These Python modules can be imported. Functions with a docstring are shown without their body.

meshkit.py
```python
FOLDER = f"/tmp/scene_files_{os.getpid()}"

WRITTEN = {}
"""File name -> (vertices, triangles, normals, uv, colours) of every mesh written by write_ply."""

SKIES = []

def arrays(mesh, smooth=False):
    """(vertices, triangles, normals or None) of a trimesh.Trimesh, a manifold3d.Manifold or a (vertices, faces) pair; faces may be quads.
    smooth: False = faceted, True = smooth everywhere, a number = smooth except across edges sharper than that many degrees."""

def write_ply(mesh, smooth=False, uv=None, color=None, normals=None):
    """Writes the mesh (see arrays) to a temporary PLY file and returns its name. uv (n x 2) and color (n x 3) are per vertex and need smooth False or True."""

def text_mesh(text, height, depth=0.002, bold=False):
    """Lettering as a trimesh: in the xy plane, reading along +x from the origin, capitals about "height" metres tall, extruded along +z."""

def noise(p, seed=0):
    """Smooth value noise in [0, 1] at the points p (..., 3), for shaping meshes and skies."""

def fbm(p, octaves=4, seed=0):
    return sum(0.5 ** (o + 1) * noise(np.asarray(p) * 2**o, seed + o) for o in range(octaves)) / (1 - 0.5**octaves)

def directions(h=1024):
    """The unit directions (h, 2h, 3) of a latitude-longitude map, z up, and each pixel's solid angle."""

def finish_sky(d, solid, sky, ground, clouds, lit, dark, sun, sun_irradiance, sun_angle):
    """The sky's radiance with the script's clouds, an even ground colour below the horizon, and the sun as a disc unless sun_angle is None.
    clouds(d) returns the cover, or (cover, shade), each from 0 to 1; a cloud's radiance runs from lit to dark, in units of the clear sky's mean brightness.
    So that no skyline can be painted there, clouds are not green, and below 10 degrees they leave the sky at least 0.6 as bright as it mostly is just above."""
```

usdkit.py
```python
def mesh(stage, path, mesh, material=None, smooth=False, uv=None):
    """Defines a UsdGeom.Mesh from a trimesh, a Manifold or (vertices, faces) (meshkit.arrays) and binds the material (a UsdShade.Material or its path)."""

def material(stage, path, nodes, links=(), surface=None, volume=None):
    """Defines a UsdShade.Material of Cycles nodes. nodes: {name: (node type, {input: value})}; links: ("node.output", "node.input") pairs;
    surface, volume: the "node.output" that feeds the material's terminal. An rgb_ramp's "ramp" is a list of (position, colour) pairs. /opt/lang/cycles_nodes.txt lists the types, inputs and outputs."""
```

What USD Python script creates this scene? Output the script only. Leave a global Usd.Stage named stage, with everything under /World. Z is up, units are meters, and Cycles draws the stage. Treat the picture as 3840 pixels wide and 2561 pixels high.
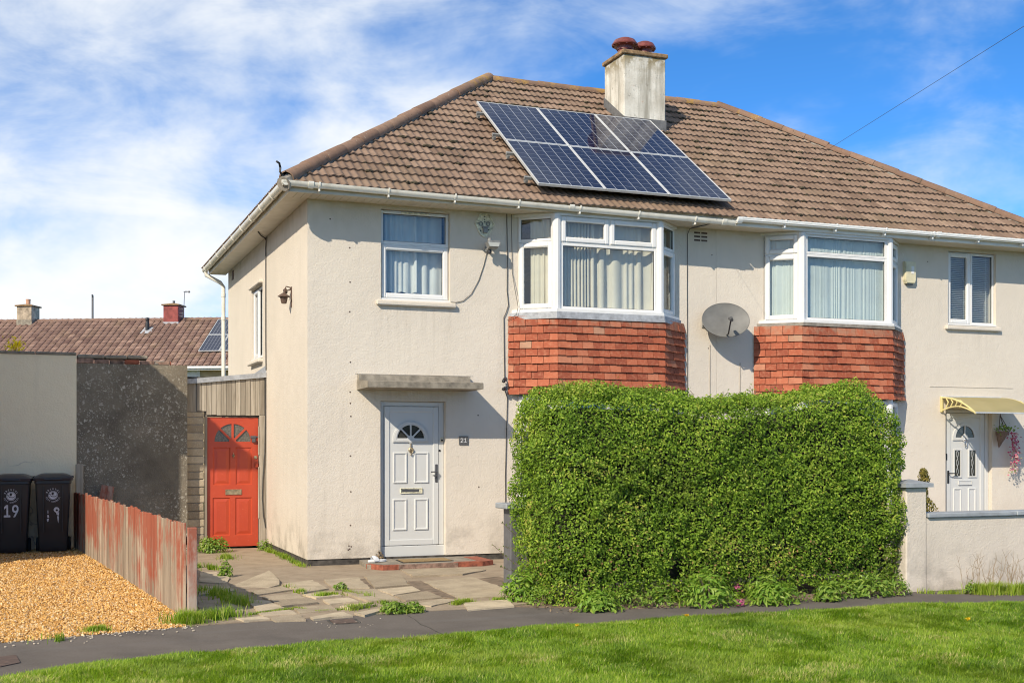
import math, glob
import numpy as np
import trimesh, manifold3d, shapely
import usdkit, meshkit
from shapely.geometry import Polygon, Point, box as sbox
from pxr import Usd, UsdGeom, UsdShade, UsdLux, Sdf, Gf, Vt

stage = Usd.Stage.CreateInMemory()
UsdGeom.SetStageUpAxis(stage, UsdGeom.Tokens.z)
UsdGeom.SetStageMetersPerUnit(stage, 1.0)
UsdGeom.Xform.Define(stage, '/World')
UsdGeom.Scope.Define(stage, '/World/Looks')
RNG = np.random.default_rng(21)

# ------------------------------------------------------------------ camera, sky, sun, exposure
TH = 0.37164
CAM = np.array([-3.165, -15.427, 1.573])
SUN = np.array([-1.2, -1.0, 1.08]); SUN = SUN / np.linalg.norm(SUN)
SUN_EL = math.asin(SUN[2]); SUN_ROT = math.atan2(SUN[0], SUN[1])
EXPOSURE = 0.82
SKY_STRENGTH = 0.148
SUN_INTENSITY = 0.76

cam = UsdGeom.Camera.Define(stage, '/World/camera')
FPX = 4491.0
cam.CreateHorizontalApertureAttr(36.0)
cam.CreateVerticalApertureAttr(36.0 * 682 / 1024)
cam.CreateFocalLengthAttr(36.0 * FPX / 3840)
cam.CreateVerticalApertureOffsetAttr((1668.4 - 1280.5) / 3840 * 36.0)
cam.CreateClippingRangeAttr(Gf.Vec2f(0.1, 2000))
cam.CreateExposureAttr(EXPOSURE)
_R = np.array([math.cos(TH), -math.sin(TH), 0]); _F = np.array([math.sin(TH), math.cos(TH), 0]); _U = np.array([0, 0, 1.0])
_m = np.eye(4); _m[0, :3] = _R; _m[1, :3] = _U; _m[2, :3] = -_F; _m[3, :3] = CAM
cam.AddTransformOp().Set(Gf.Matrix4d(*[float(x) for x in _m.ravel()]))

sun = UsdLux.DistantLight.Define(stage, '/World/sun')
sun.CreateIntensityAttr(SUN_INTENSITY); sun.CreateNormalizeAttr(True); sun.CreateAngleAttr(0.53)
sun.CreateColorAttr(Gf.Vec3f(1.0, 0.90, 0.75))
_z = SUN; _x = np.cross([0, 0, 1], _z); _x /= np.linalg.norm(_x); _y = np.cross(_z, _x)
_m = np.eye(4); _m[0, :3] = _x; _m[1, :3] = _y; _m[2, :3] = _z
sun.AddTransformOp().Set(Gf.Matrix4d(*[float(x) for x in _m.ravel()]))


# ------------------------------------------------------------------ material helper
class Mat:
    """Small graph writer: node(kind, input=value or 'node.output') returns the node's name."""
    def __init__(self, name):
        self.name, self.nodes, self.links = name, {}, []
    def n(self, kind, **kw):
        k = f'{kind}_{len(self.nodes)}'
        vals = {}
        for a, v in kw.items():
            if isinstance(v, str) and '.' in v and v.split('.')[0] in self.nodes:
                self.links.append((v, f'{k}.{a}'))
            else:
                vals[a] = v
        self.nodes[k] = (kind, vals)
        return k
    def done(self, surface=None, volume=None):
        return usdkit.material(stage, f'/World/Looks/{self.name}', self.nodes, self.links, surface=surface, volume=volume)
    # ---- common pieces
    def pos(self):
        if not hasattr(self, '_pos'):
            self._pos = self.n('geometry')
        return self._pos + '.position'
    def noise(self, scale, detail=4, rough=.55, vec=None, dist=0.0):
        return self.n('noise_texture', vector=vec or self.pos(), scale=scale, detail=detail, roughness=rough, distortion=dist) + '.fac'
    def scaled(self, sx, sy, sz, loc=(0, 0, 0)):
        return self.n('mapping', mapping_type='point', vector=self.pos(), scale=(sx, sy, sz), location=loc) + '.vector'
    def ramp(self, fac, stops):
        return self.n('rgb_ramp', fac=fac, ramp=[(p, c if np.ndim(c) else (c, c, c)) for p, c in stops]) + '.color'
    def mix(self, fac, a, b, kind='mix'):
        return self.n('mix', mix_type=kind, fac=fac, color1=a, color2=b) + '.color'
    def rng(self, v, a, b, c=0., d=1., kind='linear'):
        return self.n('map_range', range_type=kind, value=v, from_min=a, from_max=b, to_min=c, to_max=d, clamp=True) + '.result'
    def math(self, op, a, b=0.5):
        return self.n('math', math_type=op, value1=a, value2=b) + '.value'
    def xyz(self):
        if not hasattr(self, '_xyz'):
            self._xyz = self.n('separate_xyz', vector=self.pos())
        return self._xyz
    def bump(self, h, strength=.5, dist=.01, normal=None):
        kw = dict(height=h, strength=strength, distance=dist)
        if normal: kw['normal'] = normal
        return self.n('bump', **kw) + '.normal'
    def tone(self):
        return self.n('attribute', attribute='tone') + '.fac'
    def prin(self, color, rough=.8, normal=None, **kw):
        if normal: kw['normal'] = normal
        return self.n('principled_bsdf', base_color=color, roughness=rough, **kw) + '.BSDF'


def plain(name, col, rough=.6, var=.12, scale=6., bump=0., bscale=80., **kw):
    """One colour with gentle blotches of wear and fine relief."""
    m = Mat(name)
    f = m.noise(scale, 5, .6)
    lo = tuple(max(0, c * (1 - var * 1.6)) for c in col); hi = tuple(min(.95, c * (1 + var)) for c in col)
    c = m.ramp(f, [(.3, lo), (.7, hi)])
    nrm = m.bump(m.noise(bscale, 3), bump, .004) if bump else None
    return m.done(m.prin(c, rough, nrm, **kw))


# ------------------------------------------------------------------ the sky
def make_sky():
    m = Mat('sky_look')
    sk = m.n('sky_texture', sky_type='single_scattering', sun_disc=False, sun_elevation=SUN_EL, sun_rotation=SUN_ROT,
             altitude=2000., air_density=.5, aerosol_density=.02, ozone_density=5.0)
    d = m.n('texture_coordinate') + '.generated'
    clear = m.n('hsv', hue=.5, saturation=1.15, value=1.0, fac=1.0, color=sk + '.color') + '.color'
    clear = m.mix(1.0, clear, (1.0, 1.10, 1.02), 'multiply')
    v1 = m.n('mapping', mapping_type='point', vector=d, scale=(1.0, 1.0, 1.5), location=(3.3, 7.1, 4.0)) + '.vector'
    big = m.n('noise_texture', vector=v1, scale=4.2, detail=9., roughness=.53, distortion=.25) + '.fac'
    v2 = m.n('mapping', mapping_type='point', vector=d, scale=(1.0, 1.0, 2.4), rotation=(0., .55, .2), location=(.1, .4, .9)) + '.vector'
    wisp = m.n('noise_texture', vector=v2, scale=7.0, detail=8., roughness=.60, distortion=.5) + '.fac'
    dsp = m.n('separate_xyz', vector=d)
    # more cloud to the west (left in the view) and low down, clearer air to the east
    side = m.n('vector_math', math_type='dot_product', vector1=d, vector2=tuple(float(x) for x in _R)) + '.value'
    amount = m.rng(side, -.40, .30, .10, -.07)
    low = m.rng(dsp + '.z', .0, .30, .025, .01)
    s = m.math('add', m.math('add', m.math('multiply', big, .70), m.math('multiply', wisp, .30)), m.math('add', amount, low))
    cov = m.rng(s, .385, .69, .0, .96, 'smoothstep')
    white = m.n('mix', mix_type='mix', fac=m.rng(s, .50, .72), color1=(3.25, 3.6, 3.95), color2=(4.05, 4.05, 4.0)) + '.color'
    col = m.mix(cov, clear, white)
    m.n('background_shader', color=col, strength=SKY_STRENGTH)
    k = list(m.nodes)[-1]
    return m.done(k + '.background')

SKY = make_sky()
dome = UsdLux.DomeLight.Define(stage, '/World/sky')
UsdShade.MaterialBindingAPI.Apply(dome.GetPrim()).Bind(SKY)
dome.GetPrim().SetCustomDataByKey('kind', 'structure')
dome.GetPrim().SetCustomDataByKey('label', 'blue spring sky with thin white clouds')


# ------------------------------------------------------------------ geometry helper
_COUNT, _BASE = {}, {'/World': np.zeros(3)}

def numbered(parent, name):
    k = f'{parent}/{name}'
    i = _COUNT.get(k, 0); _COUNT[k] = i + 1
    return k if i == 0 else f'{k}_{i:03d}'

def tag(path, label=None, cat=None, group=None, kind=None):
    p = stage.GetPrimAtPath(path)
    for key, v in (('label', label), ('category', cat), ('group', group), ('kind', kind)):
        if v: p.SetCustomDataByKey(key, v)
    return path

def thing(name, label, cat, base=(0, 0, 0), group=None, kind=None):
    path = numbered('/World', name)
    x = UsdGeom.Xform.Define(stage, path)
    x.AddTranslateOp().Set(Gf.Vec3d(*[float(v) for v in base]))
    _BASE[path] = np.asarray(base, float)
    return tag(path, label, cat, group, kind)

_S = [(sx, sy, sz) for sx in (-1, 1) for sy in (-1, 1) for sz in (-1, 1)]
def _chamfer_topology():
    P = np.array([[s[i] * (1 if i == a else .8) for i in range(3)] for s in _S for a in range(3)])
    h = trimesh.Trimesh(P, process=False).convex_hull
    order = [int(np.argmin(np.abs(P - v).sum(1))) for v in h.vertices]
    f = np.array(order)[h.faces]
    n = np.cross(P[f[:, 1]] - P[f[:, 0]], P[f[:, 2]] - P[f[:, 0]])
    flip = (n * P[f].mean(1)).sum(1) < 0
    f[flip] = f[flip][:, ::-1]
    return f
_CF = _chamfer_topology()
_BF = np.array([[0, 2, 1], [1, 2, 3], [4, 5, 6], [5, 7, 6], [0, 1, 4], [1, 5, 4], [2, 6, 3], [3, 6, 7], [0, 4, 2], [2, 4, 6], [1, 3, 5], [3, 7, 5]])
_BF = _BF[:, ::-1]
_bc = np.array(_S, float)
for _i, _t in enumerate(_BF):
    _nn = np.cross(_bc[_t[1]] - _bc[_t[0]], _bc[_t[2]] - _bc[_t[0]])
    if _nn @ _bc[_t].mean(0) < 0: _BF[_i] = _t[::-1]


class G:
    """Collects shapes in a local frame (rows e, n, u and origin o) and makes them one mesh."""
    def __init__(self, o=(0, 0, 0), e=(1, 0, 0), n=(0, 1, 0), u=(0, 0, 1)):
        self.o = np.asarray(o, float); self.A = np.array([e, n, u], float)
        self.det = np.linalg.det(self.A)
        self.V, self.F, self.T, self.k = [], [], [], 0
    def add(self, v, f, tone=.5):
        v = np.asarray(v, float); f = np.asarray(f, int)
        if f.shape[1] == 4: f = np.vstack([f[:, [0, 1, 2]], f[:, [0, 2, 3]]])
        if self.det < 0: f = f[:, ::-1]
        self.V.append(v @ self.A + self.o); self.F.append(f + self.k); self.k += len(v)
        self.T.append(np.broadcast_to(np.asarray(tone, float), (len(v),)))
        return self
    def box(self, a, b, c=0., tone=.5):
        a, b = np.minimum(a, b).astype(float), np.maximum(a, b).astype(float)
        m, h = (a + b) / 2, (b - a) / 2
        if c <= 0:
            return self.add(m + np.array(_S) * h, _BF, tone)
        c = min(c, h.min() * .9)
        P = np.array([[s[i] * (h[i] if i == ax else h[i] - c) for i in range(3)] for s in _S for ax in range(3)])
        return self.add(m + P, _CF, tone)
    def tm(self, t, tone=.5):
        if hasattr(t, 'to_mesh'):
            q = t.to_mesh(); return self.add(q.vert_properties[:, :3], q.tri_verts, tone)
        return self.add(t.vertices, t.faces, tone)
    def quad(self, *p, tone=.5):
        return self.add(p, [[0, 1, 2, 3]], tone)
    def tube(self, pts, r, sides=8, tone=.5, closed_ends=True):
        pts = np.asarray(pts, float); n = len(pts)
        r = np.broadcast_to(np.asarray(r, float), (n,))
        d = np.gradient(pts, axis=0) if n > 2 else np.repeat([pts[1] - pts[0]], 2, 0)
        d /= np.maximum(np.linalg.norm(d, axis=1, keepdims=True), 1e-9)
        up = np.array([0, 0, 1.]) if abs(d[0][2]) < .9 else np.array([1., 0, 0])
        V = []
        a = np.arange(sides) / sides * 2 * np.pi
        for i in range(n):
            x = np.cross(up, d[i]); x /= max(np.linalg.norm(x), 1e-9); y = np.cross(d[i], x); up = y
            V.append(pts[i] + r[i] * (np.cos(a)[:, None] * x + np.sin(a)[:, None] * y))
        V = np.vstack(V); F = []
        for i in range(n - 1):
            for j in range(sides):
                q = (j + 1) % sides
                F.append([i * sides + j, i * sides + q, (i + 1) * sides + q, (i + 1) * sides + j])
        F = np.array(F); F = np.vstack([F[:, [0, 1, 2]], F[:, [0, 2, 3]]])
        if closed_ends:
            c0, c1 = len(V), len(V) + 1
            V = np.vstack([V, pts[0], pts[-1]])
            j = np.arange(sides); q = (j + 1) % sides
            F = np.vstack([F, np.stack([np.full(sides, c0), q, j], 1), np.stack([np.full(sides, c1), (n - 1) * sides + j, (n - 1) * sides + q], 1)])
        return self.add(V, F, tone)
    def lathe(self, prof, c=(0, 0, 0), ax=(0, 0, 1), seg=20, tone=.5):
        ax = np.asarray(ax, float); ax /= np.linalg.norm(ax)
        t = np.array([1., 0, 0]) if abs(ax[0]) < .9 else np.array([0, 1., 0])
        x = np.cross(t, ax); x /= np.linalg.norm(x); y = np.cross(ax, x)
        a = np.arange(seg) / seg * 2 * np.pi
        V = np.vstack([np.asarray(c) + ax * z + max(r, 1e-4) * (np.cos(a)[:, None] * x + np.sin(a)[:, None] * y) for r, z in prof])
        F = []
        for i in range(len(prof) - 1):
            for j in range(seg):
                q = (j + 1) % seg
                F.append([i * seg + j, i * seg + q, (i + 1) * seg + q, (i + 1) * seg + j])
        return self.add(V, F, tone)
    def prism(self, poly, d0, d1, plane='xz', tone=.5):
        """A shapely polygon in the e-u plane ('xz'), e-n ('xy') or n-u ('yz') plane, extruded between d0 and d1."""
        for g in getattr(poly, 'geoms', [poly]):
            if g.is_empty or g.area < 1e-9: continue
            t = trimesh.creation.extrude_polygon(g, abs(d1 - d0), engine='earcut')
            v = np.array(t.vertices); f = np.array(t.faces)
            a, b, w = v[:, 0], v[:, 1], v[:, 2] + min(d0, d1)
            if plane == 'xz': v, f = np.stack([a, w, b], 1), f[:, ::-1]
            elif plane == 'yz': v = np.stack([w, a, b], 1)
            else: v = np.stack([a, b, w], 1)
            self.add(v, f, tone)
        return self
    def arrays(self):
        return np.vstack(self.V), np.vstack(self.F), np.concatenate(self.T)
    def build(self, name, mat, parent='/World', smooth=False, **tags):
        path = numbered(parent, name)
        v, f, t = self.arrays()
        return raw_mesh(path, v, f, mat, parent, smooth, t, **tags)


def raw_mesh(path, v, f, mat, parent='/World', smooth=False, tone=None, **tags):
    base = _BASE[parent]
    if smooth and smooth is not True:
        mm = usdkit.mesh(stage, path, trimesh.Trimesh(v - base, f, process=True), mat, smooth=smooth)
    else:
        mm = UsdGeom.Mesh.Define(stage, path)
        w = v - base
        mm.CreatePointsAttr(Vt.Vec3fArray.FromNumpy(np.ascontiguousarray(w, np.float32)))
        mm.CreateFaceVertexCountsAttr(Vt.IntArray.FromNumpy(np.full(len(f), 3, np.int32)))
        mm.CreateFaceVertexIndicesAttr(Vt.IntArray.FromNumpy(np.ascontiguousarray(f, np.int32).ravel()))
        mm.CreateSubdivisionSchemeAttr('none')
        if smooth is True:
            nn = np.zeros_like(w); c = np.cross(w[f[:, 1]] - w[f[:, 0]], w[f[:, 2]] - w[f[:, 0]])
            for k in range(3): np.add.at(nn, f[:, k], c)
            nn /= np.maximum(np.linalg.norm(nn, axis=1, keepdims=True), 1e-12)
            mm.CreateNormalsAttr(Vt.Vec3fArray.FromNumpy(nn.astype(np.float32))); mm.SetNormalsInterpolation('vertex')
        if tone is not None:
            UsdGeom.PrimvarsAPI(mm).CreatePrimvar('tone', Sdf.ValueTypeNames.FloatArray, 'vertex').Set(Vt.FloatArray.FromNumpy(np.ascontiguousarray(tone, np.float32)))
        UsdShade.MaterialBindingAPI.Apply(mm.GetPrim()).Bind(mat)
    _BASE[path] = base
    return tag(path, **tags) if tags else path

def mbox(a, b):
    a, b = np.minimum(a, b).astype(float), np.maximum(a, b).astype(float)
    return manifold3d.Manifold.cube(tuple(b - a)).translate(tuple(a))

def ss(e0, e1, x):
    t = np.clip((x - e0) / (e1 - e0), 0, 1); return t * t * (3 - 2 * t)


# ------------------------------------------------------------------ materials
def make_stucco(name, col, grime=1.0, cracks=False):
    m = Mat(name)
    bev = m.n('bevel', samples=3, radius=.012) + '.bevel'
    p = m.pos()
    big = m.noise(.9, 4, .6)
    mid = m.noise(6., 4, .6)
    c = m.ramp(big, [(.30, tuple(x * .93 for x in col)), (.70, tuple(min(.9, x * 1.03) for x in col))])
    c = m.mix(m.rng(mid, .35, .75, 0., .10), c, tuple(x * .80 for x in col))
    z = m.xyz() + '.z'
    # rain-washed streaks, and grime rising from the ground
    st = m.noise(1.0, 5, .62, m.scaled(7., 7., .35))
    c = m.mix(m.rng(st, .56, .80, 0., .22 * grime), c, (.42, .37, .30))
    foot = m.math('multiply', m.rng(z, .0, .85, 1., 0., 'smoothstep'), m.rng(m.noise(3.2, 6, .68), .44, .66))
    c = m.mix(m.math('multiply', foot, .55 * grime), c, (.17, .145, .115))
    algae = m.math('multiply', m.rng(z, 4.25, 4.75, 0., 1.), m.rng(m.noise(5., 5, .65, m.scaled(1., 1., .5)), .40, .75))
    c = m.mix(m.math('multiply', algae, .45 * grime), c, (.36, .33, .20))
    xw = m.xyz() + '.x'
    for (xa, xb, zt, ln) in ((.93, 2.01, 3.43, .95), (10.33, 11.42, 3.44, .85), (.70, 2.2, 2.32, .35), (2.62, 2.80, 3.45, 1.3), (9.46, 9.72, 4.12, .8)):
        inx = m.math('multiply', m.rng(xw, xa - .04, xa + .06), m.rng(xw, xb - .06, xb + .04, 1., 0.))
        inz = m.math('multiply', m.rng(z, zt - ln, zt, 0., 1.), m.rng(z, zt, zt + .02, 1., 0.))
        run = m.math('multiply', m.math('multiply', inx, inz), m.rng(m.noise(1., 5, .7, m.scaled(15., 15., .5)), .46, .70))
        c = m.mix(m.math('multiply', run, .28 * grime), c, (.30, .255, .185))
    patch = m.rng(m.noise(.55, 3, .4, m.scaled(1., 1., 1.3, (2., 0., 5.))), .56, .60, 0., .10)
    c = m.mix(patch, c, tuple(min(.9, x * 1.12) for x in col))
    spots = m.n('voronoi_texture', vector=p, scale=2.6) + '.distance'
    c = m.mix(m.rng(spots, .02, .05, .28 * grime, 0.), c, (.33, .27, .20))
    if cracks:
        vw = m.n('vector_math', math_type='add', vector1=m.scaled(.5, .5, .55), vector2=m.n('vector_math', math_type='scale', vector1=m.n('noise_texture', vector=p, scale=2.5, detail=4.) + '.color', scale=.55) + '.vector') + '.vector'
        cr = m.n('voronoi_texture', vector=vw, scale=1.1, feature='distance_to_edge') + '.distance'
        line = m.math('multiply', m.rng(cr, .0, .012, 1., 0.), m.rng(m.noise(1.1, 2), .5, .62))
        c = m.mix(m.math('multiply', line, .5), c, (.16, .13, .10))
    h1 = m.noise(120., 2, .5); h2 = m.noise(42., 2, .5); h3 = m.noise(9., 2, .5)
    h = m.math('add', m.math('multiply', h1, .45), m.math('add', m.math('multiply', h2, .55), m.math('multiply', h3, .7)))
    nrm = m.bump(h, .65, .012, bev)
    return m.done(m.prin(c, .92, nrm, specular_ior_level=.15))

M = {}
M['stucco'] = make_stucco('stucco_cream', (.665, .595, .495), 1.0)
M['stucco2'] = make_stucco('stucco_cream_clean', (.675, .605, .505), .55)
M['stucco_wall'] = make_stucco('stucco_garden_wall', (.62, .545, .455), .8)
M['stucco_shed'] = make_stucco('stucco_shed', (.88, .75, .53), .8, True)

def make_lichen():
    m = Mat('lichen_render')
    c = m.ramp(m.noise(1.6, 6, .65), [(.3, (.145, .122, .092)), (.7, (.27, .232, .172))])
    c = m.mix(m.rng(m.noise(7., 5, .65), .45, .7, 0, .5), c, (.125, .11, .085))
    for sc, th, col in ((13., .27, (.50, .46, .38)), (27., .24, (.58, .54, .45)), (7.5, .17, (.50, .46, .37)), (44., .26, (.48, .44, .36))):
        wv = m.n('vector_math', math_type='add', vector1=m.pos(), vector2=m.n('vector_math', math_type='scale', vector1=m.n('noise_texture', vector=m.pos(), scale=sc * 2.2, detail=3.) + '.color', scale=.9 / sc) + '.vector') + '.vector'
        d = m.n('voronoi_texture', vector=wv, scale=sc) + '.distance'
        mask = m.math('multiply', m.rng(d, th * .6, th, 1., 0.), m.rng(m.noise(1.3, 4, .6), .38, .58))
        c = m.mix(m.math('multiply', mask, .8), c, col)
    nrm = m.bump(m.math('add', m.noise(60., 4), m.noise(18., 3)), .7, .012)
    return m.done(m.prin(c, .95, nrm, specular_ior_level=.1))
M['lichen'] = make_lichen()

def make_tile(name, lo, hi, moss, lich, rough=.85, orange=False):
    m = Mat(name)
    t = m.tone()
    c = m.mix(t, lo, hi)
    c = m.mix(m.rng(m.noise(9., 5, .65), .38, .7, 0., .45), c, tuple(x * .72 for x in lo))
    c = m.mix(m.rng(m.noise(1.1, 5, .6), .50, .72, 0., .30), c, moss)
    d = m.n('voronoi_texture', vector=m.pos(), scale=17.) + '.distance'
    c = m.mix(m.math('multiply', m.rng(d, .10, .17, 1., 0.), m.rng(m.noise(2.1, 4), .54, .64, 0., .8)), c, lich)
    d2 = m.n('voronoi_texture', vector=m.scaled(1., 1.2, 1., (3., 1., 2.)), scale=9.) + '.distance'
    c = m.mix(m.math('multiply', m.rng(d2, .07, .15, 1., 0.), m.rng(m.noise(1.5, 4), .52, .62, 0., .85)), c, (.045, .037, .028))
    c = m.mix(m.rng(m.noise(1., 5, .65, m.scaled(1.6, .5, .5)), .55, .75, 0., .45), c, tuple(x * .6 for x in lo))
    if orange:
        zz = m.xyz() + '.z'
        c = m.mix(m.math('multiply', m.rng(zz, 7.2, 7.6), m.rng(m.noise(4.5, 6, .7), .50, .60, 0., .7)), c, (.40, .24, .06))
        c = m.mix(m.rng(m.noise(7., 6, .72), .56, .66, 0., .6), c, (.10, .078, .05))
    nrm = m.bump(m.noise(130., 4, .7), .55, .004)
    return m.done(m.prin(c, rough, nrm, specular_ior_level=.25))
M['tile'] = make_tile('concrete_roof_tile', (.170, .112, .078), (.300, .207, .148), (.20, .155, .09), (.50, .43, .32))
M['hip'] = make_tile('hip_tile', (.185, .112, .078), (.285, .180, .122), (.15, .12, .085), (.5, .45, .36), orange=True)
M['tile_far'] = make_tile('far_roof_tile', (.145, .085, .068), (.33, .215, .165), (.22, .165, .085), (.40, .34, .25))
M['clay'] = None

def make_clay():
    m = Mat('clay_hanging_tile')
    t = m.tone()
    c = m.ramp(t, [(0., (.22, .054, .028)), (.4, (.33, .084, .040)), (.75, (.42, .130, .066)), (.9, (.42, .18, .105)), (1., (.38, .22, .14))])
    c = m.mix(m.rng(m.noise(22., 5, .65), .48, .78, 0., .5), c, (.55, .26, .15))
    c = m.mix(m.rng(m.noise(5., 4, .6), .5, .75, 0., .45), c, (.25, .066, .032))
    z = m.xyz() + '.z'
    top = m.math('multiply', m.rng(z, 3.12, 3.32), m.rng(m.noise(8., 4), .42, .62))
    c = m.mix(m.math('multiply', top, .55), c, (.30, .22, .15))
    nrm = m.bump(m.noise(150., 3), .4, .003)
    return m.done(m.prin(c, .82, nrm, specular_ior_level=.3))
M['clay'] = make_clay()

def make_upvc(name, col, dirt):
    m = Mat(name)
    bev = m.n('bevel', samples=3, radius=.004) + '.bevel'
    f = m.noise(3.5, 6, .65, m.scaled(1., 1., .6))
    c = m.mix(m.rng(f, .50, .80, 0., dirt), col, (.40, .36, .28))
    return m.done(m.prin(c, .30, bev, specular_ior_level=.45))
M['upvc'] = make_upvc('white_upvc', (.72, .705, .67), .25)
M['door_white'] = make_upvc('white_door_skin', (.58, .58, .555), .20)
M['gutter_old'] = make_upvc('aged_gutter', (.72, .69, .60), .75)
M['gutter_new'] = make_upvc('white_gutter', (.80, .80, .77), .30)
M['fascia'] = make_upvc('cream_fascia', (.58, .53, .42), .55)
M['fascia_white'] = make_upvc('white_fascia', (.72, .69, .62), .3)

def make_soffit():
    m = Mat('soffit_board')
    x = m.xyz()
    f = m.noise(4., 5, .6)
    c = m.mix(m.rng(f, .4, .75, 0., .5), (.66, .61, .51), (.46, .42, .32))
    return m.done(m.prin(c, .5))
M['soffit'] = make_soffit()

def make_pane():
    m = Mat('window_pane')
    fc = m.n('layer_weight', blend=.5) + '.facing'
    fr = m.math('add', m.math('multiply', m.math('power', fc, 5.), .88), .085)
    wav = m.bump(m.noise(2.2, 2), .03, .02)
    tr = m.n('transparent_bsdf', color=(.86, .91, .90)) + '.BSDF'
    gl = m.n('glossy_bsdf', color=(.95, .97, 1.), roughness=.01, normal=wav) + '.BSDF'
    return m.done(m.n('mix_closure', fac=fr, closure1=tr, closure2=gl) + '.closure')
M['pane'] = make_pane()

def make_cloth(name, col, trans=.35, weave=0.):
    m = Mat(name)
    c = m.ramp(m.noise(5., 4), [(.3, tuple(x * .9 for x in col)), (.7, col)])
    d = m.n('diffuse_bsdf', color=c) + '.BSDF'
    t = m.n('translucent_bsdf', color=c) + '.BSDF'
    return m.done(m.n('mix_closure', fac=trans, closure1=d, closure2=t) + '.closure')
M['curtain'] = make_cloth('cream_curtain', (.90, .81, .66), .3)
M['curtain_w'] = make_cloth('white_curtain', (.88, .87, .83), .3)
M['net'] = make_cloth('net_curtain', (.80, .84, .79), .3)

def make_wood(name, c1, c2, paint=None, paint_amt=.5, scale=1.0, axis='z'):
    m = Mat(name)
    s = (22., 22., 1.4) if axis == 'z' else (1.4, 22., 22.)
    t = m.tone()
    off = m.n('combine_xyz', x=m.math('multiply', t, 37.), y=m.math('multiply', t, 11.), z=m.math('multiply', t, 5.)) + '.vector'
    pv = m.n('vector_math', math_type='add', vector1=m.pos(), vector2=off) + '.vector'
    v = m.n('mapping', mapping_type='point', vector=pv, scale=s) + '.vector'
    g = m.noise(1.0 * scale, 6, .65, v, .6)
    c = m.ramp(g, [(.25, c1), (.72, c2)])
    c = m.mix(m.rng(t, 0., 1., .0, .60), c, tuple(x * .62 for x in c1))
    if paint:
        v2 = m.n('mapping', mapping_type='point', vector=pv, scale=(9., 9., 1.6)) + '.vector'
        k = m.math('add', m.math('multiply', m.noise(1., 7, .70, v2), .42), m.math('add', m.math('multiply', m.noise(1.3, 3, .5), .50), m.math('multiply', m.noise(9., 5, .7, m.scaled(1., 1., .6)), .24)))
        zz = m.xyz() + '.z'
        k = m.math('add', k, m.rng(zz, .0, .65, -.10, .02))
        fac = m.rng(k, .60 - .12 * paint_amt, .70 - .12 * paint_amt)
        c = m.mix(m.math('multiply', fac, .9), c, paint)
    nrm = m.bump(g, .5, .006)
    return m.done(m.prin(c, .85, nrm, specular_ior_level=.2))
M['fence'] = make_wood('fence_board', (.165, .115, .075), (.55, .445, .325), (.30, .076, .040), .74)
M['fence_red'] = make_wood('fence_red_post', (.30, .22, .17), (.52, .42, .34), (.29, .078, .043), .62)
M['grey_wood'] = make_wood('grey_weathered_board', (.23, .19, .14), (.54, .475, .38))

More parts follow.
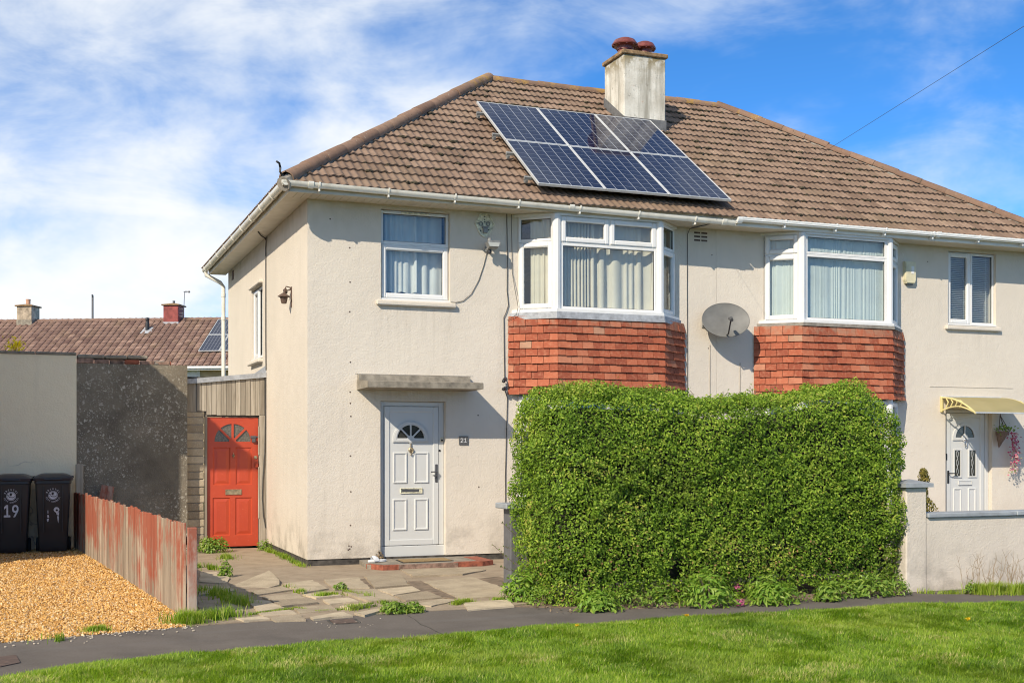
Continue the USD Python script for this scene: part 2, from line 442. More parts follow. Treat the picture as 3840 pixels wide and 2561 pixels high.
def make_solar():
    m = Mat('solar_glass')
    # face coordinates come with the mesh (st: six cells across, ten along)
    uv = m.n('uvmap', attribute='st') + '.UV'
    sp = m.n('separate_xyz', vector=uv)
    fx = m.math('fraction', sp + '.x', 0.); fy = m.math('fraction', sp + '.y', 0.)
    ex = m.math('minimum', fx, m.math('subtract', 1.0, fx)); ey = m.math('minimum', fy, m.math('subtract', 1.0, fy))
    gx = m.rng(ex, .016, .030, 1., 0.); gy = m.rng(ey, .012, .022, 1., 0.)
    cell = m.n('vector_math', math_type='floor', vector1=uv) + '.vector'
    rnd = m.n('white_noise_texture', vector=cell) + '.value'
    flake = m.n('voronoi_texture', vector=m.pos(), scale=42.) + '.color'
    fb = m.n('rgb_to_bw', color=flake) + '.val'
    c = m.mix(fb, (.004, .007, .022), (.010, .016, .042))
    c = m.mix(m.math('multiply', rnd, .35), c, (.012, .016, .04))
    c = m.mix(m.math('multiply', gy, .55), c, (.36, .39, .44))
    c = m.mix(m.math('multiply', gx, .8), c, (.50, .52, .55))
    return m.done(m.prin(c, .06, None, specular_ior_level=.5, coat_weight=.0, coat_roughness=.02))
M['solar'] = make_solar()
M['alu'] = plain('aluminium_frame', (.62, .62, .60), .42, .1, metallic=.35)
M['alu_dark'] = plain('weathered_metal', (.27, .27, .255), .55, .2, metallic=.3)
M['lead'] = plain('lead_flashing', (.36, .37, .385), .6, .22, 14., .3, 40.)
M['dark_lead'] = plain('dark_flashing', (.14, .14, .14), .7, .2, 14., .3, 40.)
M['concrete'] = plain('weathered_concrete', (.255, .222, .172), .92, .30, 9., .7, 90.)
M['coping_grey'] = plain('grey_painted_coping', (.30, .32, .335), .6, .15, 8., .3, 60.)
M['grey_post'] = plain('grey_painted_post', (.12, .12, .125), .55, .15, 8., .2, 60.)
M['mortar'] = plain('mortar', (.27, .24, .20), .95, .25, 12., .6, 90.)
M['brickred'] = plain('red_brick', (.30, .09, .05), .9, .35, 14., .7, 90.)
M['worn_brick'] = plain('worn_brick_edge', (.27, .17, .125), .9, .4, 14., .7, 90.)
M['bitumen'] = plain('dark_plinth', (.075, .066, .056), .9, .45, 11., .7, 70.)
M['black'] = plain('black_plastic', (.018, .018, .019), .45, .15)
M['binblack'] = plain('bin_plastic', (.022, .021, .020), .42, .2, 3., .25, 220.)
M['binlid'] = plain('bin_lid_plastic', (.020, .022, .032), .40, .2, 3., .25, 220.)
M['cable'] = plain('cable_sheath', (.055, .050, .045), .6, .2)
M['cable_cream'] = plain('painted_cable', (.40, .35, .28), .7, .2)
M['print'] = plain('white_print', (.62, .62, .62), .5, .15, 30.)
M['print_dark'] = plain('dark_print', (.03, .035, .05), .5, .1)
M['chrome'] = plain('brushed_steel', (.55, .55, .55), .28, .1, metallic=.9)
M['dark_steel'] = plain('dark_steel', (.12, .12, .125), .4, .1, metallic=.4)
M['brass'] = plain('aged_brass', (.36, .29, .18), .42, .3, 30., metallic=.5)
M['slate_plaque'] = plain('slate_plaque', (.095, .095, .092), .6, .1)
M['dish'] = plain('dish_grey', (.155, .15, .135), .55, .15, 5.)
M['cream_plastic'] = plain('cream_plastic', (.66, .60, .40), .45, .12)
M['old_white'] = plain('old_white_plastic', (.70, .66, .49), .5, .35, 22.)
M['lampglass'] = plain('lamp_front', (.40, .41, .38), .15, .1)
M['redterra'] = plain('terracotta_cowl', (.17, .045, .036), .38, .25, 10.)
M['potclay'] = plain('clay_pot', (.50, .28, .18), .8, .2, 6.)
M['buffstone'] = plain('buff_chimney', (.40, .32, .23), .9, .35, 4., .6, 20.)
M['redpaint_ch'] = plain('red_chimney', (.27, .062, .052), .8, .25, 5., .4, 20.)
M['buffwall'] = plain('buff_wall', (.52, .39, .23), .9, .1, 3.)
M['whitewall'] = plain('white_wall', (.74, .73, .70), .9, .06, 3.)
M['mat'] = plain('coir_mat', (.30, .20, .085), .95, .3, 60., .8, 300.)
M['rubber'] = plain('black_rubber', (.03, .027, .024), .8, .2)
M['white_rubber'] = plain('white_slipper', (.76, .76, .75), .5, .06)
M['rust'] = plain('rusty_iron', (.105, .066, .048), .7, .3, 25., .4, 120.)
M['darkglass'] = plain('dark_glass', (.05, .05, .045), .08, .2, 18., 0., specular_ior_level=.6)
M['obscure'] = plain('obscure_glass', (.13, .12, .095), .16, .35, 40., .7, 60., specular_ior_level=.6)
M['wicker'] = plain('wicker', (.20, .13, .09), .9, .3, 40., .8, 120.)
M['poly'] = None
M['moss'] = plain('roof_moss', (.075, .06, .035), .98, .45, 30., .8, 200.)
M['soil'] = plain('bare_soil', (.20, .145, .095), .98, .35, 8., .9, 70.)
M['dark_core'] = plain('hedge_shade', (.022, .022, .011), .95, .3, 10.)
M['twig'] = plain('twig_bark', (.17, .12, .08), .9, .25, 30.)
M['wicket_side'] = plain('timber_end', (.25, .20, .15), .9, .2)

def make_poly():
    m = Mat('yellowed_polycarbonate')
    c = m.ramp(m.noise(3., 4), [(.3, (.50, .44, .22)), (.7, (.60, .53, .29))])
    d = m.n('diffuse_bsdf', color=c) + '.BSDF'; t = m.n('translucent_bsdf', color=(.62, .55, .30)) + '.BSDF'
    g = m.n('glossy_bsdf', color=(1., 1., 1.), roughness=.12) + '.BSDF'
    a = m.n('mix_closure', fac=.55, closure1=d, closure2=t) + '.closure'
    return m.done(m.n('mix_closure', fac=.07, closure1=a, closure2=g) + '.closure')
M['poly'] = make_poly()
M['yellow_plastic'] = plain('yellowed_bracket', (.62, .53, .24), .45, .1)

def make_reddoor():
    m = Mat('red_door_paint')
    c = m.ramp(m.noise(2.4, 5), [(.3, (.42, .050, .018)), (.72, (.48, .064, .022))])
    c = m.mix(m.rng(m.noise(40., 3), .62, .8, 0., .3), c, (.66, .20, .12))
    nrm = m.bump(m.noise(45., 3), .12, .004)
    return m.done(m.prin(c, .42, nrm))
M['reddoor'] = make_reddoor()

def make_chimney():
    m = Mat('stained_white_render')
    c = m.ramp(m.noise(3., 6, .65), [(.35, (.52, .48, .40)), (.65, (.74, .71, .63))])
    st = m.noise(1., 6, .65, m.scaled(6., 6., .55))
    c = m.mix(m.rng(st, .43, .62, 0., .8), c, (.25, .23, .18))
    c = m.mix(m.rng(m.noise(12., 6, .7), .58, .70, 0., .75), c, (.20, .18, .145))
    z = m.xyz() + '.z'
    c = m.mix(m.math('multiply', m.rng(z, 7.70, 7.95), m.rng(m.noise(7., 4), .42, .55)), c, (.25, .20, .11))
    c = m.mix(m.rng(m.noise(4.4, 7, .75), .64, .68, 0., .5), c, (.42, .26, .18))
    nrm = m.bump(m.noise(50., 4), .6, .008)
    return m.done(m.prin(c, .9, nrm, specular_ior_level=.2))
M['chimney'] = make_chimney()
M['cap_tile'] = plain('chimney_cap', (.27, .17, .085), .9, .4, 12., .6, 60.)

def make_tarmac():
    m = Mat('tarmac')
    c = m.ramp(m.noise(2.2, 6, .65), [(.3, (.115, .096, .080)), (.7, (.155, .131, .110))])
    d = m.n('voronoi_texture', vector=m.pos(), scale=150.)
    c = m.mix(m.rng(m.n('rgb_to_bw', color=d + '.color') + '.val', .5, 1., 0., .5), c, (.175, .165, .155))
    p2 = m.n('voronoi_texture', vector=m.scaled(1., 1., 1., (.3, .2, 0.)), scale=6.5) + '.distance'
    c = m.mix(m.rng(p2, .022, .038, .6, 0.), c, (.36, .34, .30))
    st = m.noise(1., 4, .6, m.scaled(.35, 2.6, 1.))
    c = m.mix(m.rng(st, .56, .72, 0., .40), c, (.165, .155, .145))
    st2 = m.noise(1., 5, .6, m.scaled(1.3, 1.3, 1., (4., 2., 0.)))
    c = m.mix(m.rng(st2, .50, .70, 0., .55), c, (.065, .056, .050))
    c = m.mix(m.rng(m.noise(55., 3, .7), .50, .72, 0., .45), c, (.20, .18, .155))
    nrm = m.bump(m.noise(170., 3, .6), .8, .006)
    return m.done(m.prin(c, .9, nrm, specular_ior_level=.25))
M['tarmac'] = make_tarmac()

def make_paving(name, lo, hi, dirt):
    m = Mat(name)
    t = m.tone()
    c = m.mix(t, lo, hi)
    c = m.mix(m.rng(m.noise(3.5, 6, .68), .42, .70, 0., .6), c, dirt)
    c = m.mix(m.rng(m.noise(60., 4, .6), .5, .75, 0., .35), c, tuple(min(.8, x * 1.4) for x in hi))
    nrm = m.bump(m.math('add', m.noise(120., 4), m.noise(14., 4)), .6, .006)
    return m.done(m.prin(c, .92, nrm, specular_ior_level=.2))
M['slab'] = make_paving('paving_slab_stone', (.27, .215, .15), (.58, .48, .335), (.20, .16, .11))
M['path'] = make_paving('old_concrete_path', (.30, .235, .165), (.37, .295, .21), (.17, .125, .08))

def make_turf():
    m = Mat('turf_soil')
    c = m.ramp(m.noise(4., 5), [(.3, (.035, .055, .012)), (.7, (.07, .085, .022))])
    c = m.mix(m.rng(m.noise(1.7, 5, .6), .58, .72, 0., .7), c, (.11, .085, .045))
    return m.done(m.prin(c, .95, m.bump(m.noise(40., 4), .8, .02), specular_ior_level=.1))
M['turf'] = make_turf()

def make_leaf(name, stops, trans=.35, rough=.42, spec=.4, patch=None):
    m = Mat(name)
    c = m.ramp(m.tone(), stops)
    if patch:
        c = m.mix(m.rng(m.noise(patch[0], 4, .6), patch[1], patch[2], 0., patch[3]), c, patch[4])
    pr = m.prin(c, rough, None, specular_ior_level=spec)
    tl = m.n('translucent_bsdf', color=m.mix(1.0, c, (1.5, 1.6, .7), 'multiply')) + '.BSDF'
    return m.done(m.n('mix_closure', fac=trans, closure1=pr, closure2=tl) + '.closure')
M['leaf'] = make_leaf('privet_leaf', [(0., (.045, .088, .008)), (.45, (.145, .245, .018)), (.82, (.290, .400, .042)), (.93, (.37, .39, .07)), (1., (.34, .20, .09))], .20, .50, .22,
                      (1.5, .55, .72, .45, (.22, .26, .040)))
M['grass'] = make_leaf('grass_blade', [(0., (.075, .150, .010)), (.5, (.215, .340, .022)), (.85, (.37, .46, .045)), (1., (.50, .46, .18))], .40, .5, .3,
                       (.9, .48, .70, .5, (.30, .35, .05)))
M['weed'] = make_leaf('weed_leaf', [(0., (.09, .17, .02)), (.6, (.17, .28, .036)), (1., (.27, .35, .06))], .32, .45, .35)
M['valerian'] = make_leaf('valerian_leaf', [(0., (.09, .18, .018)), (.6, (.18, .31, .034)), (1., (.29, .38, .06))], .32, .45, .35)
M['conifer'] = make_leaf('gold_conifer', [(0., (.075, .065, .015)), (.5, (.17, .15, .03)), (1., (.30, .22, .06))], .25, .6, .2)
M['yellowleaf'] = make_leaf('yellow_leaf', [(0., (.78, .60, .02)), (1., (.95, .80, .03))], .4, .5, .3)
M['pink'] = make_leaf('pink_petal', [(0., (.35, .05, .14)), (1., (.62, .20, .35))], .3, .6, .2)
M['trail'] = make_leaf('trailing_flower', [(0., (.30, .03, .07)), (.35, (.52, .08, .20)), (.6, (.60, .34, .36)), (.8, (.50, .50, .38)), (1., (.20, .26, .12))], .25, .6, .2)
M['dead'] = make_leaf('dead_stem', [(0., (.20, .14, .085)), (1., (.34, .26, .17))], .1, .8, .1)
M['dandelion'] = make_leaf('dandelion_petal', [(0., (.60, .38, .01)), (1., (.75, .52, .02))], .2, .6, .2)

def make_gravel():
    m = Mat('gravel_stone')
    w = m.n('object_info') + '.random'
    v = m.n('voronoi_texture', vector=m.pos(), scale=60.) + '.color'
    r = m.math('fraction', m.math('add', w, m.n('rgb_to_bw', color=v) + '.val'), 0.)
    c = m.ramp(r, [(0., (.32, .15, .035)), (.3, (.54, .28, .070)), (.6, (.66, .39, .115)), (.8, (.72, .48, .21)), (.93, (.74, .60, .40)), (1., (.16, .08, .03))])
    return m.done(m.prin(c, .75, m.bump(m.noise(200., 3), .3, .002), specular_ior_level=.3))
M['gravel'] = make_gravel()
M['crumb'] = plain('pale_crumbs', (.45, .38, .29), .9, .4, 40.)
M['gravel_bed'] = plain('gravel_bed', (.36, .20, .075), .95, .45, 60., .9, 130.)

# ================================================================== GROUND
def sheet(name, poly, z, mat, label, step=None, kind='structure', thick=.03, zf=None):
    """A flat piece of ground as a thin slab; zf lifts its vertices."""
    g = G()
    if step:
        x0, y0, x1, y1 = poly.bounds
        cells = []
        for x in np.arange(x0, x1, step):
            for y in np.arange(y0, y1, step):
                c = sbox(x, y, x + step, y + step).intersection(poly)
                for q in getattr(c, 'geoms', [c]):
                    if q.geom_type == 'Polygon' and q.area > 1e-7:
                        v, f = trimesh.creation.triangulate_polygon(q, engine='earcut')
                        v = np.c_[v, np.full(len(v), z)]
                        if zf is not None: v[:, 2] += zf(v[:, 0], v[:, 1])
                        a = np.cross(v[f[:, 1]] - v[f[:, 0]], v[f[:, 2]] - v[f[:, 0]])[:, 2] < 0
                        f = np.array(f); f[a] = f[a][:, ::-1]
                        g.add(v, f)
    else:
        g.prism(poly, z - thick, z, 'xy')
    return tag(g.build(name, mat), label, name.replace('_', ' '), kind=kind)

sheet('ground', sbox(-250, -250, 260, 300), -.06, M['turf'], 'rough grassy ground reaching out to the horizon')

# far edge of the pavement and of the verge, as measured on the ground
PAV_FAR = [(-9, -6.0), (-5.5, -5.45), (-3.5, -5.08), (-2.1, -4.74), (-.97, -4.62), (1.07, -4.55), (3.0, -4.95), (5.45, -5.02), (8, -5.04), (16, -5.04)]
PAV_NEAR = [(-9, -8.1), (-5.5, -7.45), (-3.4, -6.80), (-2.89, -6.46), (-2.28, -6.31), (-1.11, -6.16), (-.25, -6.22), (.53, -6.02), (1.97, -6.0), (3.34, -6.02), (4.58, -6.02), (5.6, -6.25), (8, -6.5), (16, -6.9)]
sheet('pavement', Polygon(PAV_FAR + PAV_NEAR[::-1]), 0., M['tarmac'], 'grey tarmac pavement curving in front of the gardens')
VERGE = Polygon(PAV_NEAR + [(16, -24), (-12, -24), (-12, -8.6)])
_nx = np.array([p[0] for p in PAV_NEAR]); _ny = np.array([p[1] for p in PAV_NEAR])
def verge_z(x, y):
    d = np.clip(np.interp(x, _nx, _ny) - y, 0, 3)
    return .035 * ss(0, .35, d) + .03 * (meshkit.fbm(np.stack([x * .8, y * .8, 0 * x], -1), 3, 4) - .5) * ss(0, .5, d)
sheet('verge', VERGE.intersection(sbox(-7, -13, 12, 0)), -.012, M['turf'], 'earth of the grass verge in the foreground', .5, zf=verge_z)

def gravel_z(x, y):
    return .095 * ss(-4.9, 2.0, y)
FENCE = [np.array([-1.975, -4.20]), np.array([-2.77, 2.86])]
def fence_x(y): return np.interp(y, [-5.2, -4.2, 2.86], [-1.95, -1.975, -2.77])
GRAVEL = Polygon([(-9, -5.98), (-5.5, -5.43), (-3.5, -5.06), (-2.05, -4.72), (-1.985, -4.2), (-2.77, 2.9), (-9, 2.9)])
sheet('gravel_drive', GRAVEL, -.012, M['gravel_bed'], 'driveway under golden gravel beside the fence', .5, zf=gravel_z)

GARDEN = Polygon([(-2.05, -4.70), (-.97, -4.60), (1.07, -4.53), (1.52, -4.6), (1.75, -3.35), (2.3, -3.3), (2.75, .02), (0, .02), (0, 3.06), (-1.2, 3.06), (-2.75, 2.9)])
path_root = sheet('front_garden_path', GARDEN, .004, M['path'], 'cracked concrete path and broken paving in front of the white door')
sheet('hedge_bed', Polygon([(1.0, -4.53), (2.0, -5.12), (3.0, -5.22), (5.3, -5.14), (5.5, -4.94), (5.5, -3.3), (1.75, -3.3), (1.5, -4.4)]), .010, M['soil'], 'bare brown soil strewn with dead leaves under the hedge')
sheet('right_garden', Polygon([(2.32, -3.3), (5.5, -3.3), (5.74, -4.8), (12.5, -4.8), (12.5, .02), (2.77, .02)]), .0, M['path'], 'paved garden behind the low rendered wall')

# --- broken paving slabs, each a part of the path (corner points on the ground)
_S5 = lambda x, y: (600 + x * 1400 / 2351, 1950 + y * 1400 / 2351)
def ground_pt(px, py, z=.02):
    d = _F + _R * (px - 1920) / FPX + _U * (1668.4 - py) / FPX
    t = (z - CAM[2]) / d[2]
    return (CAM + t * d)[:2]
SLABS = [
 [(445, 405), (690, 347), (755, 385), (752, 405), (530, 445)], [(575, 447), (765, 417), (832, 436), (600, 468)], [(640, 482), (858, 455), (915, 487), (700, 500)],
 [(700, 507), (955, 489), (1000, 517), (762, 545)], [(835, 547), (1060, 529), (1122, 561), (880, 579)], [(600, 577), (820, 559), (862, 582), (655, 597)],
 [(945, 607), (1150, 571), (1220, 596), (960, 621)], [(695, 607), (880, 590), (925, 622), (722, 629)], [(480, 613), (640, 600), (690, 616), (520, 630)],
 [(775, 397), (965, 377), (1060, 430), (890, 457)], [(1030, 372), (1250, 357), (1328, 422), (1090, 427)], [(1290, 352), (1515, 332), (1575, 405), (1352, 425)],
 [(1372, 432), (1590, 412), (1645, 440), (1470, 467)], [(1474, 472), (1680, 442), (1785, 481), (1545, 504)], [(1140, 452), (1350, 432), (1510, 500), (1330, 513)],
 [(1660, 387), (1960, 356), (2170, 425), (2190, 470), (1890, 490)], [(1600, 523), (1780, 487), (1885, 492), (1700, 537)], [(1030, 497), (1190, 487), (1245, 511), (1070, 527)],
 [(1140, 542), (1320, 512), (1355, 531), (1190, 557)], [(1220, 582), (1400, 547), (1490, 547), (1285, 597)], [(1910, 515), (2180, 495), (2235, 535), (1930, 560)],
 [(240, 420), (420, 400), (470, 440), (245, 470)], [(240, 500), (400, 480), (530, 560), (520, 590), (250, 600)], [(540, 500), (680, 510), (790, 548), (620, 572)],
 [(250, 330), (350, 328), (440, 360), (420, 395), (245, 385)], [(900, 465), (1090, 440), (1150, 470), (985, 490)], [(1500, 300), (1900, 290), (2060, 310), (1900, 340), (1590, 352)]]
srng = np.random.default_rng(5)
for i, s in enumerate(SLABS):
    P = np.array([ground_pt(*_S5(*q)) for q in s])
    c = P.mean(0)
    P = c + (P - c) * .985
    # ragged edges
    Q = []
    for a, b in zip(P, np.roll(P, -1, 0)):
        nseg = max(2, int(np.linalg.norm(b - a) / .14))
        for k in range(nseg):
            Q.append(a + (b - a) * k / nseg + (srng.normal(0, .008, 2) if k else srng.normal(0, .006, 2)))
    pl = Polygon(Q).buffer(0)
    g = G(); g.prism(pl, -.03, 0, 'xy', float(srng.uniform(.15, 1)))
    v = g.V[0]; top = v[:, 2] > -.001
    tilt = srng.normal(0, .010, 2) if i else np.array([.05, .06])
    v[:, 2] += .014 + srng.uniform(0, .012) + ((v[:, :2] - c) @ tilt)
    g.build('paving_slab', M['slab'], path_root)

# soil showing in the wide joints, and a crack across the tarmac
for pts in ([(1560, 378), (1640, 374), (1740, 425), (1880, 488), (1790, 484), (1640, 442), (1575, 410)], [(1262, 366), (1287, 362), (1350, 425), (1326, 430)], [(2000, 364), (2130, 347), (2190, 372), (2190, 420), (2120, 416)], [(1180, 440), (1290, 428), (1330, 445), (1210, 452)]):
    P = []
    for a, b in zip(pts, pts[1:] + pts[:1]):
        for t in (0, .25, .5, .75): P.append(np.array(ground_pt(*_S5(a[0] + (b[0] - a[0]) * t, a[1] + (b[1] - a[1]) * t))) + srng.normal(0, .008, 2))
    g = G(); g.prism(Polygon(P).buffer(0), -.02, .012, 'xy'); g.build('soil_joint', M['soil'], path_root)
cp = [ground_pt(*_S5(x, y), 0) for x, y in ((1560, 600), (1590, 625), (1640, 655), (1690, 675), (1740, 700), (1790, 722), (1840, 738))]
cl_, cr_ = [], []
for i, p in enumerate(cp):
    j = srng.normal(0, .012, 2); w_ = .002 + abs(srng.normal(0, .003)); cl_.append(np.array(p) + j + [w_, 0]); cr_.append(np.array(p) + j - [w_, 0])
g = G(); g.prism(Polygon(cl_ + cr_[::-1]).buffer(0), -.004, .003, 'xy'); g.build('crack', M['bitumen'], '/World/pavement')

# ================================================================== HOUSE SHELL
PX = 6.10                      # the party wall
HW = 12.20                     # both houses
DEP = 7.20
EZ = 4.76                      # soffit
def roof_z(y): return 4.95 + .711 * (y + .38)
HIP_L = ((-.40, -.48), (3.82, 3.60)); HIP_R = ((12.60, -.48), (8.28, 3.60))

W1 = (.985, 1.946, 3.50, 4.705)
W4 = (10.395, 11.372, 3.50, 4.70)
D1 = (.977, 1.885, .06, 2.157)
D2 = (10.34, 11.29, .06, 2.155)
BAY1, BAY2 = 4.157, 8.140
SW = (3.43, 4.46, 2.93, 4.10)   # window in the side wall (Y0, Y1, Z0, Z1)

h1 = thing('semidetached_house', 'left half of the cream semi-detached pair, with white door numbered 21 and tile-hung bay', 'house', (0, 0, 0))
h2 = thing('semidetached_house', 'right half of the cream semi-detached pair, with yellow canopy over its white door', 'house', (PX, 0, 0))

def shell(x0, x1, openings, left_end):
    t = .28
    m = mbox((x0, 0, .085), (x1, DEP, EZ + .10)) - mbox((x0 + (t if left_end else .1), t, 0), (x1 - (.1 if left_end else t), DEP - t, EZ + .2))
    for (a, b, c, d) in openings:
        m = m - mbox((a, -.1, c), (b, t + .05, d))
    return m
m1 = shell(0, PX, [W1, D1, (2.96, 5.36, .85, 2.24), (2.96, 5.36, 3.46, 4.70)], True)
m1 = m1 - mbox((-.1, SW[0], SW[2]), (.33, SW[1], SW[3]))
g = G(); g.tm(m1); g.build('wall', M['stucco'], h1)
m2 = shell(PX + .001, HW, [W4, D2, (6.92, 9.37, .85, 2.24), (6.92, 9.37, 3.46, 4.70)], False)
g = G(); g.tm(m2); g.build('wall', M['stucco2'], h2)
# dark plinth below the render (set back a little)
g = G(); g.box((.012, .012, -.08), (PX, .3, .083)); g.box((.012, .302, -.08), (.3, DEP, .083)); g.build('plinth', M['bitumen'], h1)
g = G(); g.box((PX + .001, .012, -.08), (HW - .012, .3, .083)); g.build('plinth', M['bitumen'], h2)
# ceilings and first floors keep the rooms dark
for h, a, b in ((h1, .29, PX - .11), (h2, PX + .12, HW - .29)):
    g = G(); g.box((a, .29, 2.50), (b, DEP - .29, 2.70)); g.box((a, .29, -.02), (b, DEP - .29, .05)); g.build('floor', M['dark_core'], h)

# ------------------------------------------------------------------ eaves
FY, GY = -.41, -.535            # fascia face, gutter lip
SXF = -.30; SXG = -.405
def soffit_boards(x0, x1, y0, y1, along, parent):
    """uPVC boards; along is the axis each board runs along."""
    g = G()
    a0, a1 = (x0, x1) if along == 'y' else (y0, y1)
    n = max(1, int(round((a1 - a0) / .10)))
    for k in range(n):
        p, q = a0 + (a1 - a0) * k / n + .002, a0 + (a1 - a0) * (k + 1) / n - .002
        if along == 'y': g.box((p, y0, EZ), (q, y1, EZ + .012), .003)
        else: g.box((x0, p, EZ), (x1, q, EZ + .012), .003)
    g.box((x0, y0, EZ + .006), (x1, y1, EZ + .030))
    return g.build('soffit', M['soffit'], parent)
soffit_boards(-.295, PX, -.405, 0., 'y', h1)
soffit_boards(-.295, -.002, .002, DEP + .3, 'x', h1)
soffit_boards(PX + .002, HW + .3, -.405, 0., 'y', h2)
def fascia(x0, x1, mat, parent):
    g = G(); g.box((x0, FY - .018, EZ - .012), (x1, FY, EZ + .125), .003); g.build('fascia', mat, parent)
fascia(SXF - .018, PX, M['fascia'], h1)
fascia(PX + .002, HW + .3, M['fascia_white'], h2)
g = G(); g.box((SXF - .018, FY + .002, EZ - .012), (SXF, DEP + .32, EZ + .125), .003); g.build('fascia', M['fascia'], h1)

def gutter_profile(w, h):
    """half-round outside, in (outward, up)"""
    a = np.linspace(0, np.pi, 11)
    o = [(w / 2 - w / 2 * math.cos(t), -h * math.sin(t)) for t in a]
    i = [(w / 2 - (w / 2 - .006) * math.cos(t), -(h - .006) * math.sin(t)) for t in a[::-1]]
    return Polygon(o + i)
def gutter(parent, mat, axis, a0, a1, sag0, sag1, lip=.0):
    """Runs from a0 to a1; sag0/sag1 are rim heights. Axis 'x' = front, 'y' = left side."""
    pts = np.array(gutter_profile(.108, .066).exterior.coords)[:-1]
    g = G(); F = []
    n = len(pts)
    def place(p, a, s):
        return (a, FY - .020 - p[0], s + p[1]) if axis == 'x' else (SXF - .020 - p[0], a, s + p[1])
    V = [place(p, a0, sag0) for p in pts] + [place(p, a1, sag1) for p in pts]
    for j in range(n):
        k = (j + 1) % n; F.append([j, k, n + k, n + j])
    V = np.array(V); F = np.array(F)
    if axis == 'x': F = F[:, ::-1]
    g.add(V, F)
    # end plates
    for a, s in ((a0, sag0), (a1, sag1)):
        v = np.array([place(p, a, s) for p in pts[:11]]); g.add(v, [[0, k, k + 1] for k in range(1, 10)])
    return g.build('gutter', mat, parent, smooth=40)
def gutter_clip(parent, mat, axis, a, rim, w=.022, big=False):
    g = G()
    ang = np.linspace(-.1, np.pi + .1, 12)
    R0, R1 = .052, .063
    P = [( .054 - R1 * math.cos(t), -(.066 + .010) * math.sin(t)) for t in ang] + [(.054 - R0 * math.cos(t), -.066 * math.sin(t)) for t in ang[::-1]]
    pl = Polygon(P).buffer(0)
    if axis == 'x':
        pl = shapely.affinity.scale(pl, -1, 1, origin=(0, 0)); pl = shapely.affinity.translate(pl, FY - .020, rim)
        g.prism(pl, a - w / 2, a + w / 2, 'yz')
        g.box((a - w / 2, FY - .10, rim - .105), (a + w / 2, FY - .019, rim - .070), .003) if not big else None
    else:
        pl = shapely.affinity.scale(pl, -1, 1, origin=(0, 0)); pl = shapely.affinity.translate(pl, SXF - .020, rim)
        g.prism(pl, a - w / 2, a + w / 2, 'xz')
    return g.build('gutter_bracket', mat, parent)
import shapely.affinity
def rim(x): return np.interp(x, [-.41, 2.5, 6.1, 6.2, 12.6], [4.868, 4.850, 4.800, 4.862, 4.870])
gutter(h1, M['gutter_old'], 'x', -.41, PX, rim(-.41), rim(6.1))
gutter(h1, M['gutter_old'], 'y', -.53, 7.62, 4.868, 4.862)
gutter(h2, M['gutter_new'], 'x', PX + .05, HW + .35, rim(6.2), rim(12.6))
for x in (.05, .95, 1.85, 2.75, 3.65, 4.55, 5.45): gutter_clip(h1, M['gutter_old'], 'x', x, rim(x))
for x in (-.06, 3.52, 5.92): gutter_clip(h1, M['gutter_old'], 'x', x, rim(x), .07, True)
for y in (-.30, .35, 1.2, 2.05, 2.9, 3.8, 4.7, 5.6, 6.5, 7.3): gutter_clip(h1, M['gutter_old'], 'y', y, 4.866)
for x in (6.95, 7.85, 8.75, 9.65, 10.55, 11.45, 12.2): gutter_clip(h2, M['gutter_new'], 'x', x, rim(x))
for x in (6.18, 9.75): gutter_clip(h2, M['gutter_new'], 'x', x, rim(x), .08, True)
# moulded bands along the newer gutter
g = G()
for dz in (.018, .040): g.box((PX + .06, FY - .132, 4.862 - dz - .004), (HW + .35, FY - .118, 4.870 - dz + .002))
g.build('gutter_band', M['gutter_new'], h2)

# downpipe at the far corner of the side wall
g = G()
g.tube([(SXF - .07, 7.46, 4.80), (SXF - .07, 7.46, 4.74), (-.12, 7.38, 4.60), (-.065, 7.36, 4.52), (-.065, 7.36, .05)], .037, 14)
for z in (4.33, 3.9, 2.7, 1.2): g.tube([(-.065, 7.36, z), (-.065, 7.36, z + .07)], .043, 14)
g.build('downpipe', M['gutter_old'], h1, smooth=40)
g = G(); g.box((-.012, 6.50, 4.56), (.002, 6.66, 4.72), .003); g.build('air_vent', M['rust'], h1)

# ------------------------------------------------------------------ roof deck + tiles
def deck(x_party, left, parent):
    """Solid under-roof of one half."""
    e, r = -.40, 3.60
    zE, zR = roof_z(-.42) - .03, roof_z(3.6) - .03
    if left: P = [(-.33, -.42), (x_party, -.42), (x_party, 3.6), (3.82, 3.6), (-.33, 7.62), (x_party, 7.62)]
    else: P = [(12.53, -.42), (x_party, -.42), (x_party, 3.6), (8.28, 3.6), (12.53, 7.62), (x_party, 7.62)]
    z = [zE, zE, zR, zR, zE, zE]
    v = np.array([(p[0], p[1], q) for p, q in zip(P, z)])
    F = [[0, 1, 2], [0, 2, 3], [0, 3, 4], [3, 2, 5], [3, 5, 4]]
    F = np.array(F) if left else np.array(F)[:, ::-1]
    g = G(); g.add(v, F); return g.build('roof', M['bitumen'], parent)
roof1, roof2 = deck(PX, True, h1), deck(PX + .002, False, h2)
SL = math.atan(.711); CS, SN = math.cos(SL), math.sin(SL)
GAUGE, TW, TL = .272, .21, .335

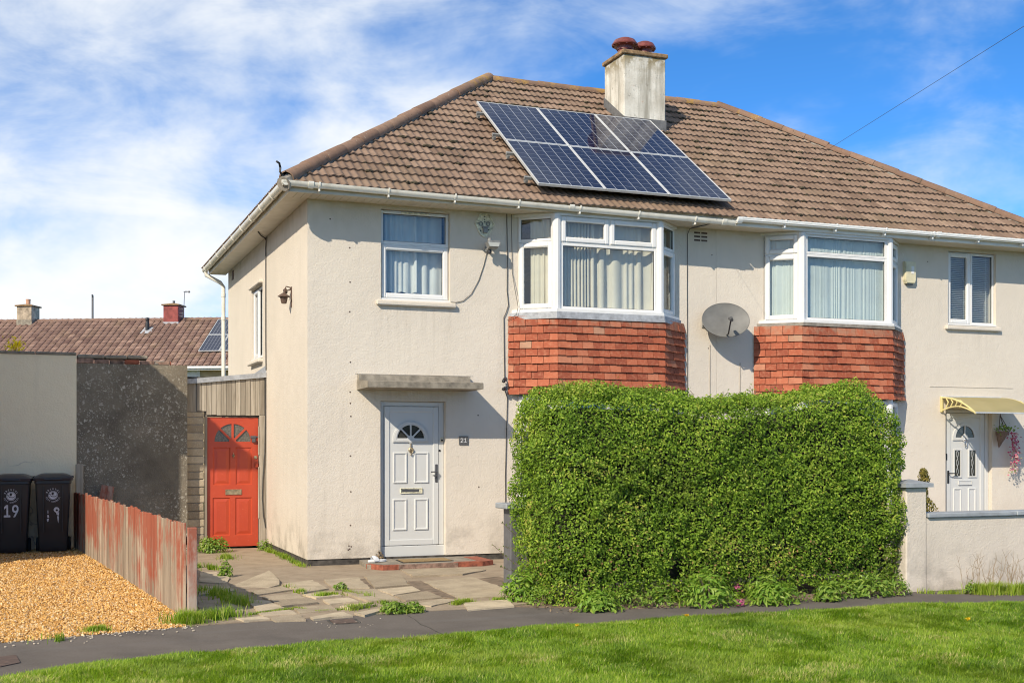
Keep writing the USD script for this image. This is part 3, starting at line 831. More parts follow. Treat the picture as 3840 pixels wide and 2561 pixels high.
def tile_shape(w=TW, rolls=2, L=TL, nseg=16, amp=.017, lip=.024):
    u = np.linspace(0, w, nseg + 1)
    prof = amp * (.5 + .5 * np.cos(2 * np.pi * rolls * u / w + 2.2)) ** 1.2
    low = np.stack([u, np.zeros_like(u), prof + .040], 1)          # lower edge (s = 0)
    up = np.stack([u, np.full_like(u, L), prof + .008], 1)
    bot = np.stack([u, np.full_like(u, .004), prof + .040 - lip], 1)
    V = np.vstack([low, up, bot]); n = nseg + 1; F = []
    for j in range(nseg):
        F.append([j, j + 1, n + j + 1, n + j]); F.append([2 * n + j, 2 * n + j + 1, j + 1, j])
    F.append([2 * n + 0, 0, n, n]); F.append([nseg, 2 * n + nseg, n + nseg, n + nseg])
    return V, np.array(F)
TV, TF = tile_shape()
trng = np.random.default_rng(11)

def clip_to(v, f, planes):
    t = trimesh.Trimesh(v, np.vstack([f[:, [0, 1, 2]], f[:, [0, 2, 3]]]), process=False)
    for o, n in planes:
        d = (t.vertices - o) @ n
        if d.min() >= 0: continue
        if d.max() <= 0: return None
        t = trimesh.intersections.slice_mesh_plane(t, n, o)
        if len(t.faces) == 0: return None
    return np.array(t.vertices), np.array(t.faces)
def hip_plane(h, keep_right):
    (x0, y0), (x1, y1) = h
    d = np.array([x1 - x0, y1 - y0, 0.]); n = np.array([d[1], -d[0], 0.]); n /= np.linalg.norm(n)
    return (np.array([x0, y0, 0.]), n if keep_right else -n)
PAN = (3.08, 6.12, -.30, 2.22)
def front_tiles(left):
    out = []
    rows = int(4.99 / GAUGE) + 1
    for r in range(rows):
        s0 = r * GAUGE
        cols = range(0, 34)
        for c in cols:
            x = PX - TW * (c + 1) if left else PX + TW * c
            v = TV.copy()
            v[:, 0] += x
            v[:, 1] += s0
            j = trng.normal(0, 1, 4)
            v[:, 2] += .002 * j[0] + .004 * j[1] * (v[:, 1] - s0) / TL * 0 + .0025 * j[2] * (v[:, 0] - x - TW / 2) / TW
            v[:, 1] += .003 * j[3]
            w = np.stack([v[:, 0], -.48 + v[:, 1] * CS - v[:, 2] * SN, roof_z(-.48) + v[:, 1] * SN + v[:, 2] * CS - .045], 1)
            pl = [hip_plane(HIP_L if left else HIP_R, left), (np.array([0, 3.62, 0]), np.array([0, -1., 0]))]
            res = clip_to(w, TF, pl)
            if res is None or len(res[1]) < 3: continue
            tone = float(np.clip(trng.normal(.5, .24), 0, 1))
            out.append((res[0], res[1], tone))
    return out
def lay_tiles(tiles, parent, hidden):
    cen = np.array([t[0].mean(0) for t in tiles])
    size = np.array([np.linalg.norm(np.ptp(t[0], axis=0)) for t in tiles])
    key = np.linalg.norm(cen - CAM, axis=1) / size
    key = key + 1000 * hidden(cen)
    order = np.argsort(key)
    rest = G()
    for i, k in enumerate(order):
        v, f, tone = tiles[k]
        if i < 300:
            g = G(); g.add(v, f, tone); g.build('roof_tile', M['tile'], parent)
        else: rest.add(v, f, tone)
    if rest.k: tag(rest.build('roof_tiles', M['tile'], parent), kind='stuff')
under = lambda c: ((c[:, 0] > PAN[0] + .15) & (c[:, 0] < PAN[1] - .15) & (c[:, 1] > PAN[2] + .15) & (c[:, 1] < PAN[3] - .1)).astype(float)
lay_tiles(front_tiles(True), roof1, under)
lay_tiles(front_tiles(False), roof2, lambda c: 0 * c[:, 0] + (c[:, 0] > 11.9))
# the slopes that face away, same tiles joined
def back_tiles(x0, x1, parent, h):
    g = G()
    pl = [hip_plane((( h[0][0], 7.68), (h[1][0], 3.6)), h is HIP_R), (np.array([0, 3.58, 0]), np.array([0, 1., 0]))]
    for r in range(18):
        for c in range(int((x1 - x0) / TW)):
            v = TV.copy(); v[:, 0] += x0 + c * TW; v[:, 1] += r * GAUGE
            w = np.stack([v[:, 0], 7.68 - v[:, 1] * CS + v[:, 2] * SN, roof_z(-.48) + v[:, 1] * SN + v[:, 2] * CS - .02], 1)
            res = clip_to(w, TF[:, ::-1], pl)
            if res is not None and len(res[1]) > 2: g.add(res[0], res[1], float(trng.uniform(.2, .8)))
    tag(g.build('rear_roof_tiles', M['tile'], parent), kind='stuff')
back_tiles(-.5, PX, roof1, HIP_L); back_tiles(PX, 12.7, roof2, HIP_R)
def side_tiles(left, parent):
    g = G()
    hp = HIP_L if left else HIP_R
    x_e = hp[0][0]; run = abs(hp[1][0] - x_e); rise = roof_z(3.6) - roof_z(-.48)
    L = math.hypot(run, rise); c, s = run / L, rise / L; sg = 1 if left else -1
    pl = [hip_plane(hp, not left), hip_plane(((x_e, 7.68), (hp[1][0], 3.6)), left)]
    for r in range(int(L / GAUGE) + 1):
        for k in range(40):
            v = TV.copy(); v[:, 0] += -.5 + k * TW; v[:, 1] += r * GAUGE
            w = np.stack([x_e + sg * (v[:, 1] * c - v[:, 2] * s), v[:, 0], roof_z(-.48) + v[:, 1] * s + v[:, 2] * c - .02], 1)
            res = clip_to(w, TF[:, ::-1] if left else TF, pl)
            if res is not None and len(res[1]) > 2: g.add(res[0], res[1], float(trng.uniform(.2, .8)))
    tag(g.build('side_roof_tiles', M['tile'], parent), kind='stuff')
side_tiles(True, roof1); side_tiles(False, roof2)

def ridge_run(p0, p1, r, parent, name, mat, step=.45, sag=0.):
    p0, p1 = np.asarray(p0, float), np.asarray(p1, float)
    L = np.linalg.norm(p1 - p0); d = (p1 - p0) / L; n = int(round(L / step))
    sd = np.cross(d, [0, 0, 1]); sd /= np.linalg.norm(sd); up = np.cross(sd, d)
    for k in range(n):
        g = G()
        a, b = p0 + d * (L * k / n), p0 + d * (L * (k + 1) / n + .012)
        ang = np.linspace(-.25, np.pi + .25, 13)
        j = trng.normal(0, .004, 3)
        V = []
        for q, rr in ((a, r * 1.04), (b, r * .97)):
            for t in ang: V.append(q + sd * rr * math.cos(t) + up * rr * math.sin(t) * .85 + j)
        for t in ang: V.append(a + sd * (r * .86) * math.cos(t) + up * (r * .86) * math.sin(t) * .85 + j)
        F = [[i, 13 + i, 14 + i, 1 + i] for i in range(12)] + [[26 + i, i, i + 1, 27 + i] for i in range(12)]
        g.add(np.array(V), np.array(F)[:, ::-1] if np.cross(d, sd)[2] > 0 else np.array(F), float(np.clip(trng.normal(.5, .25), 0, 1)))
        g.build(name, mat, parent, smooth=True)
zR = roof_z(3.6)
def on_hip(h, t): return (h[0][0] + (h[1][0] - h[0][0]) * t, h[0][1] + (h[1][1] - h[0][1]) * t, roof_z(-.48) + (zR - roof_z(-.48)) * t - .005)
ridge_run(on_hip(HIP_L, .012), on_hip(HIP_L, 1.), .108, roof1, 'hip_tile', M['hip'])
ridge_run(on_hip(HIP_R, .012), on_hip(HIP_R, 1.), .100, roof2, 'hip_tile', M['hip'])
ridge_run((3.80, 3.6, zR - .045), (PX, 3.6, zR - .045), .105, roof1, 'ridge_tile', M['hip'])
ridge_run((PX, 3.6, zR - .045), (8.30, 3.6, zR - .045), .105, roof2, 'ridge_tile', M['hip'])
# mortar bedding below the hip and the iron at its foot
g = G(); a, b = np.array(on_hip(HIP_L, .0)), np.array(on_hip(HIP_L, 1.))
g.tube([a + [0, 0, -.05], b + [0, 0, -.05]], .095, 8); g.build('hip_mortar', M['mortar'], roof1)
g = G(); a, b = np.array(on_hip(HIP_R, .0)), np.array(on_hip(HIP_R, 1.))
g.tube([a + [0, 0, -.05], b + [0, 0, -.05]], .085, 8); g.build('hip_mortar', M['mortar'], roof2)
g = G(); a = np.array(on_hip(HIP_L, 0.))
g.tube([a + [.06, .06, .06], a + [-.02, -.02, .06], a + [-.05, -.05, .09], a + [-.045, -.045, .14], a + [-.06, -.06, .19], a + [-.10, -.10, .20]], .014, 8)
g.build('hip_iron', M['black'], roof1)

mr = np.random.default_rng(29)
ico = trimesh.creation.icosphere(subdivisions=1)
for left, rf, n_m in ((True, roof1, 170), (False, roof2, 230)):
    g = G()
    for k in range(n_m):
        r_ = int(18 * mr.random() ** .8); s_ = r_ * GAUGE - .012
        y_ = -.48 + s_ * CS; t_ = (y_ + .48) / 4.08
        xa, xb = (-.4 + 4.22 * t_ + .15, PX - .05) if left else (PX + .05, 12.6 - 4.32 * t_ - .15)
        if xb <= xa: continue
        x_ = mr.uniform(xa, xb) if mr.random() < .5 else xa + (xb - xa) * mr.choice([.25, .55, .8]) + mr.normal(0, .35)
        if not xa < x_ < xb or (left and PAN[0] - .05 < x_ < PAN[1] + .05 and y_ < PAN[3]): continue
        sz = mr.uniform(.012, .034) * (1.2 if mr.random() < .15 else 1)
        v = np.array(ico.vertices) * [sz * mr.uniform(1., 2.2), sz, sz * .7] + mr.normal(0, .0025, (len(ico.vertices), 3))
        c_ = np.array([x_, y_ - .03 * SN, roof_z(-.48) + s_ * SN + .02 * CS - .03])
        g.add(v + c_, ico.faces, float(mr.random()))
    tag(g.build('moss', M['moss'], rf), kind='stuff')
# ------------------------------------------------------------------ chimney
ch = numbered(h1, 'chimney')
cx0, cx1, cy0, cy1 = 5.675, 6.445, 2.20, 2.93
g = G(); g.box((cx0, cy0, 6.4), (cx1, cy1, 7.99), .012)
v, f, t = g.arrays(); raw_mesh(ch, v, f, M['chimney'], h1, False, t)
g = G(); g.box((cx0 - .035, cy0 - .035, 7.985), (cx1 + .035, cy1 + .035, 8.055), .012); g.build('cap', M['cap_tile'], ch)
g = G()
g.box((cx0 - .012, cy0 - .014, 6.45), (cx1 + .012, cy0 + .004, roof_z(cy0) + .17), .003)
for sx in (cx0 - .011, cx1 - .001):
    V = np.array([(sx, cy0 - .013, roof_z(cy0) - .1), (sx + .012, cy0 - .013, roof_z(cy0) - .1), (sx, cy0 - .013, roof_z(cy0) + .17), (sx + .012, cy0 - .013, roof_z(cy0) + .17),
                  (sx, cy1 + .01, roof_z(cy1) - .1), (sx + .012, cy1 + .01, roof_z(cy1) - .1), (sx, cy1 + .01, roof_z(cy1) + .16), (sx + .012, cy1 + .01, roof_z(cy1) + .16)])
    g.add(V[[0, 2, 4, 6, 1, 3, 5, 7]][[0, 1, 2, 3, 4, 5, 6, 7]], _BF)
g.build('flashing', M['dark_lead'], ch)
for cx, cy, r in ((5.85, 2.52, .215), (6.24, 2.56, .19)):
    g = G()
    prof = [(r * .62, -.01), (r * .62, .045), (r * .66, .052), (r * 1.0, .060), (r * 1.03, .078), (r * .98, .092), (r * .80, .150), (r * .52, .178), (r * .2, .186), (0.001, .187)]
    g.lathe([(r * .55, -.12), (r * .55, .0)] + prof, (cx, cy, 8.165), seg=28)
    for k in range(10):
        a = k * math.pi / 5
        g.box((cx + r * .9 * math.cos(a) - .012, cy + r * .9 * math.sin(a) - .012, 8.165 + .045), (cx + r * .9 * math.cos(a) + .012, cy + r * .9 * math.sin(a) + .012, 8.165 + .066))
    g.build('cowl', M['redterra'], ch, smooth=35)

# ================================================================== WINDOWS
def ring(g, l0, l1, z0, z1, w, d0, d1, c=.006, wb=None):
    """A picture-frame of four bars in the local frame (l along, d outward)."""
    wb = wb or w
    g.box((l0, d0, z0), (l0 + w, d1, z1), c); g.box((l1 - w, d0, z0), (l1, d1, z1), c)
    g.box((l0 + w - .001, d0, z0), (l1 - w + .001, d1 - .0012, z0 + wb), c); g.box((l0 + w - .001, d0, z1 - w), (l1 - w + .001, d1 - .0012, z1), c)

def glaze(frame, cells, mat, win, panes=True):
    """cells: (l0, l1, z0, z1, 'fixed'|'sash'). Adds frame bars to frame, sashes and panes under win."""
    for (a, b, c, d, kind) in cells:
        o, A = frame.o, frame.A
        if kind == 'fixed':
            ring(frame, a, b, c, d, .040, -.055, .0)
            ga, gb, gc, gd = a + .04, b - .04, c + .04, d - .04
        else:
            ring(frame, a, b, c, d, .022, -.055, -.003)
            s = G(o, *A)
            ring(s, a + .014, b - .014, c + .014, d - .014, .062, -.045, .014, .010)
            ring(s, a + .070, b - .070, c + .070, d - .070, .012, -.03, .004, .004)
            s.build('sash', mat, win)
            ga, gb, gc, gd = a + .07, b - .07, c + .07, d - .07
        s = G(o, *A)
        ring(s, ga - .003, gb + .003, gc - .003, gd + .003, .008, -.030, -.014, 0)   # black gasket
        s.build('gasket', M['black'], win)
        if panes:
            s = G(o, *A); s.add([(ga, -.026, gc), (gb, -.026, gc), (gb, -.026, gd), (ga, -.026, gd)], [[0, 3, 2, 1]]); s.build('pane', M['pane'], win)

def window(parent, o, e, n, cells, sill=None, trickle=False, mat='upvc'):
    win = numbered(parent, 'window')
    UsdGeom.Xform.Define(stage, win); _BASE[win] = _BASE[parent]
    fr = G(o, e, n, (0, 0, 1)); glaze(fr, cells, M[mat], win)
    fr.build('frame', M[mat], win)
    if sill:
        a, b, z, out, th = sill
        s = G(o, e, n, (0, 0, 1)); s.box((a, -.06, z - th), (b, out, z), .006); s.build('sill', M[mat], win)
    if trickle:
        a, b, z = trickle
        s = G(o, e, n, (0, 0, 1)); s.box((a, -.001, z), (b, .018, z + .022), .004); s.box((a + .01, .018, z + .008), (b - .01, .020, z + .013)); s.build('trickle_vent', M['old_white'], win)
    return win

X, Yv = np.array([1., 0, 0]), np.array([0, 1., 0])
# the small window left of the bay, in a shallow reveal
window(h1, (0, .055, 0), X, -Yv, [(.987, 1.944, 4.255, 4.700, 'fixed'), (.987, 1.944, 3.52, 4.255, 'sash')], (.975, 1.955, 3.525, .05, .03), (1.27, 1.66, 4.668))
g = G(); g.box((.915, -.062, 3.425), (2.02, .20, 3.49), .012); g.build('window_sill', M['stucco'], h1)
# narrow blinds window of the right house
window(h2, (0, .045, 0), X, -Yv, [(10.397, 10.885, 3.53, 4.695, 'sash'), (10.885, 11.370, 3.53, 4.695, 'fixed')], (10.385, 11.382, 3.535, .05, .03))
g = G(); g.box((10.32, -.06, 3.43), (11.44, .20, 3.495), .012); g.build('window_sill', M['stucco2'], h2)
# tall slim window in the side wall
window(h1, (.035, 0, 0), -Yv, -X, [(-4.45, -3.95, 2.96, 4.09, 'sash'), (-3.95, -3.44, 2.96, 4.09, 'fixed')], (-4.46, -3.43, 2.965, .05, .03))
g = G(); g.box((-.075, 3.40, 2.865), (.15, 4.50, 2.925), .012); g.build('window_sill', M['stucco'], h1)
g = G(); g.box((-.055, 3.42, 4.105), (.12, 4.49, 4.155), .012); g.build('window_head', M['stucco'], h1)


def bay_faces(cx, y=-.38, hw=.792, hb=1.248):
    """(origin, along, outward, length) for left cant, front and right cant."""
    P = [np.array([cx - hb, 0., 0.]), np.array([cx - hw, y, 0.]), np.array([cx + hw, y, 0.]), np.array([cx + hb, 0., 0.])]
    out = []
    for a, b in zip(P[:-1], P[1:]):
        L = np.linalg.norm(b - a); e = (b - a) / L; out.append((a, e, np.array([e[1], -e[0], 0.]), L))
    return P, out

def bay(parent, cx, top_cells, sill_mat, sill_z, flash, label, low=False, zb=3.43, zt=4.735):
    win = numbered(parent, 'bay_window')
    UsdGeom.Xform.Define(stage, win); _BASE[win] = _BASE[parent]
    tag(win, label)
    P, faces = bay_faces(cx)
    frg = None
    for (o, e, n, L), cells in zip(faces, top_cells(faces)):
        fr = G(o, e, n, (0, 0, 1)); glaze(fr, cells, M['upvc'], win)
        fr.build('frame', M['upvc'], win)
    # corner posts
    for p, s in ((P[1], -1), (P[2], 1)):
        g = G(); q = p + np.array([s * .004, .030, 0])
        g.lathe([(.066, zb), (.066, zt)], q * [1, 1, 0], seg=10); g.build('corner_post', M['upvc'], win)
    poly = lambda y, hw, hb: Polygon([(cx - hb, .0), (cx - hw, y), (cx + hw, y), (cx + hb, .0)])
    if not low:
        g = G(); g.prism(poly(-.445, .825, 1.315), zb - .036, zb + .004, 'xy'); g.build('sill', M[sill_mat], win)
        g = G(); g.prism(poly(-.405, .80, 1.28), 4.715, 4.757, 'xy'); g.build('head', M['upvc'], win)
    return win

def cells1(faces):
    L0, L1 = faces[0][3], faces[1][3]
    return [[(.03, L0 - .055, 4.37, 4.72, 'fixed'), (.03, L0 - .055, 3.435, 4.37, 'sash')],
            [(.05, L1 / 2, 4.345, 4.72, 'sash'), (L1 / 2, L1 - .05, 4.345, 4.72, 'sash'), (.05, L1 - .05, 3.435, 4.345, 'fixed')],
            [(.055, L0 - .03, 4.37, 4.72, 'fixed'), (.055, L0 - .03, 3.435, 4.37, 'sash')]]
def cells2(faces):
    L0, L1 = faces[0][3], faces[1][3]
    return [[(.03, L0 - .055, 4.42, 4.72, 'sash'), (.03, L0 - .055, 3.435, 4.42, 'sash')],
            [(.05, L1 - .05, 4.42, 4.72, 'fixed'), (.05, L1 - .05, 3.435, 4.42, 'fixed')],
            [(.055, L0 - .03, 4.42, 4.72, 'sash'), (.055, L0 - .03, 3.435, 4.42, 'sash')]]
def cells_low(faces):
    L0, L1 = faces[0][3], faces[1][3]
    return [[(.03, L0 - .055, 1.80, 2.25, 'sash'), (.03, L0 - .055, .85, 1.80, 'fixed')],
            [(.05, L1 / 2, .85, 2.25, 'fixed'), (L1 / 2, L1 - .05, .85, 2.25, 'fixed')],
            [(.055, L0 - .03, 1.85, 2.25, 'sash'), (.055, L0 - .03, .85, 1.85, 'fixed')]]
for h, cx, cf, st in ((h1, BAY1, cells1, 'stucco'), (h2, BAY2, cells2, 'stucco2')):
    bay(h, cx, cf, 'upvc' , 3.43, None, 'upper bay window')
    bay(h, cx, cells_low, 'upvc', .85, None, 'ground floor bay window half hidden by the hedge', low=True, zb=.83, zt=2.275)
    # backing of the tile hanging and the dwarf wall of the bay
    body = lambda y, hw, hb: Polygon([(cx - hb, .0), (cx - hw, y), (cx + hw, y), (cx + hb, .0)])
    g = G(); g.prism(body(-.405, .80, 1.30), 2.275, 3.392, 'xy'); g.build('bay_apron', M['bitumen'], h)
    g = G(); g.prism(body(-.385, .80, 1.28), .0, .83, 'xy'); g.build('bay_wall', M[st], h)
    # lead or mortar strip under the sill
    g = G(); P = body(-.452, .828, 1.345)
    g.prism(P, 3.335 if h is h1 else 3.345, 3.393, 'xy')
    if h is h1: g.prism(body(-.462, .833, 1.36), 3.300, 3.336, 'xy')
    g.build('lead_flashing' if h is h1 else 'mortar_strip', M['lead'] if h is h1 else M['mortar'], h)

# ---- hanging tiles, course by course
hrng = np.random.default_rng(8)
def hang(h, cx, hw, hb, yf):
    P = [np.array([cx - hb, .0, 0]), np.array([cx - hw, yf, 0]), np.array([cx + hw, yf, 0]), np.array([cx + hb, .0, 0])]
    rows = 10; z0 = 2.272; gz = .1045
    for i, (a, b) in enumerate(zip(P[:-1], P[1:])):
        L = np.linalg.norm(b - a); e = (b - a) / L; n = np.array([e[1], -e[0], 0.])
        for r in range(rows):
            w = .168; off = (.5 * (r % 2) + .13 * i) * w
            cuts = [0.] + list(np.arange(off, L, w)[np.arange(off, L, w) > .035]) + [L]
            if cuts[-1] - cuts[-2] < .035: cuts.pop(-2)
            flare = max(0, (2 - r)) * .008
            for c0, c1 in zip(cuts[:-1], cuts[1:]):
                if c1 - c0 < .01: continue
                j = hrng.normal(0, 1, 3)
                g = G(a, e, n, (0, 0, 1))
                zb = z0 + r * gz + .0022 * j[0]; zt = zb + gz + .03
                db = .036 + flare + .003 * j[1]; dt = .006 + flare * .3; th = .013
                gap = .0028
                k0 = 0.0 if c0 > 0 else (-.012 if i else 0); k1 = 0.0 if c1 < L else (.012 if i < 2 else 0)
                # mitre at the bay's corners
                V = np.array([(c0 + gap + k0, db - th, zb), (c0 + gap, dt - th, zt), (c0 + gap + k0, db, zb), (c0 + gap, dt, zt),
                              (c1 - gap + k1, db - th, zb), (c1 - gap, dt - th, zt), (c1 - gap + k1, db, zb), (c1 - gap, dt, zt)])
                V += np.array([0, 0, .0018 * j[2]]) * ((V[:, :1] > (c0 + c1) / 2) * 2 - 1)
                tone = float(np.clip(hrng.beta(1.3, 1.5) * .9 + (.25 if hrng.random() < .03 else 0), 0, 1))
                g.add(V, _BF, tone)
                g.build('hanging_tile', M['clay'], h)
hang(h1, 4.170, .815, 1.375, -.425)
hang(h2, 8.118, .815, 1.375, -.425)

# ================================================================== DOORS
def moulded_panel(g, a, b, z0, z1, d=0., w=.030, h=.014):
    """Raised bevelled picture moulding round a flat field."""
    for (p0, p1) in (((a, z0), (b, z0)), ((b, z0), (b, z1)), ((b, z1), (a, z1)), ((a, z1), (a, z0))):
        pass
    def loop(i, dd): return [(a + i, dd, z0 + i), (b - i, dd, z0 + i), (b - i, dd, z1 - i), (a + i, dd, z1 - i)]
    rings = [loop(0, d), loop(w * .30, d + h), loop(w * .62, d + h * .9), loop(w, d + .002)]
    for r0, r1 in zip(rings[:-1], rings[1:]):
        for k in range(4):
            q = (k + 1) % 4
            g.add([r0[k], r0[q], r1[q], r1[k]], [[0, 3, 2, 1]])
    r = rings[-1]; g.add(r, [[0, 3, 2, 1]])
def arc_pts(cx, cz, r, a0, a1, n=20): return [(cx + r * math.cos(t), cz + r * math.sin(t)) for t in np.linspace(a0, a1, n)]
def half_disc(cx, cz, r): return Polygon(arc_pts(cx, cz, r, 0, math.pi, 28))

def fan_light(parent, g, cx, cz, R, glass_r, hub_r, bars, mat, glass, d, name='fan_light', half=True):
    """Half-round light: moulded surround (added to g), spokes, and glass under the leaf."""
    outer = half_disc(cx, cz, R).union(sbox(cx - R, cz - .035, cx + R, cz + .001))
    hole = half_disc(cx, cz + .01, glass_r)
    hub = Point(cx, cz + .004).buffer(hub_r, 24)
    surround = outer.difference(hole)
    spokes = shapely.union_all([shapely.affinity.rotate(sbox(cx, cz + .01 - .010, cx + glass_r + .01, cz + .01 + .010), t, origin=(cx, cz + .01)) for t in bars])
    body = surround.union(spokes.intersection(outer)).union(hub.intersection(outer.buffer(.02)))
    return body, hole

# ---------------- front door of number 21
def door21():
    dr = numbered(h1, 'front_door')
    sx = lambda x: 1.0253 + x * .001611
    sz = lambda y: 2.155 - (y - 60) * .001539
    o = (0, .075, 0)
    g = G(o, X, -Yv, (0, 0, 1))
    a, b = D1[0] + .002, D1[1] - .002
    g.box((a, -.06, .225), (a + .062, .0, 2.155), .005); g.box((b - .075, -.06, .225), (b, .0, 2.155), .005); g.box((a + .061, -.06, 2.095), (b - .074, -.0015, 2.155), .005)
    v, f, t = g.arrays(); raw_mesh(dr, v, f, M['door_white'], h1, False, t); tag(dr, 'white moulded door with a half-round light')
    # leaf: stiles and rails standing proud of the centre field
    l0, l1, z0, z1 = a + .066, b - .079, .228, 2.091
    g = G(o, X, -Yv, (0, 0, 1))
    ring(g, l0, l1, z0, z1, .075, -.05, .010, .006, wb=.078)
    g.box((l0 + .07, -.05, z0 + .07), (l1 - .07, -.004, z1 - .07))
    f0, f1 = l0 + .085, l1 - .085
    body, hole = fan_light(None, None, sx(241), sz(392), .2495, .188, .052, (0, 45, 90, 135, 180), None, None, 0)
    g.prism(body, -.004 - .004, .012, 'xz') if False else None
    bb = G(o, X, -Yv, (0, 0, 1)); bb.prism(body, -.006, .014, 'xz'); bb.prism(body.buffer(-.012).difference(hole.buffer(.012)), .013, .020, 'xz')
    for (p, q, r, s) in ((88, 212, 773, 500), (270, 400, 773, 500), (85, 210, 1183, 905), (272, 396, 1183, 905)):
        moulded_panel(g, sx(p), sx(q), sz(r), sz(s), -.004, .034, .016)
    leaf = g.build('leaf', M['door_white'], dr)
    bb.build('fan_surround', M['door_white'], dr, smooth=30)
    k = G(o, X, -Yv, (0, 0, 1)); k.prism(hole, -.003, -.0015, 'xz'); k.build('fan_glass', M['darkglass'], dr)
    k = G(o, X, -Yv, (0, 0, 1)); k.box((a, -.06, .078), (b + .02, .012, .222), .006); k.build('threshold', M['door_white'], dr)
    k = G(o, X, -Yv, (0, 0, 1)); ring(k, sx(150), sx(342), sz(860), sz(812), .011, -.004, .016, .003); k.box((sx(158), -.004, sz(852)), (sx(334), .004, sz(820)))
    k.build('letterbox', M['old_white'], dr)
    k = G(o, X, -Yv, (0, 0, 1)); k.box((sx(166), .004, sz(848)), (sx(312), .007, sz(826)), .001); k.build('letter_flap', M['dark_steel'], dr)
    k = G(o, X, -Yv, (0, 0, 1))
    k.box((sx(238), -.004, sz(455)), (sx(246), .018, sz(425)), .003)
    k.lathe([(.0, -.004), (.036, -.002), (.036, .012), (.026, .022), (.006, .026)], (sx(242), .0, sz(480)), (0, 1, 0), 16)
    k.tube([(sx(242) + .026 * math.sin(t), .028, sz(486) - .04 * math.cos(t) * .9) for t in np.linspace(-2.6, 2.6, 15)], .006, 6)
    k.lathe([(.0, .0), (.010, .004), (.010, .02), (.0, .03)], (sx(242), .0, sz(522)), (0, 1, 0), 10)
    k.build('knocker', M['brass'], dr, smooth=40)
    k = G(o, X, -Yv, (0, 0, 1)); k.box((sx(452), .0, sz(766)), (sx(475), .020, sz(606)), .006)
    k.tube([(sx(463), .015, sz(672)), (sx(463), .055, sz(672)), (sx(455), .062, sz(672)), (sx(408), .060, sz(674))], .0085, 8)
    k.tube([(sx(463), .015, sz(702)), (sx(463), .045, sz(702)), (sx(424), .050, sz(706))], .007, 8)
    k.build('handle', M['dark_steel'], dr, smooth=40)
    k = G(o, X, -Yv, (0, 0, 1)); k.lathe([(.0, -.002), (.014, -.001), (.014, .006), (.0, .008)], (sx(495), .0, sz(487)), (0, 1, 0), 14); k.build('lock_cap', M['black'], dr)
    k = G(o, X, -Yv, (0, 0, 1)); k.box((sx(500), .0, sz(408)), (sx(524), .018, sz(370)), .004); k.build('bell_box', M['old_white'], dr)
    k = G(o, X, -Yv, (0, 0, 1)); k.box((sx(503), .018, sz(404)), (sx(521), .021, sz(390)), .002); k.build('bell_push', M['black'], dr)
    k = G(o, X, -Yv, (0, 0, 1))
    for x in (22, 172, 296, 460): k.lathe([(.0, .012), (.005, .012), (.005, .014), (.0, .015)], (sx(x), .0, sz(1312)), (0, 1, 0), 8)
    k.build('drain_caps', M['alu_dark'], dr)
door21()

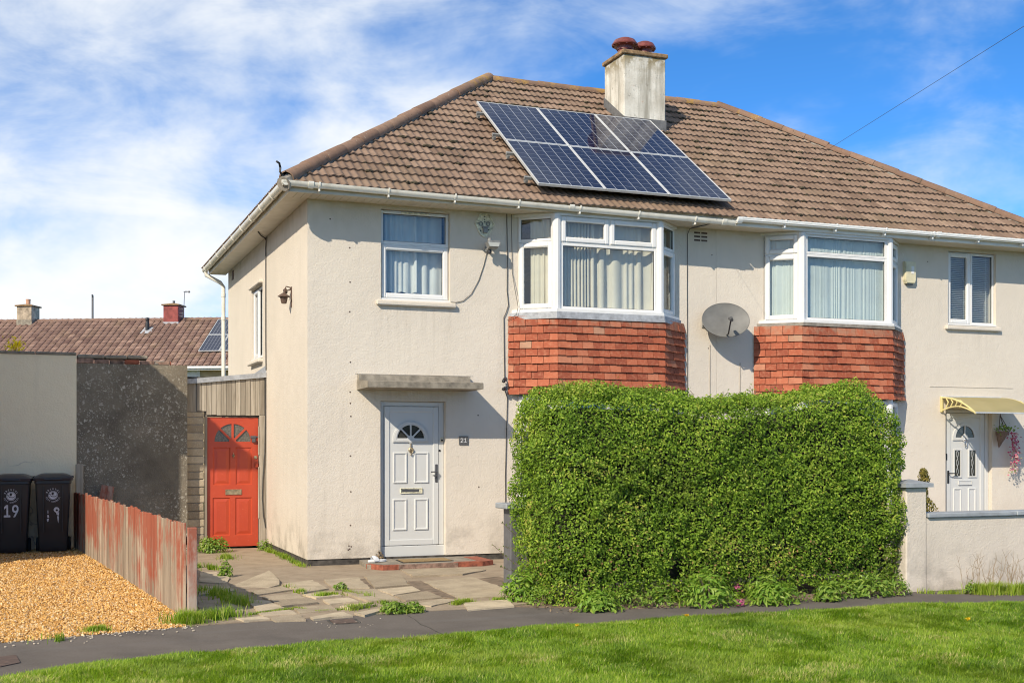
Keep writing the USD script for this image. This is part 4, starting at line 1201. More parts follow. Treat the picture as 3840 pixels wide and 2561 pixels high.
# ---------------- front door of the right house
def door_right():
    dr = numbered(h2, 'front_door')
    sx = lambda x: 10.343 + (x - 310) * .00188
    sz = lambda y: .495 + (1450 - y) * .001479
    o = (0, .075, 0)
    a, b = D2[0] + .002, D2[1] - .002
    g = G(o, X, -Yv, (0, 0, 1))
    g.box((a, -.06, .16), (a + .07, .0, 2.15), .005); g.box((b - .07, -.06, .16), (b, .0, 2.15), .005); g.box((a + .069, -.06, 2.09), (b - .069, -.0015, 2.15), .005)
    g.box((b - .10, -.06, .16), (b - .071, -.012, 2.09), .004)
    v, f, t = g.arrays(); raw_mesh(dr, v, f, M['door_white'], h2, False, t); tag(dr, 'white door with two leaded glass strips')
    l0, l1, z0, z1 = a + .075, b - .105, .17, 2.086
    g = G(o, X, -Yv, (0, 0, 1)); ring(g, l0, l1, z0, z1, .075, -.05, .010, .006)
    g.box((l0 + .07, -.05, z0 + .07), (l1 - .07, -.004, z1 - .07))
    moulded_panel(g, sx(425), sx(515), sz(1500 + 300), sz(1192), -.004, .034, .016)
    moulded_panel(g, sx(585), sx(672), sz(1500 + 300), sz(1192), -.004, .034, .016)
    g.build('leaf', M['door_white'], dr)
    bb = G(o, X, -Yv, (0, 0, 1))
    body, hole = fan_light(None, None, sx(548), sz(645), .245, .190, .062, (90,), None, None, 0)
    body = body.difference(shapely.affinity.rotate(sbox(0, 0, 0, 0), 0)) if False else body
    bb.prism(body, -.006, .014, 'xz')
    for p, q in ((425, 515), (585, 680)):
        ring(bb, sx(p), sx(q), sz(1080), sz(763), .026, -.006, .014, .006)
    bb.build('glazing_surround', M['door_white'], dr, smooth=30)
    k = G(o, X, -Yv, (0, 0, 1)); k.prism(hole, -.003, -.0015, 'xz'); k.build('fan_glass', M['darkglass'], dr)
    for p, q in ((440, 500), (600, 665)):
        k = G(o, X, -Yv, (0, 0, 1)); k.box((sx(p) - .01, -.004, sz(1066)), (sx(q) + .01, -.001, sz(777))); gl = k.build('glass_strip', M['darkglass'], dr)
        k = G(o, X, -Yv, (0, 0, 1)); m_ = (sx(p) + sx(q)) / 2
        zz = np.linspace(sz(1060), sz(782), 40)
        k.tube(np.stack([m_ + .016 * np.sin((zz - zz[0]) * 22), 0 * zz + .0005, zz], 1), .0028, 5)
        k.tube(np.stack([m_ - .016 * np.sin((zz - zz[0]) * 22), 0 * zz + .0005, zz], 1), .0028, 5)
        k.build('leading', M['alu'], dr)
    k = G(o, X, -Yv, (0, 0, 1)); ring(k, sx(478), sx(622), sz(1160), sz(1110), .010, -.004, .016, .003); k.box((sx(484), -.004, sz(1154)), (sx(616), .008, sz(1116)), .002); k.build('letterbox', M['door_white'], dr)
    k = G(o, X, -Yv, (0, 0, 1)); k.lathe([(.0, 0.), (.028, .0), (.028, .016), (.018, .026), (.0, .03)], (sx(550), .0, sz(660)), (0, 1, 0), 14)
    k.tube([(sx(550) + .026 * math.sin(t), .03, sz(700) - .055 * math.cos(t)) for t in np.linspace(-2.7, 2.7, 15)], .007, 6)
    k.build('knocker', M['chrome'], dr, smooth=40)
    k = G(o, X, -Yv, (0, 0, 1)); k.box((sx(354), .0, sz(1142)), (sx(376), .020, sz(1000)), .006)
    k.tube([(sx(365), .015, sz(1030)), (sx(365), .055, sz(1030)), (sx(375), .06, sz(1030)), (sx(440), .058, sz(1032))], .009, 8)
    k.build('handle', M['black'], dr, smooth=40)
    k = G(o, X, -Yv, (0, 0, 1)); k.box((sx(326), .0, sz(885)), (sx(352), .022, sz(815)), .005); k.build('doorbell', M['black'], dr)
    k = G(o, X, -Yv, (0, 0, 1)); k.box((a, -.06, .065), (b, .02, .158), .006); k.build('threshold', M['door_white'], dr)
door_right()

# concrete canopy over the door of 21, weathered, sloping to a thin front edge
cn = numbered(h1, 'door_canopy')
g = G()
prof = Polygon([(.0, 2.300), (-.60, 2.308), (-.60, 2.385), (-.58, 2.392), (0., 2.430)])
g.prism(prof, .655, 2.212, 'yz')
g.prism(Polygon([(.0, 2.42), (-.10, 2.42), (-.085, 2.500), (0., 2.505)]), .662, 2.206, 'yz')
v, f, t = g.arrays(); raw_mesh(cn, v, f, M['concrete'], h1, False, t)
# hairline flashing chase above the canopy, and its twin over the other door
g = G(); g.box((.63, -.004, 2.508), (2.27, .0, 2.518)); g.build('chase_line', M['stucco'], h1)
g = G(); g.box((10.02, -.006, 2.505), (11.72, .0, 2.517)); g.build('chase_line', M['stucco2'], h2)

# doorstep
st = numbered(h1, 'doorstep')
g = G(); pl = Polygon([(.69, .0), (.64, -.60), (.78, -.86), (2.12, -.80), (2.30, -.70), (2.28, .0)])
g.prism(pl, -.05, .062, 'xy'); v, f, t = g.arrays(); raw_mesh(st, v, f, M['concrete'], h1, False, t)
g = G(); g.prism(Polygon([(.634, -.58), (.775, -.872), (1.0, -.862), (1.0, -.80), (.80, -.80), (.69, -.56)]), -.04, .067, 'xy'); g.build('red_edge', M['brickred'], st)
g = G(); g.prism(Polygon([(.98, -.872), (1.78, -.832), (1.78, -.79), (.98, -.82)]), -.04, .066, 'xy'); g.build('worn_edge', M['worn_brick'], st)
g = G(); g.prism(Polygon([(1.75, -.826), (2.125, -.808), (2.308, -.705), (2.29, -.12), (2.10, -.12), (2.10, -.70), (1.75, -.74)]), -.04, .067, 'xy'); g.build('red_edge', M['brickred'], st)

# screw holes and plugs left in the render
g = G()
for x, z in ((.56, 4.16), (.565, 3.71), (.56, 3.32), (.57, 2.66), (.565, 2.27), (.57, 2.12), (.575, 1.95), (.57, 1.43), (.575, .96), (.57, .52), (.55, .25), (.58, .24), (.56, .21), (.54, .20), (.30, 4.52), (2.35, 1.98), (2.36, 1.0)):
    g.lathe([(.0, .0), (.011, .0), (.011, .0015), (.0, .002)], (x, 0, z), (0, -1, 0), 8)
g.build('screw_holes', M['rust'], h1)
g = G()
for dz in (0, .055, .11):
    for dx in (0, .12): g.box((5.72 + dx, -.003, 4.57 + dz), (5.82 + dx, .001, 4.595 + dz))
g.build('air_brick', M['rust'], h1)
g = G()
for x, z in ((9.98, 4.50), (6.02, 4.38), (5.96, 3.0), (6.2, 3.55)): g.lathe([(.0, .0), (.010, .0), (.010, .0015), (.0, .002)], (x, 0, z), (0, -1, 0), 8)
g.build('screw_holes', M['rust'], h2)

# ================================================================== CURTAINS AND BLINDS (things hanging inside)
def cloth(name, label, cat, mat, o, e, n, l0, l1, z0, z1, folds, amp, seed, d=-.16, hem=None, group=None):
    r = np.random.default_rng(seed)
    nu, nz = int(folds * 9) + 1, 22
    u = np.linspace(0, 1, nu); w = np.linspace(0, 1, nz)
    ph = np.cumsum(.12 + 5. * meshkit.fbm(np.stack([u * folds * .42, 0 * u + seed, 0 * u], -1), 3, seed) ** 3); ph = ph / ph[-1] * folds * 2 * np.pi
    a = amp * (.25 + 1.3 * meshkit.noise(np.stack([u * folds * .7, 0 * u, 0 * u], -1), seed))
    U, W = np.meshgrid(u, w)
    drift = .012 * (meshkit.noise(np.stack([U * 6, W * 2, 0 * U], -1), seed + 3) - .5)
    Dp = d + a * np.cos(ph)[None, :] * (.55 + .45 * (1 - W)) + drift
    Lx = l0 + (l1 - l0) * U + .25 * a * np.sin(2 * ph)[None, :]
    bot = z0 + (0 if hem is None else hem(u))[None, :] * np.ones_like(U) if hem is not None else z0 + 0 * U
    Z = bot + (z1 - bot) * W
    V = np.stack([Lx.ravel(), Dp.ravel(), Z.ravel()], 1); F = []
    for i in range(nz - 1):
        for j in range(nu - 1): F.append([i * nu + j, i * nu + j + 1, (i + 1) * nu + j + 1, (i + 1) * nu + j])
    g = G(o, e, n, (0, 0, 1)); g.add(V, np.array(F))
    return tag(g.build(name, mat, smooth=True), label, cat, group)

_, fc = bay_faces(BAY1)
(o0, e0, n0, La), (o1, e1, n1, Lb), (o2, e2, n2, Lc) = fc
cloth('curtain', 'long cream curtain in full folds behind the big middle pane of the left bay', 'curtain', M['curtain'], o1, e1, n1, .03, Lb - .03, 3.40, 4.72, 15, .040, 3)
cloth('curtain', 'cream curtain end behind the left-hand angled light of the left bay', 'curtain', M['curtain'], o0, e0, n0, .17, La - .02, 3.40, 4.70, 5, .03, 4, d=-.12)
cloth('curtain', 'cream curtain behind the narrow right-hand angled light of the left bay', 'curtain', M['curtain'], o2, e2, n2, .03, Lc - .03, 3.40, 4.70, 6, .025, 5, d=-.14)
_, fc2 = bay_faces(BAY2)
(p0, q0, s0, Ma), (p1, q1, s1, Mb), (p2, q2, s2, Mc) = fc2
cloth('net_curtain', 'pale green pleated net curtain across the wide middle panes of the right bay', 'net curtain', M['net'], p1, q1, s1, .03, Mb - .03, 3.40, 4.72, 34, .007, 6, d=-.11)
cloth('net_curtain', 'pale net curtain behind the left-hand angled light of the right bay', 'net curtain', M['net'], p0, q0, s0, .03, Ma - .03, 3.40, 4.70, 12, .011, 7, d=-.10)
cloth('net_curtain', 'pale net curtain behind the narrow right-hand angled light of the right bay', 'net curtain', M['net'], p2, q2, s2, .03, Mc - .03, 3.40, 4.70, 12, .011, 9, d=-.10)
hemf = lambda u: .10 + .05 * np.abs(np.sin(u * 9)) + .06 * (u > .55)
cloth('curtain', 'white gathered curtain behind the lower pane of the small upstairs window above the porch', 'curtain', M['curtain_w'], (0, .055, 0), X, -Yv, 1.03, 1.52, 3.60, 4.70, 6, .032, 12, d=-.13, hem=lambda u: .04 * np.abs(np.sin(u * 8)))
cloth('curtain', 'white curtain looped back at the right of the small upstairs window above the porch', 'curtain', M['curtain_w'], (0, .055, 0), X, -Yv, 1.45, 1.90, 3.58, 4.70, 3.5, .022, 14, d=-.17, hem=lambda u: .03 * np.sin(u * 5) ** 2)
# venetian blind, every slat its own part
bl = thing('venetian_blind', 'white slatted venetian blind in the narrow window at the far right', 'blind', (10.88, .14, 3.5))
for k in range(36):
    z = 3.58 + k * .030
    g = G((10.88, .135, z), X, Yv, (0, 0, 1))
    c, s = math.cos(.45), math.sin(.45)
    for l in ((-.43, -.02), (.03, .44)):
        V = []
        for (dy, dz) in ((-.0125, 0), (.0125, 0)):
            for th in (-.0008, .0008): V.append((dy * c, dy * s + th))
        g.box((l[0], -.0125, -.0008), (l[1], .0125, .0008))
    for v in g.V:
        y, z_ = v[:, 1] - .135, v[:, 2] - z
        v[:, 1], v[:, 2] = .135 + y * c + z_ * s, z - y * s + z_ * c
    g.build('slat', M['curtain_w'], bl)
g = G(); 
for x in (10.52, 10.82, 10.97, 11.26): g.tube([(x, .121, 3.56), (x, .121, 4.66)], .0035, 5)
g.build('ladder_tape', M['curtain_w'], bl)

# ================================================================== THINGS ON THE ROOF: solar panels
def roof_frame(off): return (np.array([0, -.38, 4.95]) + off * np.array([0, -SN, CS]), X, np.array([0, -SN, CS]), np.array([0, CS, SN]))
pw, plen = 1.010, 1.530
srow = [(-.30 + .38) / CS, (-.30 + .38) / CS + 1.548]
NAMES = [['large solar panel at the bottom left of the array on the roof', 'solar panel in the middle of the bottom row of the array on the roof', 'solar panel at the bottom right of the array, nearest the gutter joint'],
         ['solar panel at the top left of the array, farthest from the chimney', 'solar panel in the middle of the top row of the array on the roof', 'solar panel at the top right, right in front of the chimney and mirroring it']]
for r in (0, 1):
    for c in range(3):
        l0 = 3.083 + c * 1.0135; s0 = srow[r]
        base = np.array([l0, -.38 + s0 * CS, 4.95 + s0 * SN])
        sp = thing('solar_panel', NAMES[r][c], 'solar panel', base, 'solar panels on the roof of the left house')
        o, e, n, u = roof_frame(.115)
        g = G(o, e, n, u)
        ring(g, l0, l0 + pw, s0, s0 + plen, .020, 0., .040, .003, wb=.020)
        g.build('frame', M['alu'], sp)
        g = G(o, e, n, u)
        V = np.array([(l0 + .018, .034, s0 + .018), (l0 + pw - .018, .034, s0 + .018), (l0 + pw - .018, .034, s0 + plen - .018), (l0 + .018, .034, s0 + plen - .018)])
        path = numbered(sp, 'cells')
        wv = V @ g.A + g.o - base
        usdkit.mesh(stage, path, (wv, np.array([[0, 2, 1], [0, 3, 2]])), M['solar'], uv=[(0, 0), (6, 0), (6, 10), (0, 10)])
        _BASE[path] = base
        g = G(o, e, n, u); g.box((l0 + .018, .004, s0 + .018), (l0 + pw - .018, .010, s0 + plen - .018)); g.build('back_sheet', M['black'], sp)
RL = ['aluminium rail end sticking out under the bottom edge of the solar array', 'aluminium rail end second from the bottom beside the solar array', 'aluminium rail end third from the bottom beside the solar array', 'aluminium rail end nearest the top left corner of the solar array']
for k, s in enumerate((srow[0] + .30, srow[0] + 1.15, srow[1] + .30, srow[1] + 1.15)):
    o, e, n, u = roof_frame(.115)
    g = G(o, e, n, u); g.box((2.985, -.045, s - .022), (6.15, -.003, s + .022), .003)
    for x in (3.02, 3.8, 4.7, 5.6): g.box((x - .02, -.095, s - .035), (x + .02, -.046, s + .035), .003)
    tag(g.build('mounting_rail', M['alu_dark']), RL[k], 'mounting rail', 'rails under the solar array')

# ================================================================== THINGS ON THE WALLS
# hexagonal bare base plate of an old alarm box
hx = thing('alarm_base_plate', 'dirty hexagonal base plate of an old alarm box under the eaves', 'alarm base', (2.44, 0, 4.58))
hexp = Polygon([(2.375, 4.735), (2.505, 4.735), (2.585, 4.60), (2.505, 4.445), (2.44, 4.41), (2.375, 4.445), (2.297, 4.60)])
g = G(); g.prism(hexp, -.012, -.002, 'xz'); g.prism(hexp.difference(hexp.buffer(-.014)), -.024, -.011, 'xz'); g.build('plate', M['old_white'], hx)
g = G(); g.box((2.41, -.055, 4.47), (2.475, -.012, 4.535), .006); g.box((2.40, -.05, 4.535), (2.485, -.012, 4.56), .004); g.build('circuit_box', M['alu_dark'], hx)
g = G()
for x, z, r in ((2.385, 4.595, .030), (2.49, 4.60, .032)): g.lathe([(r * .6, .0), (r, .004), (r, .012), (r * .7, .014)], (x, -.012, z), (0, -1, 0), 14)
g.build('socket', M['alu_dark'], hx)
g = G()
for x, z in ((2.44, 4.695), (2.44, 4.655), (2.345, 4.60), (2.405, 4.55), (2.50, 4.52), (2.38, 4.50), (2.44, 4.625)): g.lathe([(.0, 0.), (.009, 0.), (.009, .008), (0., .010)], (x, -.012, z), (0, -1, 0), 8)
g.build('screw', M['black'], hx)

fl = thing('floodlight', 'small tilted security floodlight above the cable on the cream wall', 'floodlight', (2.47, 0, 4.28))
g = G((2.50, -.16, 4.275), X, Yv, (0, 0, 1))
g.add(*[(np.array([(-.085, .05, .045), (.085, .05, .045), (.095, -.06, .045), (-.095, -.06, .045), (-.055, .045, -.045), (.055, .045, -.045), (.070, -.075, -.02), (-.070, -.075, -.02)]) ), np.array([[0, 1, 2, 3], [7, 6, 5, 4], [0, 4, 5, 1], [1, 5, 6, 2], [2, 6, 7, 3], [3, 7, 4, 0]])])
g.build('housing', M['alu_dark'], fl)
g = G((2.50, -.16, 4.275), X, Yv, (0, 0, 1)); V = np.array([(.085, -.0625, .040), (-.085, -.0625, .040), (-.064, -.079, -.016), (.064, -.079, -.016)]); g.add(V, [[0, 1, 2, 3]]); g.build('lamp_glass', M['lampglass'], fl)
g = G(); g.box((2.435, -.20, 4.315), (2.60, -.13, 4.345), .006); g.lathe([(.03, 0), (.03, .05), (.0, .055)], (2.475, -.12, 4.335), (0, 0, 1), 12); g.build('top_fins', M['alu_dark'], fl)
g = G(); g.tube([(2.475, .0, 4.26), (2.475, -.07, 4.24), (2.475, -.13, 4.245)], .016, 8); g.box((2.44, -.02, 4.215), (2.51, .0, 4.285), .004); g.build('bracket', M['alu_dark'], fl)
g = G(); g.lathe([(.0, -.035), (.028, -.03), (.032, 0.), (.028, .02), (.0, .025)], (2.475, -.11, 4.205), (0, 0, 1), 12); g.build('sensor', M['black'], fl, smooth=40)
g = G(); g.tube([(2.475, -.012, 4.21), (2.43, -.010, 4.03), (2.36, -.010, 3.83), (2.25, -.010, 3.63), (2.13, -.010, 3.53), (2.03, -.010, 3.505), (1.955, -.012, 3.505)], .0045, 6)
tag(g.build('cable', M['cable']), 'thin dark cable curving from the floodlight down to the small window', 'cable')

pq = thing('house_number', 'dark slate plaque with number 21 beside the white door', 'house number', (2.137, 0, 1.635))
g = G(); g.box((2.072, -.016, 1.577), (2.203, -.002, 1.693), .002); g.build('plaque', M['slate_plaque'], pq)
tx = meshkit.text_mesh('21', .058, .003)
g = G((2.137 - tx.extents[0] / 2 - tx.bounds[0][0], -.016, 1.607), X, -Yv, (0, 0, 1)); v = np.array(tx.vertices)[:, [0, 2, 1]]; g.add(v, tx.faces); g.build('numerals', M['print'], pq)

def camera_unit(name, label, o, e, n, s=1.):
    """Two small round-headed cameras on brackets, one over the other."""
    t = thing(name, label, 'security camera', o)
    for dz, tilt, nm in ((.075, .5, 'camera_head'), (-.055, .1, 'camera_head')):
        g = G(np.asarray(o) + np.array([0, 0, dz * s]), e, n, (0, 0, 1))
        g.lathe([(.0, .0), (.022, .004), (.026, .03), (.024, .07), (.012, .085), (.0, .088)], (-.02, .055, 0.), (-.5, .8, -tilt), 12)
        g.build(nm, M['black'], t, smooth=40)
        g = G(np.asarray(o) + np.array([0, 0, dz * s]), e, n, (0, 0, 1)); g.tube([(.01, .0, .01), (.0, .03, .01), (-.01, .06, .0)], .009, 6); g.lathe([(.0, -.0), (.028, .0), (.028, .008), (.0, .01)], (.012, .0, .01), (0, 1, 0), 12)
        g.build('bracket', M['dark_steel'], t)
    return t
camera_unit('security_camera', 'pair of small black security cameras beside the foot of the left bay tiles', (2.735, 0, 2.40), X, -Yv)
lt = thing('wall_lamp', 'rusty old lantern lamp on the side wall near the corner', 'wall lamp', (-.0, 1.04, 3.58))
g = G((0, 1.04, 3.60), -Yv, -X, (0, 0, 1))
g.tube([(.0, .0, .08), (.0, .03, .14), (.0, .08, .15), (0, .10, .10), (0, .10, .06)], .009, 7); g.tube([(0, .004, .15), (0, .004, -.13)], .014, 6); g.build('bracket', M['rust'], lt)
g = G((0, 1.04, 3.60), -Yv, -X, (0, 0, 1)); g.lathe([(.0, .07), (.02, .06), (.085, .015), (.085, .005), (.055, .0), (.035, -.085), (.0, -.09)], (0, .11, 0), (0, 0, 1), 6); g.build('lantern', M['rust'], lt)
g = G((0, 1.10, 3.72), -Yv, -X, (0, 0, 1)); g.lathe([(.0, .0), (.03, .005), (.04, .03), (.028, .055), (.0, .06)], (-.0, .05, -.02), (-.3, .9, -.2), 10); g.tube([(0, 0, 0), (0, .05, -.015)], .01, 6); g.build('sensor', M['rust'], lt)

ab = thing('alarm_box', 'cream burglar alarm box on the wall right of the right bay', 'alarm box', (9.595, 0, 4.30))
pl = Polygon([(9.49, 4.475), (9.70, 4.475), (9.70, 4.18), (9.675, 4.125), (9.515, 4.125), (9.49, 4.18)])
g = G(); g.prism(pl, -.055, -.002, 'xz'); g.prism(pl.buffer(-.012), -.070, -.054, 'xz'); g.build('cover', M['cream_plastic'], ab)
g = G(); g.box((9.60, -.074, 4.28), (9.655, -.070, 4.40), .004); g.build('badge', M['whitewall'], ab)
g = G(); g.box((9.535, -.045, 4.105), (9.655, -.01, 4.126), .003); g.build('strobe', M['dark_steel'], ab)

# satellite dish
sd = thing('satellite_dish', 'grey oval satellite dish on the wall between the two bays', 'satellite dish', (5.90, 0, 3.36))
dc = np.array([6.088, -.275, 3.393]); dn = np.array([-.30, -.90, .30]); dn /= np.linalg.norm(dn)
dx_ = np.cross([0, 0, 1], dn); dx_ /= np.linalg.norm(dx_); dy_ = np.cross(dn, dx_)
nr, na = 9, 40; V = []
for i in range(nr + 1):
    rr = i / nr
    for k in range(na):
        a = 2 * math.pi * k / na
        V.append((.345 * rr * math.cos(a), .055 * rr ** 2 - .045, .262 * rr * math.sin(a)))
V = np.array(V); Fd = []
for i in range(nr):
    for k in range(na):
        q = (k + 1) % na; Fd.append([i * na + k, i * na + q, (i + 1) * na + q, (i + 1) * na + k])
g = G(dc, dx_, dn, dy_); g.add(V, np.array(Fd)); back = V.copy(); back[:, 1] -= .006; g.add(back, np.array(Fd)[:, ::-1])
rimp = [(.349 * math.cos(a), .008, .266 * math.sin(a)) for a in np.linspace(0, 2 * math.pi, 41)]; g.tube(rimp, .006, 6, closed_ends=False)
g.build('reflector', M['dish'], sd, smooth=50)
armend = dc + dn * .30 + dy_ * (-.10) + dx_ * .0
g = G(); g.tube([dc + dy_ * -.235 + dn * -.02, dc + dy_ * -.255 + dn * .10, armend + dy_ * -.03], .011, 8); g.build('feed_arm', M['black'], sd)
g = G(); g.tube([armend + dn * .045 + dy_ * -.05, armend + dy_ * -.01 + dn * .01, armend - dn * .075 + dy_ * .03], [.026, .030, .022], 12); g.build('receiver', M['dark_steel'], sd)
g = G(); g.tube([(5.885, .0, 3.355), (5.885, -.13, 3.355), dc - dn * .07 + dy_ * -.02], .018, 8); g.box((5.845, -.014, 3.295), (5.915, .0, 3.42), .004); g.box((5.85, -.075, 3.325), (5.91, -.012, 3.39), .004); g.build('wall_bracket', M['alu_dark'], sd)
g = G(); p = dc - dn * .055; g.tube([p, p - dn * .05], .05, 10); g.build('back_plate', M['dark_steel'], sd)

# cables on the facade
def cable(pts, r, mat, label):
    g = G(); g.tube(np.array(pts, float), r, 6); return tag(g.build('cable', M[mat]), label, 'cable')
cable([(-.012, 3.02, 4.755), (-.014, 3.06, 4.6), (-.014, 3.06, 3.2), (-.012, 3.05, 2.72)], .009, 'cable', 'dark cable running down the side wall from the soffit beside the slim window')
cable([(-.20, 2.62, 4.75), (-.12, 2.85, 4.74), (-.03, 3.02, 4.735), (-.012, 3.03, 4.70)], .010, 'cable', 'short loop of black cable hanging from the side soffit')
cable([(2.765, -.012, 4.755), (2.775, -.014, 4.2), (2.770, -.014, 3.70), (2.79, -.014, 3.50), (2.755, -.016, 3.40), (2.722, -.014, 3.33), (2.728, -.012, 2.9), (2.735, -.012, 2.48)], .006, 'cable', 'dark cable down the left edge of the left bay to the security cameras')
cable([(2.835, -.014, 4.755), (2.84, -.016, 4.3), (2.845, -.016, 3.95), (2.875, -.05, 3.7), (2.90, -.10, 3.47), (2.87, -.11, 3.36), (2.77, -.03, 3.29)], .004, 'cable', 'thin black wire looping across the left frame of the left bay')
cable([(2.735, -.014, 2.33), (2.775, -.014, 2.22), (2.765, -.014, 1.9), (2.745, -.014, 1.2), (2.75, -.012, .15)], .006, 'cable', 'dark cable running down the wall from the security cameras behind the hedge')
cable([(5.70, -.20, 4.745), (5.63, -.03, 4.735), (5.605, -.010, 4.66), (5.600, -.010, 3.9), (5.605, -.010, 2.9), (5.60, -.010, 1.2)], .005, 'cable', 'dotted dark cable dropping down the wall beside the right edge of the left bay')
cable([(5.985, -.006, 3.05), (5.985, -.006, 2.2)], .006, 'cable_cream', 'cream cable rising straight below the satellite dish, nearer the left bay')
cable([(6.50, -.006, 2.80), (6.50, -.006, 2.0)], .006, 'cable_cream', 'cream cable rising straight below the satellite dish, nearer the right bay')
cable([(12.06, -.008, 4.75), (12.06, -.008, 2.2)], .006, 'cable_cream', 'cream cable down the wall at the far right edge of the facade')
# overhead telephone line to the eaves
_ray = _F + _R * (3840 - 1920) / FPX + _U * (1668.4 - 78) / FPX
dd = CAM + _ray * 7.9 - np.array([5.80, -.46, 4.80])
lp = [np.array([5.80, -.46, 4.80]) + dd * t + np.array([0, 0, -.05 * 4 * (t / 4) * (1 - t / 4)]) for t in np.linspace(0, 4, 60)]
g = G(); g.tube(np.array(lp), .0017, 6); tag(g.build('telephone_line', M['cable']), 'black overhead telephone line crossing the sky to the eaves', 'wire')
g = G(); g.box((5.74, -.50, 4.765), (5.86, -.405, 4.80), .004); g.tube([(5.80, -.42, 4.77), (5.80, -.46, 4.81)], .012, 6); g.tube([(5.80, -.44, 4.77), (5.70, -.34, 4.74), (5.62, -.1, 4.74)], .008, 6)
tag(g.build('line_anchor', M['dark_steel']), 'dark bracket on the fascia where the telephone line ends', 'bracket')

# polycarbonate door canopy of the right house
dcp = thing('awning', 'yellowed clear plastic awning on brackets over the right white door', 'awning', (10.85, 0, 2.3))
def arc_c(x, n=16):
    y = np.linspace(0, -.78, n); return np.stack([np.full(n, x), y, 2.345 - .02 * np.abs(y) - .26 * (np.abs(y) / .78) ** 2.2], 1)
a, b = arc_c(10.24), arc_c(11.47)
g = G(); n_ = len(a); V = np.vstack([a, b, a - [0, 0, .005], b - [0, 0, .005]])
F = [[i, i + 1, n_ + i + 1, n_ + i] for i in range(n_ - 1)] + [[2 * n_ + i, 3 * n_ + i, 3 * n_ + i + 1, 2 * n_ + i + 1] for i in range(n_ - 1)] + [[n_ - 1, 3 * n_ - 1, 4 * n_ - 1, 2 * n_ - 1]]
g.add(V, F); g.build('sheet', M['poly'], dcp, smooth=40)
g = G(); g.box((10.23, -.797, 2.062), (11.48, -.775, 2.085), .003); g.box((10.24, -.03, 2.33), (11.47, .0, 2.36), .004); g.build('edge_bar', M['alu'], dcp)
for x in (10.245, 11.465):
    c = arc_c(x) - [0, 0, .012]
    g = G(); g.tube(c, .016, 6)
    g.box((x - .022, -.035, 2.10), (x + .022, .0, 2.35), .006)
    low = np.array([[x, -.02, 2.125], [x, -.22, 2.175], [x, -.42, 2.185], [x, -.62, 2.13], [x, -.77, 2.07]]); g.tube(low, .013, 6)
    for t in (.12, .22, .32, .43): g.tube([(x, -t, 2.16 + .02 * math.sin(t * 7)), (x, -t - .05, 2.25), (x, -t + .0, 2.33 - .3 * t * t)], .012, 6)
    g.build('bracket', M['yellow_plastic'], dcp, smooth=40)

# hanging cone basket with trailing flowers
hb = thing('hanging_basket', 'cone-shaped wicker basket hanging on the wall with trailing pink flowers', 'hanging basket', (11.40, -.1, 1.75))
bc = np.array([11.40, -.12, 1.80])
g = G(); apex = np.array([11.335, -.10, 1.52])
V, Fh = [], []
for i, t in enumerate(np.linspace(0, 1, 7)):
    for k in range(16):
        a = 2 * math.pi * k / 16; r = .125 * t + .006 * (i % 2)
        V.append(apex + (bc - apex) * t + np.array([r * math.cos(a), r * .75 * math.sin(a), 0]))
for i in range(6):
    for k in range(16):
        q = (k + 1) % 16; Fh.append([i * 16 + k, i * 16 + q, (i + 1) * 16 + q, (i + 1) * 16 + k])
g.add(np.array(V), Fh); g.build('cone', M['wicker'], hb)
g = G()
for dx in (-.11, .02, .11): g.tube([bc + [dx, -.03, .0], (11.40, -.06, 2.06)], .006, 5)
g.tube([(11.40, .0, 2.09), (11.40, -.07, 2.09), (11.40, -.07, 2.05)], .007, 6); g.build('hanger', M['rust'], hb)

# ------------------------------------------------------------------ leaves (shared by everything that grows)
def leaf_mesh(C, N, size, tone, rng, slim=.55, fold=.35, droop=None):
    """One folded four-triangle leaf per point, lying roughly across direction N."""
    n = len(C)
    N = N / np.maximum(np.linalg.norm(N, axis=1, keepdims=True), 1e-9)
    t = rng.normal(size=(n, 3)) if droop is None else droop + rng.normal(0, .35, size=(n, 3))
    t -= (t * N).sum(1, keepdims=True) * N; t /= np.maximum(np.linalg.norm(t, axis=1, keepdims=True), 1e-9)
    s = np.cross(N, t)
    L = np.broadcast_to(np.asarray(size, float), (n,))[:, None]
    W = L * slim * .5
    base = C - t * L * .5; tip = C + t * L * .5 - N * L * .12
    mid = C + N * 0.0
    l = mid + s * W + N * W * fold; r = mid - s * W + N * W * fold
    V = np.stack([base, l, tip, r, mid - N * L * .02], 1).reshape(-1, 3)
    k = np.arange(n)[:, None] * 5
    F = np.concatenate([k + np.array([[0, 4, 1]]), k + np.array([[4, 2, 1]]), k + np.array([[0, 3, 4]]), k + np.array([[4, 3, 2]])])
    return V, F, np.repeat(tone, 5)

wr = np.random.default_rng(77)
c = np.r_[bc + wr.normal(0, 1, (90, 3)) * [.10, .06, .035] + [.03, -.03, .04]]
V, F, T = leaf_mesh(c, wr.normal(size=(90, 3)) + [0, -1, .6], wr.uniform(.03, .06, 90), wr.uniform(.1, .9, 90), wr)
raw_mesh(numbered(hb, 'foliage'), V, F, M['weed'], hb, False, T)
n_ = 330; tt = wr.beta(1.2, 1.3, n_)
c = np.stack([11.56 + .06 * np.sin(tt * 3) + wr.normal(0, .05, n_) * (1 - .4 * tt), -.16 + wr.normal(0, .04, n_), 1.80 - .72 * tt], 1)
V, F, T = leaf_mesh(c, wr.normal(size=(n_, 3)) + [0, -1.2, .2], wr.uniform(.025, .05, n_), np.clip(.2 + .5 * tt + wr.normal(0, .22, n_), 0, 1), wr, .7)
tag(raw_mesh(numbered(hb, 'trailing_flowers'), V, F, M['trail'], hb, False, T), kind='stuff')

